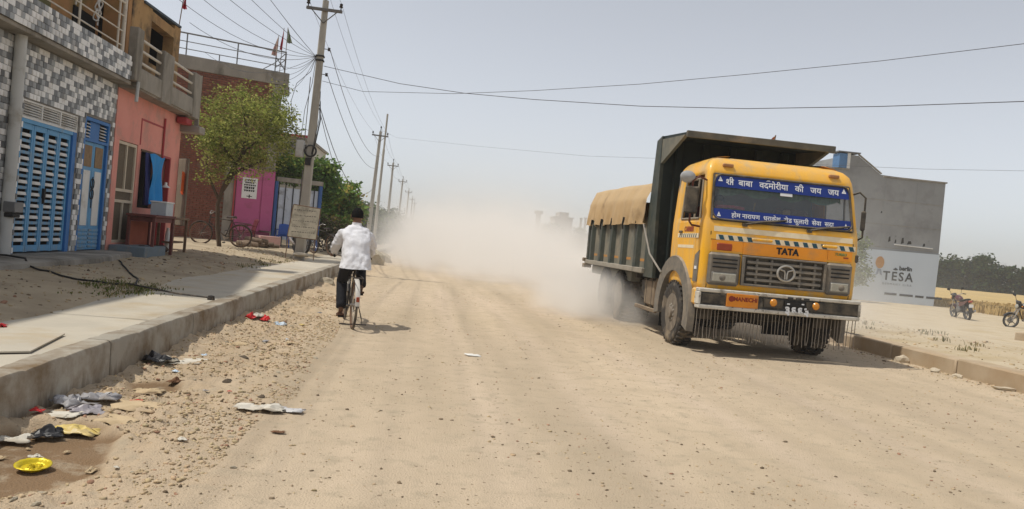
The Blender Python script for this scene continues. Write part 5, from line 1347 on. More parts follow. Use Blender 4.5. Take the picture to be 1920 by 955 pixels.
for v in AX:
    for s in (-1, 1): wheel(s * 1.14 if v < 2 else s * 1.12, v, s, v > 2)
for s in (-1, 1):
    tb(MB().bx(s * .72, s * 1.22, 2.42, 3.15, .46, 1.02, .07), 'fuel_tank', m_tank)
    for v in (2.6, 2.95): tb(MB().bx(s * .715, s * 1.226, v, v + .05, .45, 1.03, .06), 'tank_strap', m_blk)
    tb(MB().bx(s * .8, s * 1.15, 3.25, 3.6, .55, .98, .05), 'battery_box', m_blk)
    tb(MB().bx(s * .72, s * 1.2, 2.12, 2.14, .2, .8), 'mud_flap', m_black)
    tb(MB().bx(s * 1.19, s * 1.25, 2.3, 3.6, .40, .47, .01), 'side_guard', m_tank)
# body ----------------------------------------------------------------------------------
VF, VR, ZFl, ZS = 2.98, 8.02, 1.18, 2.14
for s in (-1, 1):
    sp_ = tb(MB().bx(s * 1.25, s * 1.28, VF, VR, ZFl, ZS), 'side_panel', m_grnd, smooth=0)
    rb = MB().prism([(-.14, 0), (.14, 0), (.09, .085), (-.09, .085)], ZFl, ZS, Matrix.Identity(4)).mesh('rib', m_grn)
    for k in range(5):
        o = piece('rib', rb, sp_, (s * 1.279, VF + .55 + k * 1.02, 0), (0, 0, -PI / 2 if s > 0 else PI / 2)); 
    tb(MB().bx(s * 1.27, s * 1.37, VF - .05, VR + .1, ZFl - .10, ZFl, .012), 'side_rail', pmat('dusty_rail', (.33, .30, .245), (.25, .225, .18), scale=3, rough=.85, dirt=(.12, .11, .09), dirt_amt=.3), sp_)
    os_ = MB()
    for k in range(5): os_.bx(s * 1.2805, s * 1.284, VF + .07 + k * 1.02, VF + .40 + k * 1.02, ZFl + .12, ZFl + .17)
    tb(os_, 'orange_stripe', pmat('stripe_orange', (.50, .24, .06), (.4, .2, .06), rough=.7), sp_)
    tb(MB().bx(s * 1.20, s * 1.33, VR - .02, VR + .14, ZFl - .12, ZS + .02, .01), 'corner_post', m_grn)
    tb(MB().bx(s * 1.1, s * 1.42, VR + .02, VR + .16, 1.13, 1.22, .01).bx(s * 1.2, s * 1.4, VR - .0, VR + .2, .98, 1.08, .01), 'tail_bracket', m_tank)
tb(MB().bx(-1.24, 1.24, VF, VR, ZFl - .12, ZFl + .02), 'floor', m_grn)
tb(MB().bx(-1.19, 1.19, VR, VR + .06, ZFl, ZS + .05), 'tailgate', m_grn)
for k in range(6): tb(MB().bx(-1.1, 1.1, VF + .3 + k * .85, VF + .42 + k * .85, .955, ZFl - .121), 'cross_member', m_blk)
for s in (-1, 1): tb(MB().bx(s * .98, s * 1.18, VF + 1.3, VR, .86, 1.05, .01), 'sub_frame', m_grnd)
# headboard and canopy
for s in (-1, 1): tb(MB().prism([(VF - .58, 1.02), (VF + .02, 1.02), (VF + .02, 2.2), (VF - .12, 3.55), (VF - .42, 3.61), (VF - .46, 2.2)], s * 1.25, s * 1.31, Matrix(((0, 0, 1, 0), (1, 0, 0, 0), (0, 1, 0, 0), (0, 0, 0, 1)))), 'headboard_side', m_grn, smooth=20)
tb(MB().bx(-1.25, 1.25, VF - .45, VF - .40, 1.02, 3.57), 'headboard', m_hdb)
for u in (-1.0, -.5, 0, .5, 1.0): tb(MB().bx(u - .06, u + .06, VF - .55, VF - .451, 1.1, 3.51, .01), 'headboard_rib', m_hdb)
cy_ = MB().prism([(VF - .40, 3.55), (VF - .40, 3.61), (1.25, 3.52), (1.25, 3.46)], -1.28, 1.28, Matrix(((0, 0, 1, 0), (1, 0, 0, 0), (0, 1, 0, 0), (0, 0, 0, 1))))
tb(cy_, 'canopy', m_hdb, smooth=20)
tb(MB().bx(-1.30, 1.30, 1.20, 1.26, 3.43, 3.54, .008), 'canopy_lip', pmat('worn_canopy_edge', (.13, .125, .10), (.09, .085, .07), scale=6, rough=.7, dirt=(.25, .2, .14), dirt_amt=.35))
for s in (-1, 1): tb(MB().prism([(VF - .42, 3.55), (1.30, 3.48), (VF - .42, 3.10)], s * 1.24, s * 1.30, Matrix(((0, 0, 1, 0), (1, 0, 0, 0), (0, 1, 0, 0), (0, 0, 0, 1)))), 'canopy_gusset', m_grnd, smooth=0)
tb(MB().tube([(-1.36, VF + .1, 2.0), (-1.34, VF - .4, 1.45), (-1.31, 1.9, 1.15)], .018, 6), 'tie_rope', m_plaster)
# tarpaulin heaped over the load
def tarp(u, v):
    a = (u - .5) * 2; y_ = VF + .02 + (VR + .05 - VF) * v; fold = .026 * math.sin(y_ * 7.5 + a) + .045 * mnoise.noise((y_ * 1.7, a * 2.0, 1.3))
    top = 2.86 + .08 * v + .05 * mnoise.noise((y_ * .9, a * 1.2, 7.7))
    if abs(a) < .62:
        x = a / .62 * 1.22; z = top + .09 * (1 - (a / .62) ** 2) - .06 * (abs(a) / .62) ** 6
    else:
        q = (abs(a) - .62) / .38; x = math.copysign(1.22 + .12 * min(1, q * 2.5) + .03 * math.sin(q * PI) + fold * (.3 + 1.5 * q), a)
        z = top - .06 - (top - 2.10) * q - (.035 * abs(math.sin(y_ * PI / 1.02 + .6)) if q > .95 else 0)
        x += math.copysign(.075 * max(0, q - .5) * math.sin(y_ * 13 + z * 5 + 3 * mnoise.noise((y_, 3, 3))) * 1.6, a)
    return Vector((x, y_, z))


ta = thing('tarpaulin', 'tan tarpaulin tied over the load of the yellow tipper truck', 'tarpaulin', tuple(tr.location), tr.rotation_euler.z, static=False)
MB().grid(tarp, 64, 90).build('sheet', m_tarp, ta, smooth=180)
MB().bx(-1.2, 1.2, VR + .02, VR + .05, 1.3, 2.75).build('rear_flap', m_tarp, ta)
for s in (-1, 1):
    for k in range(5): MB().tube([(s * 1.38, VF + .5 + k * 1.02, 2.16), (s * 1.40, VF + .52 + k * 1.02, 2.03), (s * 1.385, VF + .54 + k * 1.02, 1.92)], [.03, .02, .012], 6).build('tie', m_black, ta)
fl = thing('flag', 'small orange pennant standing behind the truck canopy', 'flag', (6.15, 14.1, 3.6))
MB().tube([(6.2, 14.1, 3.5), (6.24, 14.1, 3.86)], .012, 6).build('flagpole', m_woodb, fl)
MB().grid(lambda u, v: Vector((6.24 - .16 * u, 14.1 + .03 * math.sin(u * 8), 3.85 - .05 * v - .13 * u + .0 * v - .10 * v * (1 - u))), 7, 6).build('flag_cloth', pmat('flag_orange', (.60, .2, .08), (.5, .15, .05), rough=.85), fl, smooth=180)

# ------------------------------------------------------------------ bicycles
m_bkf = pmat('bicycle_black', (.03, .028, .026), (.05, .04, .033), scale=12, rough=.5, bump=0, dirt=(.2, .15, .1), dirt_scale=8, dirt_amt=.35)
m_chr = pmat('dull_chrome', (.45, .43, .40), (.33, .30, .27), scale=10, rough=.35, metal=.6, bump=0)
m_rust = pmat('rusty_rim', (.22, .13, .08), (.16, .09, .055), scale=12, rough=.7, bump=0)
m_mud = pmat('mudguard_white', (.60, .57, .52), (.5, .47, .42), scale=10, rough=.5, bump=0, dirt=(.3, .25, .18), dirt_amt=.35)
m_sad = pmat('brown_saddle', (.05, .035, .03), (.035, .025, .02), rough=.6, bump=.1)


def bicycle(name, label, loc, rz, lean=0.0, steer=0.0, guard=None, group=None, tyre_m=None):
    b = thing(name, label, 'bicycle', loc, rz, group, static=False); b.rotation_euler = (0, lean, rz)
    R = .345; WB = 1.20; guard = guard or m_bkf

    def wh(parent, y_, z):
        w_ = MB().lathe([(R - .012, -.018), (R + .012, -.012), (R + .018, 0), (R + .012, .012), (R - .012, .018), (R - .018, 0)], 36, T(0, y_, z) @ RY(PI / 2), True).build('wheel', tyre_m or m_tyre, parent)
        MB().lathe([(R - .035, -.014), (R - .015, -.016), (R - .015, .016), (R - .035, .014)], 36, T(0, y_, z) @ RY(PI / 2), True).build('rim', m_rust, w_)
        sp = MB()
        for k in range(28):
            a = 2 * PI * k / 28; s = 1 if k % 2 else -1; a2 = a + .5 * (1 if k % 4 < 2 else -1)
            sp.tube([(s * .03, y_ + .02 * math.cos(a2), z + .02 * math.sin(a2)), (0, y_ + (R - .03) * math.cos(a), z + (R - .03) * math.sin(a))], .0018, 3, cap=False)
        sp.build('spokes', m_chr, w_, smooth=0, fix=False)['kind'] = 'stuff'
        MB().tube([(-.06, y_, z), (.06, y_, z)], .018, 8).build('hub', m_chr, w_)
        return w_
    wh(b, 0, R)
    bb = (0, .46, .29); seat = (0, .26, .84); head = (0, .93, .86); headl = (0, .96, .70)
    MB().tube([seat, bb], .016, 8).tube([bb, headl], .017, 8).tube([(0, .28, .80), head], .015, 8).tube([(0, .925, .92), (0, .965, .66)], .019, 8).tube([(.04, 0, R), (.03, .3, .32), (.03, .44, .29)], .010, 6).tube([(-.04, 0, R), (-.03, .3, .32), (-.03, .44, .29)], .010, 6).tube([(.045, 0, R), (.02, .25, .78)], .008, 6).tube([(-.045, 0, R), (-.02, .25, .78)], .008, 6).build('frame', m_bkf, b)
    fk = bpy.data.objects.new('front_fork', MB().tube([(-.045, .25, -.34), (-.045, .12, -.15), (-.03, .01, .0)], .011, 6).tube([(.045, .25, -.34), (.045, .12, -.15), (.03, .01, .0)], .011, 6).tube([(0, .01, 0), (0, -.05, .28)], .012, 8).mesh('front_fork', m_bkf)); COL.objects.link(fk)
    fk.parent = b; fk.location = (0, .95, .69); fk.rotation_euler = (0, 0, steer)
    wh(b, WB, R)
    MB().tube([(-.27, -.20, .30), (-.25, -.06, .34), (-.10, -.01, .28), (0, -.045, .285), (.10, -.01, .28), (.25, -.06, .34), (.27, -.20, .30)], .012, 8).build('handlebar', m_chr, fk)
    for s in (-1, 1): MB().tube([(s * .27, -.08, .33), (s * .272, -.21, .295)], .017, 8).build('grip', m_black, fk)
    mb = MB()
    for a in range(1):
        rr = []
        for k in range(17):
            t = math.radians(2 + 163 * k / 16)
            rr.append([Vector((u, -(R + .035 - abs(u) * .25) * math.cos(t) * (1), R + (R + .035 - abs(u) * .25) * math.sin(t))) for u in (-.032, -.02, 0, .02, .032)])
        mb.loft(rr, closed=False)
    mb.build('rear_mudguard', guard, b, smooth=80)
    mb = MB(); rr = []
    for k in range(13):
        t = math.radians(20 + 140 * k / 12); rr.append([Vector((u, WB - (R + .035 - abs(u) * .25) * math.cos(t), R + (R + .035 - abs(u) * .25) * math.sin(t))) for u in (-.03, -.018, 0, .018, .03)])
    mb.loft(rr, closed=False).build('front_mudguard', guard, b, smooth=80)
    MB().box((0, -R - .045, R + .11), (.045, .012, .07), None, .006).build('reflector', m_redl, b)
    rr = []
    for k, (yy, wv, zz) in enumerate(((.14, .05, .925), (.17, .095, .945), (.24, .10, .94), (.32, .05, .93), (.42, .022, .925), (.44, .01, .91))):
        rr.append([Vector((wv * math.cos(a), yy, zz - .02 + .028 * math.sin(a))) for a in [j * 2 * PI / 12 for j in range(12)]])
    MB().loft(rr, True, True).build('saddle', m_sad, b, smooth=60)
    MB().tube([(0, .255, .84), (0, .25, .91)], .013, 8).tube([(-.05, .18, .90), (-.05, .18, .86)], .012, 6).tube([(.05, .18, .90), (.05, .18, .86)], .012, 6).build('seat_post', m_chr, b)
    MB().tube([(-.07, -.30, .74), (-.07, .2, .76)], .007, 6).tube([(.07, -.30, .74), (.07, .2, .76)], .007, 6).tube([(-.07, -.30, .74), (.07, -.30, .74)], .007, 6).tube([(-.07, -.1, .74), (.07, -.1, .74)], .006, 6).tube([(.07, -.22, .74), (.055, 0, R)], .006, 6).tube([(-.07, -.22, .74), (-.055, 0, R)], .006, 6).build('carrier', m_bkf, b)
    cr = MB().lathe([(.02, -.004), (.095, -.004), (.095, .004), (.02, .004)], 24, T(.05, .46, .29) @ RY(PI / 2), True).tube([(.07, .46, .29), (.075, .46, .46)], .010, 6).tube([(-.07, .46, .29), (-.075, .46, .12)], .010, 6).tube([(-.08, .46, .29), (.08, .46, .29)], .016, 8)
    cr.build('crank', m_chr, b)
    for s, z in ((1, .46), (-1, .12)): MB().box((s * .125, .46, z), (.09, .08, .025), None, .006).build('pedal', m_black, b)
    MB().tube([(.05, .0, R + .04), (.052, .46, .29 + .095)], .006, 4).tube([(.05, .0, R - .04), (.052, .46, .29 - .095)], .006, 4).build('chain', m_black, b)
    MB().tube([(-.06, .02, R), (-.115, -.0, .16), (-.13, -.03, .07), (.13, -.03, .07), (.115, 0, .16), (.06, .02, R)], .008, 6).tube([(-.19, -.03, .07), (.19, -.03, .07)], .008, 6).build('stand', m_bkf, b)
    return b


HDG = math.radians(11.5)
BX, BY = -.95, 11.36
roadbike = bicycle('bicycle', 'black roadster bicycle with pale rear mudguard under the white shirted rider', (BX, BY, .0), HDG, 0, .04, guard=m_mud)
bicycle('bicycle', 'old bicycle parked below the tree against the bare brick wall', (-5.75, 25.25, .52), math.radians(88), math.radians(-7), .4)
bicycle('bicycle', 'bicycle parked behind the weathered signboard, half hidden', (-3.2, 27.5, .42), math.radians(38), math.radians(-8), .3)

# ------------------------------------------------------------------ the cyclist
m_skin = pmat('brown_skin', (.20, .105, .06), (.17, .085, .05), scale=12, rough=.55, bump=.05)
m_hair = pmat('black_hair', (.006, .006, .006), (.010, .009, .009), scale=60, rough=.9, spec=.1, bump=.4, bscale=160, stretch=(1, 1, .3))
m_shirt = pmat('white_shirt', (.74, .74, .76), (.68, .68, .71), scale=5, rough=.85, bump=.7, bscale=9, bdist=.03, stretch=(1, 1, .6))
m_trou = pmat('black_trousers', (.016, .017, .022), (.012, .012, .016), scale=6, rough=.85, bump=.2, bscale=40)
pn = thing('person', 'person in white long sleeved shirt and black trousers riding a bicycle away', 'person', (BX, BY, 0), HDG, static=False)
P = []; Ed = []


def pv(x, y_, z, r): P.append((x, y_, z, r)); return len(P) - 1


def chain(start, pts):
    a = start
    for p in pts: b = pv(*p); Ed.append((a, b)); a = b
    return a


pel = pv(0, .27, 1.00, (.15, .12))
ch = chain(pel, [(0, .32, 1.12, (.145, .105)), (0, .40, 1.26, (.165, .11)), (.0, .46, 1.36, (.13, .085))])
nk = chain(ch, [(0, .50, 1.47, .062), (0, .525, 1.53, .062), (0, .55, 1.60, (.078, .09)), (0, .555, 1.67, (.072, .085)), (0, .55, 1.705, .05)])
for s in (-1, 1):
    sh = chain(ch, [(s * .165, .47, 1.35, .042)]); el = (s * .255, .60, 1.17)
    wr = chain(sh, [(s * .222, .53, 1.26, .042), (el[0], el[1], el[2], .042), (s * .275, .72, 1.09, .036), (s * .272, .83, 1.035, .027)])
    pm_ = chain(wr, [(s * .272, .885, 1.025, (.034, .02))])
    for k, (dx, ln_) in enumerate(((-.028, .9), (-.009, 1.0), (.010, .95), (.028, .75))):
        chain(pm_, [(s * .272 + s * dx, .925, 1.03, .0095), (s * .272 + s * dx, .925 + .028 * ln_, 1.012, .0088), (s * .272 + s * dx, .925 + .022 * ln_, .985, .008), (s * .272 + s * dx, .915, .972, .007)])
    chain(pm_, [(s * .235, .885, 1.005, .010), (s * .225, .915, .99, .009), (s * .235, .935, .978, .008)])
for s, kn, an, toe in ((-1, (-.135, .62, .63), (-.135, .43, .215), (-.14, .60, .145)), (1, (.125, .70, .88), (.13, .43, .555), (.135, .60, .50))):
    hp = chain(pel, [(s * .09, .29, .95, .095)]); k_ = Vector(kn); h_ = Vector((s * .09, .29, .95)); a_ = Vector(an)
    m1 = h_.lerp(k_, .5); m2 = k_.lerp(a_, .4)
    chain(hp, [(*m1, .078), (*kn, .056), (m2.x, m2.y - .015, m2.z, .052), (*an, .034), (an[0], an[1] + .06, an[2] - .05, (.036, .03)), (*toe, (.040, .018))])
bme = skin(P, Ed, 2)
hb = MB()
for s in (-1, 1): hb.lathe([(0, -.018), (.02, -.012), (.026, 0), (.02, .012), (0, .016)], 8, T(s * .083, .545, 1.605) @ RY(PI / 2) @ Matrix.Diagonal((1.3, .8, .7, 1)))
hb.lathe([(0, -.02), (.012, -.01), (.012, .005), (0, .02)], 8, T(0, .648, 1.60))
em = hb.mesh('features', m_skin); bm = bmesh.new(); bm.from_mesh(bme); bm.from_mesh(em); bm.to_mesh(bme); bm.free(); bpy.data.meshes.remove(em)
bme.materials.clear(); bme.materials.append(m_skin); bme.polygons.foreach_set('material_index', [0] * len(bme.polygons)); bme.polygons.foreach_set('use_smooth', [True] * len(bme.polygons))
bo = bpy.data.objects.new('body', bme); COL.objects.link(bo); bo.parent = pn
# hair of the rider
hm = MB(); rr = []
for k in range(9):
    t = k / 8 * PI * .60; zz = math.cos(t) * .118; rad = math.sin(t)
    rr.append([Vector((math.cos(a) * rad * .092, .545 + math.sin(a) * rad * (.105 if math.sin(a) < 0 else .098), 1.622 + zz * (1 if t < PI / 2 else 1.0) + (.035 * max(0, math.sin(a)) * max(0, t - 1)))) + Vector((.004 * mnoise.noise((k * 1.7, a * 3, 1)), .004 * mnoise.noise((k * 2.7, a * 3, 4)), 0)) for a in [j * 2 * PI / 20 for j in range(20)]])
rr[0] = [Vector((0, .545, 1.741)) + Vector((.004 * math.cos(j * .314), .004 * math.sin(j * .314), 0)) for j in range(20)]
hm.loft(rr, True, False).build('hair', m_hair, pn, smooth=80)


def ringp(c, rx, ry, n_=26, sq=2.6, tiltf=0.0, nz=0, seed=0):
    out = []
    for j in range(n_):
        a = 2 * PI * j / n_; ca, sa = math.cos(a), math.sin(a)
        x = rx * math.copysign(abs(ca) ** (2 / sq), ca); y_ = ry * math.copysign(abs(sa) ** (2 / sq), sa)
        f = 1 + nz * mnoise.noise((ca * 2.0 + seed, sa * 2.0, c[2] * 9))
        out.append(Vector((c[0] + x * f, c[1] + y_ * f, c[2] + tiltf * y_)))
    return out


sm = MB()
rr = [ringp((.0, .235, .845), .228, .205, nz=.06), ringp((0, .24, .87), .225, .20, nz=.05), ringp((0, .255, .95), .212, .185, nz=.07), ringp((0, .28, 1.03), .200, .165, nz=.09), ringp((0, .31, 1.12), .197, .155, nz=.08), ringp((0, .36, 1.22), .207, .152, nz=.06), ringp((0, .41, 1.31), .213, .145, nz=.04),
      ringp((0, .445, 1.37), .213, .125, nz=.03), ringp((0, .465, 1.415), .195, .10, nz=.02), ringp((0, .48, 1.445), .145, .088), ringp((0, .49, 1.468), .085, .075), ringp((0, .497, 1.485), .068, .068), ringp((0, .500, 1.515), .066, .066)]
sm.loft(rr)
for s in (-1, 1):
    pth = [(s * .13, .46, 1.36), (s * .185, .48, 1.34), (s * .226, .525, 1.27), (s * .252, .575, 1.20), (s * .262, .61, 1.155), (s * .268, .68, 1.11), (s * .274, .76, 1.07), (s * .276, .815, 1.045), (s * .276, .825, 1.04)]
    rad = [.070, .076, .074, .070, .068, .062, .055, .048, .040]
    # resample for folds
    pp_ = []; rr_ = []
    for i in range(len(pth) - 1):
        for q in range(5):
            t = q / 5; p = Vector(pth[i]).lerp(Vector(pth[i + 1]), t); pp_.append(p); rr_.append((rad[i] * (1 - t) + rad[i + 1] * t) * (1 + .07 * mnoise.noise((i * 2 + q * .9, s * 5, 2))))
    sm.tube(pp_, rr_, 16, cap=True)
sh_ = sm.build('shirt', m_shirt, pn, smooth=180)
md = sh_.modifiers.new('sub', 'SUBSURF'); md.levels = 2; md.render_levels = 2
for sz_, st in ((.11, .042), (.045, .016)):
    tx = bpy.data.textures.new('folds', 'CLOUDS'); tx.noise_scale = sz_; tx.noise_depth = 1
    md = sh_.modifiers.new('folds', 'DISPLACE'); md.texture = tx; md.strength = st; md.mid_level = .5; md.texture_coords = 'LOCAL'
tm = MB(); tm.loft([ringp((0, .27, 1.02), .165, .14), ringp((0, .27, .95), .175, .15), ringp((0, .28, .88), .165, .145, nz=.04), ringp((0, .30, .83), .12, .11)], True, True)
for s, kn, an in ((-1, (-.135, .62, .63), (-.135, .43, .215)), (1, (.125, .70, .88), (.13, .43, .555))):
    h_, k_, a_ = Vector((s * .085, .28, .95)), Vector(kn), Vector(an); pp_ = []; rr_ = []
    for i in range(10): t = i / 10; pp_.append(h_.lerp(k_, t)); rr_.append(.112 * (1 - t) + .082 * t + .006 * mnoise.noise((i * .9, s, 4)))
    for i in range(11): t = i / 10; pp_.append(k_.lerp(a_ + Vector((0, 0, .04)), t)); rr_.append(.082 * (1 - t) + .072 * t + .006 * mnoise.noise((i * .9, s, 8)))
    tm.tube(pp_, rr_, 16)
tm.build('trousers', m_trou, pn, smooth=180)
for s, an in ((-1, (-.135, .43, .215)), (1, (.13, .43, .555))):
    z = an[2] - .085; MB().prism([(-.045, -.06), (.045, -.06), (.05, .08), (.045, .19), (0, .215), (-.045, .19), (-.05, .08)], 0, .022, T(an[0], an[1], z + .008) @ RX(-.18)).tube([(an[0] - .05, an[1] + .1, z + .01), (an[0], an[1] + .11, z + .06), (an[0] + .05, an[1] + .1, z + .01)], .012, 6).build('sandal', pmat('brown_sandal', (.14, .065, .04), (.1, .05, .03), rough=.7), pn)

# driver, dim behind the windscreen
dv_ = thing('person', 'person sitting at the wheel of the truck, dim behind the windscreen', 'person', tuple(tr.location), tr.rotation_euler.z, static=False)
P = []; Ed = []
pel = pv(-.66, 1.22, 1.68, (.16, .13)); ch = chain(pel, [(-.66, 1.24, 1.88, (.15, .11)), (-.66, 1.24, 2.06, (.17, .11)), (-.66, 1.23, 2.16, (.14, .09))])
chain(ch, [(-.66, 1.21, 2.25, .055), (-.66, 1.18, 2.32, .06), (-.66, 1.165, 2.40, (.078, .09)), (-.66, 1.17, 2.47, (.07, .08)), (-.66, 1.18, 2.51, .045)])
for s in (-1, 1):
    sh = chain(ch, [(-.66 + s * .18, 1.22, 2.14, .06)]); hn = chain(sh, [(-.66 + s * .25, 1.16, 1.98, .05), (-.66 + s * .27, 1.06, 1.92, .042), (-.65 + s * .22, .92, 2.02, .034), (-.65 + s * .2, .84, 2.12, .026), (-.65 + s * .195, .815, 2.155, (.032, .022))])
    for k in range(4): chain(hn, [(-.65 + s * .19 + (k - 1.5) * .014, .785, 2.17, .0095), (-.65 + s * .19 + (k - 1.5) * .014, .775, 2.15, .008)])
    chain(hn, [(-.65 + s * .165, .82, 2.17, .010), (-.65 + s * .155, .80, 2.18, .009)])
    chain(pel, [(-.66 + s * .1, 1.0, 1.66, .085), (-.66 + s * .13, .80, 1.62, .065), (-.66 + s * .12, .72, 1.40, .055), (-.66 + s * .12, .68, 1.22, .04), (-.66 + s * .12, .58, 1.18, .035)])
me = skin(P, Ed, 2); me.materials.clear(); me.materials.append(m_skin); me.polygons.foreach_set('material_index', [0] * len(me.polygons)); o = bpy.data.objects.new('body', me); COL.objects.link(o); o.parent = dv_
MB().loft([ringp((-.66, 1.22, 1.66), .20, .15), ringp((-.66, 1.24, 1.9), .19, .14, nz=.05), ringp((-.66, 1.24, 2.06), .215, .14, nz=.05), ringp((-.66, 1.235, 2.16), .19, .115), ringp((-.66, 1.225, 2.215), .09, .08), ringp((-.66, 1.22, 2.23), .07, .07)]).build('shirt', pmat('grey_brown_shirt', (.15, .12, .11), (.12, .1, .09), rough=.9), dv_, smooth=180)
rr = []
for k in range(8):
    t_ = k / 7 * PI * .55; rr.append([Vector((-.66 + math.cos(a) * math.sin(t_) * .09, 1.185 + math.sin(a) * math.sin(t_) * .10, 2.425 + math.cos(t_) * .112 + .03 * max(0, -math.sin(a)) * max(0, t_ - .9))) for a in [j * 2 * PI / 18 for j in range(18)]])
rr[0] = [Vector((-.66 + .004 * math.cos(j), 1.185 + .004 * math.sin(j), 2.537)) for j in range(18)]
MB().loft(rr, True).build('hair', m_hair, dv_, smooth=80)

# ------------------------------------------------------------------ motorcycles
m_mred = pmat('motorcycle_maroon', (.10, .02, .03), (.07, .015, .022), rough=.3, bump=0, coat=.4)
m_mblk = pmat('motorcycle_black', (.02, .02, .022), (.028, .028, .03), rough=.35, bump=0, coat=.3)
m_eng = pmat('engine_alloy', (.22, .22, .22), (.14, .14, .14), scale=15, rough=.45, metal=.5, bump=.1)


def motorcycle(label, loc, rz, paint, steer=.3, lean=-.12):
    b = thing('motorcycle', label, 'motorcycle', loc, rz, None, static=False); b.rotation_euler = (0, lean, rz); R = .30; WB = 1.27

    def wh(y_, par, wd):
        w_ = MB().lathe([(R - .05, -wd * .8), (R - .02, -wd), (R - .003, -wd * .5), (R, 0), (R - .003, wd * .5), (R - .02, wd), (R - .05, wd * .8)], 32, T(0, y_, R) @ RY(PI / 2), True).build('wheel', m_black, par)
        q = MB().lathe([(R - .075, -.03), (R - .048, -.035), (R - .048, .035), (R - .075, .03)], 32, T(0, y_, R) @ RY(PI / 2), True)
        for k in range(5):
            a = 2 * PI * k / 5; q.tube([(0, y_ + .04 * math.cos(a), R + .04 * math.sin(a)), (0, y_ + (R - .06) * math.cos(a), R + (R - .06) * math.sin(a))], .018, 6)
        q.lathe([(0, -.05), (.05, -.05), (.05, .05), (0, .05)], 12, T(0, y_, R) @ RY(PI / 2)); q.build('rim', m_eng, w_)
        MB().lathe([(.06, .045), (.12, .045), (.12, .05), (.06, .05)], 20, T(0, y_, R) @ RY(PI / 2), True).build('brake_disc', m_chr, w_)
    wh(0, b, .055); wh(WB, b, .042)
    MB().tube([(.09, WB, R), (.07, WB - .22, .82)], .024, 8).tube([(-.09, WB, R), (-.07, WB - .22, .82)], .024, 8).box((0, WB - .19, .76), (.2, .05, .04)).build('front_fork', m_chr, b)
    MB().tube([(0, WB - .25, .85), (0, .55, .80), (0, .15, .72), (0, -.2, .78)], .025, 8).tube([(0, WB - .22, .78), (0, .85, .32), (0, .45, .30), (0, .35, .70)], .022, 8).tube([(.08, .0, R), (.08, .45, .34)], .02, 6).tube([(-.08, 0, R), (-.08, .45, .34)], .02, 6).tube([(.1, .05, R + .02), (.1, .12, .70)], .022, 8).tube([(-.1, .05, R + .02), (-.1, .12, .70)], .022, 8).build('frame', m_mblk, b)
    rr = []
    for y_, wx, zc, hz in ((.50, .07, .83, .07), (.56, .11, .86, .10), (.70, .135, .89, .125), (.84, .13, .90, .125), (.95, .09, .88, .09), (1.0, .04, .87, .05)):
        rr.append([Vector((wx * math.cos(a), y_, zc + hz * math.sin(a))) for a in [j * 2 * PI / 16 for j in range(16)]])
    MB().loft(rr, True, True).build('fuel_tank', paint, b, smooth=60)
    rr = []
    for y_, wx, zc, hz in ((.56, .08, .83, .03), (.45, .12, .80, .045), (.2, .13, .83, .05), (-.05, .12, .87, .05), (-.22, .07, .89, .035)):
        rr.append([Vector((wx * math.cos(a), y_, zc + hz * math.sin(a))) for a in [j * 2 * PI / 14 for j in range(14)]])
    MB().loft(rr, True, True).build('seat', m_black, b, smooth=60)
    for s in (-1, 1): MB().prism([(.5, .55), (.15, .62), (-.28, .80), (-.30, .86), (.1, .78), (.48, .76)], s * .085, s * .125, Matrix(((0, 0, 1, 0), (1, 0, 0, 0), (0, 1, 0, 0), (0, 0, 0, 1)))).build('side_cover', paint, b)
    MB().box((0, .62, .42), (.26, .34, .26), None, .05).box((0, .72, .60), (.16, .18, .22), Matrix.Rotation(-.3, 3, 'X'), .02).build('engine', m_eng, b)
    MB().tube([(.12, .75, .45), (.14, .6, .24), (.15, .3, .25), (.16, -.1, .34), (.17, -.32, .42)], [.022, .022, .03, .05, .045], 10).build('exhaust', m_chr, b)
    mb = MB(); q = []
    for k in range(9):
        t = math.radians(10 + 125 * k / 8); q.append([Vector((u, -(R + .06) * math.cos(t) * -1 * -1, R + (R + .06 - abs(u) * .3) * math.sin(t))) for u in (-.08, -.04, 0, .04, .08)])
    mb.loft(q, closed=False).build('rear_mudguard', m_mblk, b, smooth=80)
    mb = MB(); q = []
    for k in range(9):
        t = math.radians(30 + 120 * k / 8); q.append([Vector((u, WB - (R + .04) * math.cos(t), R + (R + .04 - abs(u) * .3) * math.sin(t))) for u in (-.06, -.03, 0, .03, .06)])
    mb.loft(q, closed=False).build('front_mudguard', paint, b, smooth=80)
    MB().box((0, -.30, .80), (.16, .10, .09), None, .025).build('tail_light', m_redl, b)
    MB().box((0, -.36, .62), (.17, .02, .13), None, .005).build('number_plate', m_lamp, b)
    hd = bpy.data.objects.new('headlight', MB().lathe([(0, -.11), (.06, -.09), (.10, .0), (.095, .03), (0, .04)], 18, T(0, .12, -.02) @ RX(-PI / 2)).box((0, .08, .11), (.2, .12, .16), Matrix.Rotation(-.4, 3, 'X'), .03).mesh('headlight', m_mblk)); COL.objects.link(hd); hd.parent = b; hd.location = (0, WB - .25, .90); hd.rotation_euler = (0, 0, steer)
    MB().lathe([(0, .0), (.085, .0), (.07, .02), (0, .03)], 16, T(0, .155, -.02) @ RX(-PI / 2)).build('lens', m_lens, hd)
    MB().tube([(-.36, -.16, .14), (-.30, -.05, .16), (-.08, .0, .10), (.08, .0, .10), (.30, -.05, .16), (.36, -.16, .14)], .013, 8).build('handlebar', m_chr, hd)
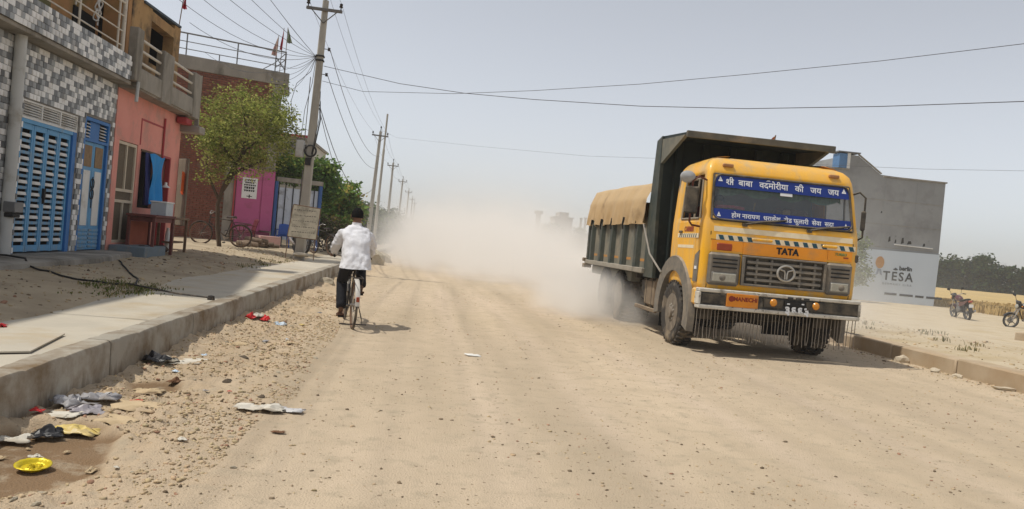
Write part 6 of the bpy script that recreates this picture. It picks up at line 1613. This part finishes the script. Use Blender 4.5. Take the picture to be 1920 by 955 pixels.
    for s in (-1, 1):
        MB().tube([(s * .29, -.06, .16), (s * .36, -.17, .14)], .02, 8).build('grip', m_black, hd)
        mr = MB().tube([(s * .24, -.03, .16), (s * .30, .0, .34)], .008, 6).build('mirror_stalk', m_black, hd); MB().box((s * .34, .0, .37), (.15, .03, .09), Matrix.Rotation(-s * .2, 3, 'Y'), .014).build('mirror', m_black, mr)
        MB().box((s * .17, .06, .0), (.05, .05, .05), None, .012).build('indicator', m_amber, hd)
    MB().tube([(-.08, .55, .26), (-.30, .48, .0)], .012, 6).build('side_stand', m_mblk, b)
    MB().tube([(-.26, .52, .30), (.26, .52, .30)], .015, 6).build('foot_pegs', m_black, b)
    return b


motorcycle('maroon motorcycle parked on sand by the wheat with its tail toward the road', (22.72, 30.75, -.09), math.radians(-12), m_mred, .3)
motorcycle('dark motorcycle at the right edge of view, front wheel toward the road', (23.9, 28.0, -.12), math.radians(78), m_mblk, .3)
motorcycle('dark motorcycle parked by the white gate behind the signboard', (-4.55, 28.2, .44), math.radians(205), m_mblk, .3, -.1)

# ------------------------------------------------------------------ small things by the houses
def chair(name, label, loc, rz, mat):
    t = thing(name, label, 'chair', loc, rz, None, static=False)
    MB().box((0, 0, .42), (.44, .42, .03), None, .012).build('seat', mat, t)
    m = MB().grid(lambda u, v: Vector((-.21 + .42 * u, .20 + .10 * v - .05 * (1 - (2 * u - 1) ** 2) * 0 + .04 * (1 - (2 * u - 1) ** 2), .44 + .40 * v + .03 * v * (1 - (2 * u - 1) ** 2))), 9, 7); o = m.build('backrest', mat, t, smooth=80)
    sf = o.modifiers.new('thick', 'SOLIDIFY'); sf.thickness = .02
    for x in (-.19, .19):
        for y_ in (-.18, .19): MB().tube([(x * 1.15, y_ * 1.15, 0), (x, y_, .41)], [.018, .024], 6).build('leg', mat, t)
        MB().tube([(x * 1.12, -.20, .42), (x * 1.15, -.19, .62), (x * 1.12, .0, .65), (x * 1.05, .22, .64)], .018, 6).build('armrest', mat, t)
    return t


chair('plastic_chair', 'dark red plastic armchair between bicycle and pink painted front', (-6.0, 27.2, .56), math.radians(-60), pmat('maroon_plastic', (.13, .02, .03), (.1, .015, .022), rough=.45, bump=0))
chair('plastic_chair', 'blue plastic armchair at the foot of the blue gate post', (-5.35, 30.1, .48), math.radians(200), pmat('blue_plastic', (.03, .10, .42), (.025, .08, .35), rough=.45, bump=0))
m_log = pmat('grey_log', (.22, .16, .11), (.16, .115, .08), scale=6, rough=.95, bump=.4, bscale=30, rand=.25)
lgm = [MB().tube([(-.32, 0, 0), (-.1, .02, .01), (.12, -.015, 0), (.32, .01, .01)], [.075, .085, .08, .07], 9).mesh('log', m_log) for _ in range(1)]
LG = [(-5.75, 26.7, .60), (-5.65, 27.0, .59), (-5.55, 27.3, .58), (-5.45, 27.55, .58), (-5.72, 26.95, .73), (-5.58, 27.25, .72), (-5.9, 26.4, .60), (-5.3, 27.8, .57)]
for k, p in enumerate(LG):
    o = piece('log', lgm[0], None, p, (random.uniform(-.1, .1), random.uniform(-.15, .15), random.uniform(-.5, .3)), (random.uniform(.7, 1), random.uniform(.8, 1.2), random.uniform(.8, 1.2)))
    tag(o, 'short grey log in the heap between bicycle and pale pink step', 'log', 'logs heaped by the pink step')
# hose, rod, rag
hz = lambda x, y_: float(bankz(np.array([x]), np.array([y_]))[0])
pts = [(-6.6, 12.2), (-6.1, 12.3), (-5.6, 11.9), (-5.05, 11.35), (-4.6, 11.0), (-4.25, 10.85), (-4.05, 11.0), (-3.98, 11.5), (-4.2, 12.2), (-4.7, 13.2), (-5.2, 14.3), (-5.6, 15.2)]
sm_ = []
for i in range(len(pts) - 1):
    for q in range(6):
        t = q / 6; sm_.append((pts[i][0] * (1 - t) + pts[i + 1][0] * t, pts[i][1] * (1 - t) + pts[i + 1][1] * t))
mb = MB().tube([(x, y_, max(hz(x, y_), .34 if x > -4.7 else 0, .56 if x < -5.6 and 9 < y_ < 16.7 else 0) + .012) for x, y_ in sm_], .014, 8); tag(mb.build('hose', m_black, origin=(-4.5, 11, .4), smooth=180), 'black hose snaking over the soil before the tiled house', 'hose')
mb = MB().tube([(-3.9, 11.0, .42), (-3.2, 10.75, .365), (-2.72, 10.62, .355)], .012, 6).lathe([(0, 0), (.05, 0), (.04, .05), (0, .06)], 8, T(-2.72, 10.6, .335)); tag(mb.build('iron_rod', m_bkf, origin=(-3.3, 10.8, .36)), 'thin dark iron rod lying across the left pavement', 'rod')


def crumple(name, label, cat, loc, size, rz, mat, amp=.03, n_=16, seed=0, group=None, zoff=.004, ragged=.25, curl=0.0):
    m = MB()

    n_ = 11; rn = random.Random(int(seed * 10) + 5)

    def f(u, v):
        x, y_ = u - .5, v - .5; rr_ = 1 + ragged * 1.3 * mnoise.noise((u * 3 + seed, v * 3, seed * .7)); x = x * rr_ + rn.uniform(-.035, .035); y_ = y_ * rr_ + rn.uniform(-.035, .035)
        q = .5 + 1.0 * mnoise.noise((u * 2.2 + seed, v * 2.2, 1.1)) + .45 * mnoise.noise((u * 5 + seed, v * 5, 2.2)) + rn.uniform(-.22, .22)
        ed = max(abs(u - .5), abs(v - .5)) * 2; fo = 1.0 if rn.random() > .12 else .55
        return Vector((x * size[0] * fo, y_ * size[1], zoff + .85 * amp * max(0, q) * (1.15 - .75 * ed ** 3)))
    m.grid(f, n_, n_); o = m.build(name, mat, smooth=14); sf = o.modifiers.new('thick', 'SOLIDIFY'); sf.thickness = .002
    o.location = loc; o.rotation_euler = (random.uniform(-.06, .06), random.uniform(-.06, .06), rz); tag(o, label, cat, group); return o


m_paper = pmat('dirty_paper', (.62, .58, .50), (.5, .46, .38), scale=6, rough=.9, bump=.1, dirt=(.35, .28, .19), dirt_amt=.35)
m_card = pmat('tan_card', (.52, .40, .25), (.45, .34, .2), scale=6, rough=.9, bump=.1, dirt=(.3, .22, .13), dirt_amt=.35)
m_gpl = pmat('grey_plastic_film', (.36, .35, .35), (.26, .25, .26), scale=7, rough=.4, bump=.1, dirt=(.25, .2, .14), dirt_amt=.35)
m_bpl = pmat('black_plastic_film', (.02, .02, .023), (.03, .03, .032), rough=.35, bump=.1)
m_ypl = pmat('yellow_plastic_film', (.62, .47, .12), (.55, .42, .2), scale=9, rough=.4, bump=.1)
m_lil = pmat('lilac_grey_film', (.26, .24, .27), (.36, .33, .33), scale=7, rough=.4, bump=.1)
m_rpk = pmat('red_packet', (.60, .03, .03), (.5, .02, .02), scale=5, rough=.35, bump=0)
m_bpk = pmat('pale_blue_packet', (.45, .58, .70), (.6, .66, .72), scale=9, rough=.35, bump=0)
m_leafb = pmat('dry_leaf', (.20, .10, .05), (.14, .07, .035), scale=9, rough=.8, bump=.2)
# yellow plate
m_pl = pmat('yellow_foil', (.72, .56, .03), (.62, .47, .02), scale=14, rough=.28, bump=.3, bscale=50, metal=.35)
mb = MB(); prf = [(0, .012), (.055, .012), (.062, .008), (.075, .012), (.082, .03), (.095, .036), (.104, .034)]
V = []; nn = 40
for (r_, z_) in prf:
    for j in range(nn):
        a = 2 * PI * j / nn; q = r_ * (1 + (.018 * math.sin(a * 20) if r_ > .08 else 0) + .04 * math.sin(a * 2 + 1)); V.append(Vector((q * math.cos(a), q * math.sin(a), z_ + .006 * mnoise.noise((math.cos(a) * 3, math.sin(a) * 3, r_ * 30)))))
mb.add(V, [(i * nn + j, i * nn + (j + 1) % nn, (i + 1) * nn + (j + 1) % nn, (i + 1) * nn + j) for i in range(len(prf) - 1) for j in range(nn)])
for k in range(9):
    a = k * 2.4; mb.lathe([(0, .010), (.012, .012), (.008, .022), (0, .026)], 7, T(.045 * math.cos(a) * (k % 3) / 2, .045 * math.sin(a) * (k % 3) / 2, .005))
pl = mb.build('foil_plate', m_pl, smooth=60); pl.location = (-1.97, 4.41, float(roadz(np.array([[-1.97]]), np.array([[4.41]]))[0, 0]) + .008); pl.rotation_euler = (.13, .03, .3); pl.scale = (.84, .84, .84); tag(pl, 'shiny yellow foil plate lying in the brown mud by the kerb', 'plate')
sf = pl.modifiers.new('thick', 'SOLIDIFY'); sf.thickness = .002
L_ = [('plastic_bag', 'black crumpled plastic bag beside the yellow bag near the kerb', 'bag', (-2.17, 5.02), (.17, .13), .4, m_bpl, .05), ('plastic_bag', 'yellow crumpled plastic bag between black bag and tan card', 'bag', (-2.05, 5.15), (.26, .18), -.2, m_ypl, .045),
      ('paper_sheet', 'white flat paper at the kerb side of the yellow bag', 'paper', (-2.25, 5.37), (.22, .14), -.2, m_paper, .012), ('plastic_film', 'lilac grey crumpled film lying behind the yellow bag', 'litter', (-2.16, 5.52), (.22, .17), .5, m_lil, .05),
      ('plastic_film', 'grey crumpled film pressed against the kerb behind the white paper', 'litter', (-2.33, 5.68), (.22, .2), 1.1, m_gpl, .06), ('plastic_film', 'dark grey film bundle farther along the kerb than the lilac film', 'litter', (-2.22, 5.9), (.26, .16), .2, m_gpl, .05),
      ('card_sheet', 'tan torn card lying flat at the edge of the rubble strip', 'card', (-1.90, 5.74), (.30, .26), .1, m_card, .012), ('card_sheet', 'pale tan card just right of the yellow bag', 'card', (-1.90, 5.36), (.24, .18), -.3, m_card, .018),
      ('card_sheet', 'curled narrow tan card behind the torn one', 'card', (-1.98, 6.18), (.22, .12), .2, m_card, .03), ('paper_sheet', 'white paper scrap at the lower left by the kerb foot', 'paper', (-2.30, 4.88), (.20, .12), .1, m_paper, .035),
      ('plastic_bag', 'black and white plastic bag bundle at the kerb halfway along', 'bag', (-2.34, 7.45), (.24, .2), .3, m_bpl, .075), ('paper_sheet', 'grey white scrap perched on the black and white bundle', 'paper', (-2.30, 7.62), (.22, .12), .3, m_paper, .06), ('paper_sheet', 'broad whitish dusty sheet beside the black and white bundle', 'paper', (-2.12, 7.72), (.34, .32), .1, m_paper, .015),
      ('newspaper', 'crumpled greyish newspaper alone on the road in the left foreground', 'paper', (-1.12, 6.02), (.34, .17), .1, m_paper, .05), ('newspaper', 'smoother pale blue grey paper touching the crumpled newspaper', 'paper', (-.93, 6.05), (.24, .12), -.2, pmat('blue_grey_paper', (.46, .46, .48), (.55, .53, .5), rough=.8, bump=.1), .03),
      ('dry_leaf', 'single dark dry leaf in front of the crumpled newspaper', 'leaf', (-.88, 5.41), (.085, .05), .2, m_leafb, .012), ('dry_leaf', 'curled brown leaf on the rubble beyond the torn card', 'leaf', (-1.96, 6.78), (.13, .08), .5, m_leafb, .04),
      ('wrapper', 'red and white wrapper, left of a pair near the kerb', 'wrapper', (-2.33, 11.2), (.16, .14), .3, m_rpk, .07), ('wrapper', 'white wrapper lying between the two red ones', 'wrapper', (-2.25, 11.32), (.18, .16), .9, m_paper, .08), ('wrapper', 'red wrapper, right of a pair near the kerb', 'wrapper', (-2.14, 11.28), (.13, .12), 1.3, m_rpk, .06),
      ('wrapper', 'pale blue wrapper on the rubble right of the red ones', 'wrapper', (-1.89, 11.08), (.16, .14), .3, m_bpk, .05), ('paper_sheet', 'small bright paper scrap in the middle of the road', 'paper', (.68, 9.64), (.18, .14), .1, pmat('clean_paper', (.78, .76, .70), rough=.8, bump=0), .01),
      ('wrapper', 'red rag on the soil at the left picture edge', 'wrapper', (-3.56, 7.1), (.16, .12), .3, m_rpk, .05), ('paper_sheet', 'dusty tan scrap on the rubble beyond the whitish sheet', 'paper', (-1.95, 8.9), (.22, .16), .4, m_card, .03)]
for k, (nm_, lab, cat, xy, sz, rz, mat, amp) in enumerate(L_):
    z = .345 if xy[0] < -2.7 else max(0, float(roadz(np.array([[xy[0]]]), np.array([[xy[1]]]))[0, 0])) + (.022 if cat == 'card' else .006)
    if xy[0] < -3.3: z = hz(*xy) + .01
    crumple(nm_, lab, cat, (*xy, z), sz, rz, mat, amp, seed=k * 3.7 + .3)


SCR = [m_paper, m_card, m_gpl, m_paper, m_bpk, m_rpk, m_ypl, m_card]
for k in range(34):
    y_ = 4.3 + 9 * random.random() ** 1.3; x = random.uniform(-2.38, -1.35); z = float(roadz(np.array([[x]]), np.array([[y_]]))[0, 0]) + .006; q = random.uniform(.03, .085)
    mt = SCR[k % len(SCR)] if k % 3 else m_card
    crumple('scrap', 'small torn %s scrap in the rubble along the left kerb' % {m_paper.name: 'white paper', m_card.name: 'tan card', m_gpl.name: 'grey plastic', m_bpk.name: 'pale blue', m_rpk.name: 'red', m_ypl.name: 'yellow plastic'}[mt.name], 'scrap', (x, y_, z), (q, q * random.uniform(.5, 1)), random.uniform(0, 3), mt, q * .25, seed=100 + k * 1.7, group='small scraps along the left kerb')


# stones ------------------------------------------------------------------------------------
def rockmesh(r, seed, sub=2):
    bm = bmesh.new(); bmesh.ops.create_icosphere(bm, subdivisions=sub, radius=1)
    for v in bm.verts: v.co = Vector((v.co.x * r[0], v.co.y * r[1], v.co.z * r[2])) * (1 + .45 * mnoise.noise(v.co * 1.3 + Vector((seed, 0, 0))) + .15 * mnoise.noise(v.co * 3.5 + Vector((0, seed, 0))))
    me = bpy.data.meshes.new('stone'); bm.to_mesh(me); bm.free(); return me


m_st = pmat('pale_stone', (.42, .37, .28), (.33, .28, .2), scale=9, rough=.95, bump=.4, rand=.2); m_std = pmat('dark_stone', (.10, .075, .05), (.07, .055, .04), scale=9, rough=.95, bump=.3, rand=.2); m_stw = pmat('whitish_stone', (.52, .45, .34), (.45, .38, .28), scale=9, rough=.95, bump=.3)
S_ = [('stone', 'broken concrete brick lying against the left kerb behind the cyclist', (-2.28, 19.2), (.22, .14, .13), m_st, None), ('stone', 'heap like grey boulder at the kerb beyond the cyclist', (-2.2, 33, ), (.5, .5, .42), m_st, None), ('stone', 'pale boulder beside the grey one beyond the cyclist', (-2.0, 36.5), (.45, .5, .3), m_st, None),
      ('stone', 'pinkish white stone lump at the foot of the right kerb', (8.2, 12.6), (.12, .09, .08), m_stw, None), ('stone', 'flat yellowish stone along the right kerb, nearer than the lump', (8.12, 11.62), (.10, .07, .04), m_stw, None), ('stone', 'second flat yellowish stone along the right kerb', (8.16, 11.15), (.08, .06, .035), m_stw, None), ('stone', 'long flat whitish stone nearest the camera on the right kerb', (8.14, 10.15), (.13, .06, .035), m_stw, None),
      ('stone', 'dark clod on the road right of the whitish sheet', (-1.58, 6.92), (.05, .04, .035), m_std, None), ('stone', 'square dark stone just behind the crumpled newspaper', (-1.2, 6.42), (.045, .03, .03), m_std, None), ('stone', 'dark clod on the rubble beyond the curled leaf', (-1.72, 8.1), (.05, .05, .04), m_std, None)]
for k, (nm_, lab, xy, r_, mat, g_) in enumerate(S_):
    o = bpy.data.objects.new('stone', rockmesh(r_, k * 5.1)); COL.objects.link(o); o.data.materials.append(mat); o.location = (*xy, r_[2] * .5); o.rotation_euler = (0, 0, k); tag(o, lab, 'stone', g_)
sg_ = [rockmesh((1, .8, .65), 40 + k, 1) for k in range(6)]
for m_ in sg_: m_.materials.append(m_st)
for k in range(45):
    y_ = 3.2 + 11 * random.random() ** 1.5; x = random.uniform(-2.3, -.75 - .03 * y_); z = float(roadz(np.array([[x]]), np.array([[y_]]))[0, 0]); r_ = random.uniform(.012, .024)
    if float(mudmask(np.array([[x]]), np.array([[y_]]))[0, 0]) > .4: continue
    o = piece('loose_stone', random.choice(sg_), None, (x, y_, z + r_ * .3), (random.uniform(-.3, .3), random.uniform(-.3, .3), random.uniform(0, 6)), (r_ * random.uniform(1, 1.7), r_, r_)); tag(o, 'loose tan stone in the rubble along the left kerb', 'stone', 'loose stones along the left kerb')

# gravel: one mesh of uncountable small stones
ico = bmesh.new(); bmesh.ops.create_icosphere(ico, subdivisions=1, radius=1); iv = np.array([v.co[:] for v in ico.verts]); ico.verts.ensure_lookup_table(); fc = np.array([[v.index for v in f.verts] for f in ico.faces]); ico.free()


def gravel(name, X, Y, Rr, cols, zf):
    n_ = len(X); Z = zf(X[None, :], Y[None, :])[0] if zf else np.zeros(n_)
    sc = rng.uniform(.65, 1.35, (n_, 3)) * Rr[:, None]; sc[:, 2] *= .62; an = rng.uniform(0, 6.28, n_); jit = 1 + rng.normal(0, .24, (n_, len(iv)))
    v = iv[None] * jit[..., None] * sc[:, None, :]; c, s = np.cos(an)[:, None], np.sin(an)[:, None]
    vx = v[..., 0] * c - v[..., 1] * s + X[:, None]; vy = v[..., 0] * s + v[..., 1] * c + Y[:, None]; vz = v[..., 2] + (Z + Rr * .12)[:, None]
    V = np.stack([vx, vy, vz], -1).reshape(-1, 3).astype(np.float32); Fq = (fc[None] + (np.arange(n_) * len(iv))[:, None, None]).reshape(-1, 3).astype(np.int32)
    me = bpy.data.meshes.new(name); me.vertices.add(len(V)); me.vertices.foreach_set('co', V.ravel()); me.loops.add(Fq.size); me.loops.foreach_set('vertex_index', Fq.ravel()); me.polygons.add(len(Fq))
    me.polygons.foreach_set('loop_start', np.arange(0, Fq.size, 3, dtype=np.int32)); me.polygons.foreach_set('loop_total', np.full(len(Fq), 3, dtype=np.int32)); me.update(calc_edges=True)
    cc = np.repeat(cols, len(iv), 0); cc = np.concatenate([cc, np.ones((len(cc), 1))], 1).astype(np.float32); a = me.color_attributes.new('tint', 'FLOAT_COLOR', 'POINT'); a.data.foreach_set('color', cc.ravel())
    me.materials.append(m_rock); o = bpy.data.objects.new(name, me); COL.objects.link(o); return kind(o, 'stuff')


def gcol(n_, dark=.12, dc=(.19, .14, .09)):
    base = np.array([[.53, .405, .25]]) * rng.uniform(.8, 1.1, (n_, 1)) * rng.uniform(.96, 1.04, (n_, 3)); d = rng.random(n_) < dark
    base[d] = np.array(dc) * rng.uniform(.6, 1.3, (d.sum(), 1)); q = rng.random(n_) < .07; base[q] = np.array([.40, .23, .15]) * rng.uniform(.8, 1.2, (q.sum(), 1)); return base


n1 = 24000; Y = 2.8 + 14 * rng.random(n1) ** 1.35; X = -2.44 + (1.45 - .03 * (Y - 6)) * rng.random(n1) ** .9 * (1 + .3 * vnoise(Y, Y * 0, .6, 3))
keep = (mudmask(X[None], Y[None])[0] < .5) & (fbm(X, Y, 1.4, 2, 71) + rng.normal(0, .12, n1) > -.12)
X, Y = X[keep], Y[keep]; gravel('gravel', X, Y, rng.gamma(1.9, .0034, len(X)).clip(.0025, .019), gcol(len(X), .05), roadz)
n2 = 30000; Y = 2.8 + 22 * rng.random(n2) ** 1.7; X = rng.uniform(-1.4, 8.2, n2); keep = fbm(X, Y, .8, 3, 72) + rng.normal(0, .2, n2) > -.02
X, Y = X[keep], Y[keep]; gravel('gravel', X, Y, rng.gamma(1.5, .0026, len(X)).clip(.002, .015), gcol(len(X), .42, (.25, .19, .125)), roadz)
n3 = 2500; Y = 5 + 22 * rng.random(n3); X = np.where(rng.random(n3) < .35, 8.26 - np.abs(rng.normal(0, .28, n3)), 8.75 + 5 * rng.random(n3)); zf = lambda a, b: np.where(a < 8.3, roadz(a, b), vergez(a, b))
gravel('gravel', X, Y, rng.gamma(2, .007, n3).clip(.004, .05), gcol(n3, .12), zf)
n4 = 1800; Y = 6 + 20 * rng.random(n4); X = -3.6 - 2.4 * rng.random(n4); gravel('gravel', X, Y, rng.gamma(2, .006, n4).clip(.004, .04), gcol(n4, .25) * .85, bankz)


# weeds -----------------------------------------------------------------------------------------
def tuft(mb, x, y_, z, h, n_, pal, r_=.08):
    for _ in range(n_):
        a = random.uniform(0, 2 * PI); l = random.uniform(.5, 1) * h; ox, oy = random.gauss(0, r_), random.gauss(0, r_); dx, dy = math.cos(a), math.sin(a); ln_ = random.uniform(.2, .9) * l
        c = random.choice(pal); j = random.uniform(.7, 1.3); mb.col = (c[0] * j, c[1] * j, c[2] * j); w_ = .006 + h * .03
        p0 = Vector((x + ox, y_ + oy, z)); p1 = p0 + Vector((dx * ln_ * .4, dy * ln_ * .4, l * .7)); p2 = p0 + Vector((dx * ln_, dy * ln_, l)); q = Vector((-dy, dx, 0)) * w_
        mb.add([p0 - q, p0 + q, p1 + q, p1 - q, p2], [(0, 1, 2, 3), (3, 2, 4)])


mb = MB()
for k in range(70):
    x, y_ = random.gauss(-3.9, .22), random.gauss(10.9, .5); tuft(mb, x, y_, max(hz(x, y_), .335), random.uniform(.02, .06), 12, [(.13, .16, .045), (.17, .16, .06), (.10, .12, .04), (.25, .2, .1)])
for k in range(26):
    x, y_ = random.uniform(-4.4, -3.7), random.uniform(18, 24); tuft(mb, x, y_, max(hz(x, y_), .335), random.uniform(.04, .09), 10, [(.13, .14, .045), (.22, .18, .09)])
kind(mb.build('grass', m_grass, smooth=0, fix=False), 'stuff')
WD = [(10.3, 14.6, .22), (10.7, 14.2, .2), (10.0, 13.4, .16), (11.2, 13.3, .22), (11.8, 13.9, .16), (10.6, 11.9, .18), (11.2, 11.6, .2), (10.2, 11.1, .14), (9.9, 10.9, .12), (10.6, 10.5, .22), (11.0, 10.6, .25), (9.6, 13.0, .13), (10.4, 17.5, .2), (11.6, 17.2, .18), (12.6, 18.0, .2), (9.7, 16.2, .15), (10.9, 16.0, .18)]
for (x, y_, h) in WD:
    m = MB(); z = float(vergez(np.array([[x]]), np.array([[y_]]))[0, 0]); tuft(m, x, y_, z - .01, h * .62, 16, [(.20, .18, .09), (.26, .22, .12), (.16, .15, .07), (.34, .27, .15)], .09)
    o = m.build('weed', m_grass, origin=(x, y_, z), smooth=0, fix=False); tag(o, 'small dry weed growing in the sand beyond the right kerb', 'weed', 'weeds on the right verge')

# ------------------------------------------------------------------ far side of the road, seen through dust
K = 1.75


def fbx(m, x0, x1, y0, y1, z0, z1): return m.bx(x0 * K, x1 * K, y0 * K, y1 * K, (z0 - 1.43) * K + 1.43, (z1 - 1.43) * K + 1.43)


fb = thing('far_house', 'small dim house with a stepped roof far away in the dust', 'house', (23.5 * K, 140 * K, 0))
fbx(MB(), 22.4, 25.6, 140, 146, .6, 6.7).build('wall', m_plaster, fb); fbx(MB(), 23.2, 24.9, 140.5, 145, 6.7, 7.7).build('roof_room', m_plaster, fb); fbx(MB(), 22.2, 25.8, 139.8, 146.2, 6.7, 6.85).build('roof', m_plaster, fb)
ft2 = thing('water_tower', 'slim dim pillar with a wider head far away in the dust', 'tower', (19.3 * K, 140 * K, 0)); fbx(MB(), 18.9, 19.7, 139.6, 140.4, .6, 6.9).build('shaft', m_plaster, ft2); fbx(MB(), 18.6, 20.0, 139.3, 140.7, 6.9, 7.5).build('tank', m_plaster, ft2)
for k, (x, y_) in enumerate(((27.3, 141), (28.3, 142))):
    t = thing('chimney', 'slender dim brick chimney right of the far house, %s of two' % ('left' if k == 0 else 'right'), 'chimney', (x * K, y_ * K, 0)); MB().tube([(x * K, y_ * K, -.2), (x * K, y_ * K, 10.8 + .3 * k)], [.46, .35], 8).build('shaft', m_plaster, t); MB().tube([(x * K, y_ * K, 10.8 + .3 * k), (x * K, y_ * K, 11.2 + .3 * k)], .48, 8).build('cap', m_plaster, t)
for k, (x, y_, h, lab) in enumerate(((20.8, 136, 8.6, 'dim green tree left of the far house in dust'), (22.3, 137, 8.2, 'dim green tree close before the far house'), (26.6, 137, 7.6, 'dim low tree right of the far house'))):
    x *= K; y_ *= K
    tree('far_tree', lab, (x, y_, -.1), [([(x, y_, -.2), (x, y_, h * .4), (x, y_, h * .75)], .25, .1)], [((x, y_, h * .65), (2.8, 2.5, h * .33), 60, 16), ((x, y_, h * .3), (3.0, 2.4, h * .3), 50, 16)], .8, GREY, 'trees far down the road', spread=.55)

# ------------------------------------------------------------------ dust and haze
def volmat(name):
    m = bpy.data.materials.new(name); m.use_nodes = True; t = m.node_tree
    t.nodes.remove(t.nodes['Principled BSDF']); v = t.nodes.new('ShaderNodeVolumePrincipled'); t.links.new(v.outputs[0], t.nodes['Material Output'].inputs['Volume']); return m, t, v


m, t, v = volmat('road_dust_cloud'); N = t.nodes; L = t.links
v.inputs['Color'].default_value = (.99, .97, .935, 1); v.inputs['Anisotropy'].default_value = .1
tc = N.new('ShaderNodeTexCoord'); sp3 = N.new('ShaderNodeSeparateXYZ'); L.new(tc.outputs['Object'], sp3.inputs[0])


def mth(op, a, b=None, c=None, clamp=False):
    n_ = N.new('ShaderNodeMath'); n_.operation = op; n_.use_clamp = clamp
    for i, q in enumerate((a, b, c)):
        if q is None: continue
        if isinstance(q, (int, float)): n_.inputs[i].default_value = q
        else: L.new(q, n_.inputs[i])
    return n_.outputs[0]


def nz3(scale, det, off=0):
    mp = N.new('ShaderNodeMapping'); mp.inputs['Location'].default_value = (off, off * .7, 0); L.new(tc.outputs['Object'], mp.inputs[0])
    n_ = N.new('ShaderNodeTexNoise'); n_.inputs['Scale'].default_value = scale; n_.inputs['Detail'].default_value = det; L.new(mp.outputs[0], n_.inputs['Vector']); return n_.outputs['Fac']


X_, Y_, Z_ = sp3.outputs[0], sp3.outputs[1], sp3.outputs[2]
big = nz3(.16, 2, 3.1); fine = nz3(.55, 4, 9.0)
front = mth('MULTIPLY_ADD', X_, -2.1, 24.3)                       # where the cloud begins along the road, slanting back to the left
front = mth('MULTIPLY_ADD', big, 9.0, mth('SUBTRACT', front, 4.5)); front = mth('MULTIPLY_ADD', fine, 9.0, mth('SUBTRACT', front, 4.5))
e = mth('DIVIDE', mth('SUBTRACT', Y_, front), 7.0, clamp=True)
lf = mth('DIVIDE', mth('ADD', X_, 3.6), 3.6, clamp=True); rf = mth('DIVIDE', mth('SUBTRACT', 12.0, X_), 5.0, clamp=True)
hgt = mth('MULTIPLY_ADD', big, 2.0, .62); hgt = mth('MULTIPLY_ADD', mth('MULTIPLY', mth('SUBTRACT', Y_, 20), .02, clamp=True), .75, hgt)
zz = mth('DIVIDE', Z_, hgt); zf_ = mth('EXPONENT', mth('MULTIPLY', mth('MULTIPLY', zz, zz), -1.0))
nn_ = mth('SMOOTH_MIN', mth('MULTIPLY', mth('MAXIMUM', mth('SUBTRACT', fine, .37), 0.006), 4.6), 1.5, .2)
fade = mth('DIVIDE', mth('SUBTRACT', 95.0, Y_), 30.0, clamp=True)
d = mth('MULTIPLY', mth('MULTIPLY', mth('MULTIPLY', e, e), mth('MULTIPLY', lf, rf)), mth('MULTIPLY', mth('MULTIPLY', zf_, nn_), fade))
thin = mth('EXPONENT', mth('MULTIPLY', mth('MULTIPLY', mth('DIVIDE', Z_, 4.6), mth('DIVIDE', Z_, 4.6)), -1.0))
thin = mth('MULTIPLY', mth('MULTIPLY', thin, mth('MULTIPLY', big, .040)), mth('MULTIPLY', mth('DIVIDE', mth('SUBTRACT', Y_, 26.0), 15.0, clamp=True), mth('MULTIPLY', mth('MULTIPLY', fade, rf), mth('DIVIDE', mth('ADD', X_, 3.2), 5.0, clamp=True))))
L.new(mth('ADD', mth('MULTIPLY', d, .34), thin), v.inputs['Density'])
dc = MB().bx(-4, 12.2, 14, 95, -.2, 9.5).build('dust_cloud', m, smooth=0); kind(dc, 'stuff'); m.cycles.volume_step_rate = .11 if hasattr(m.cycles, 'volume_step_rate') else 1
# puffs thrown up by the rear wheels
m, t, v = volmat('wheel_dust'); N = t.nodes; L = t.links
v.inputs['Color'].default_value = (.99, .97, .935, 1)
tc = N.new('ShaderNodeTexCoord'); sp3 = N.new('ShaderNodeSeparateXYZ'); L.new(tc.outputs['Object'], sp3.inputs[0])
ln_ = N.new('ShaderNodeVectorMath'); ln_.operation = 'LENGTH'; mp = N.new('ShaderNodeMapping'); mp.inputs['Scale'].default_value = (1 / 1.5, 1 / 2.9, 1 / .95); L.new(tc.outputs['Object'], mp.inputs[0]); L.new(mp.outputs[0], ln_.inputs[0])
ball = mth('SUBTRACT', 1.0, ln_.outputs['Value'], clamp=True); fine = nz3(1.1, 4, 2.0)
L.new(mth('MULTIPLY', mth('MULTIPLY', ball, mth('MAXIMUM', mth('SUBTRACT', fine, .33), 0.0)), 8.0), v.inputs['Density'])
wd_ = MB().bx(-1.5, 1.5, -2.9, 2.9, -.25, .95).build('wheel_dust', m, smooth=0); wd_.location = (3.75, 17.3, .2); kind(wd_, 'stuff')
m, t, v = volmat('haze_air'); v.inputs['Color'].default_value = (.93, .94, .97, 1); v.inputs['Density'].default_value = HAZE
hz_ = MB().bx(-440, 440, -70, 660, -1.3, 12.5).build('haze', m, smooth=0); kind(hz_, 'stuff')
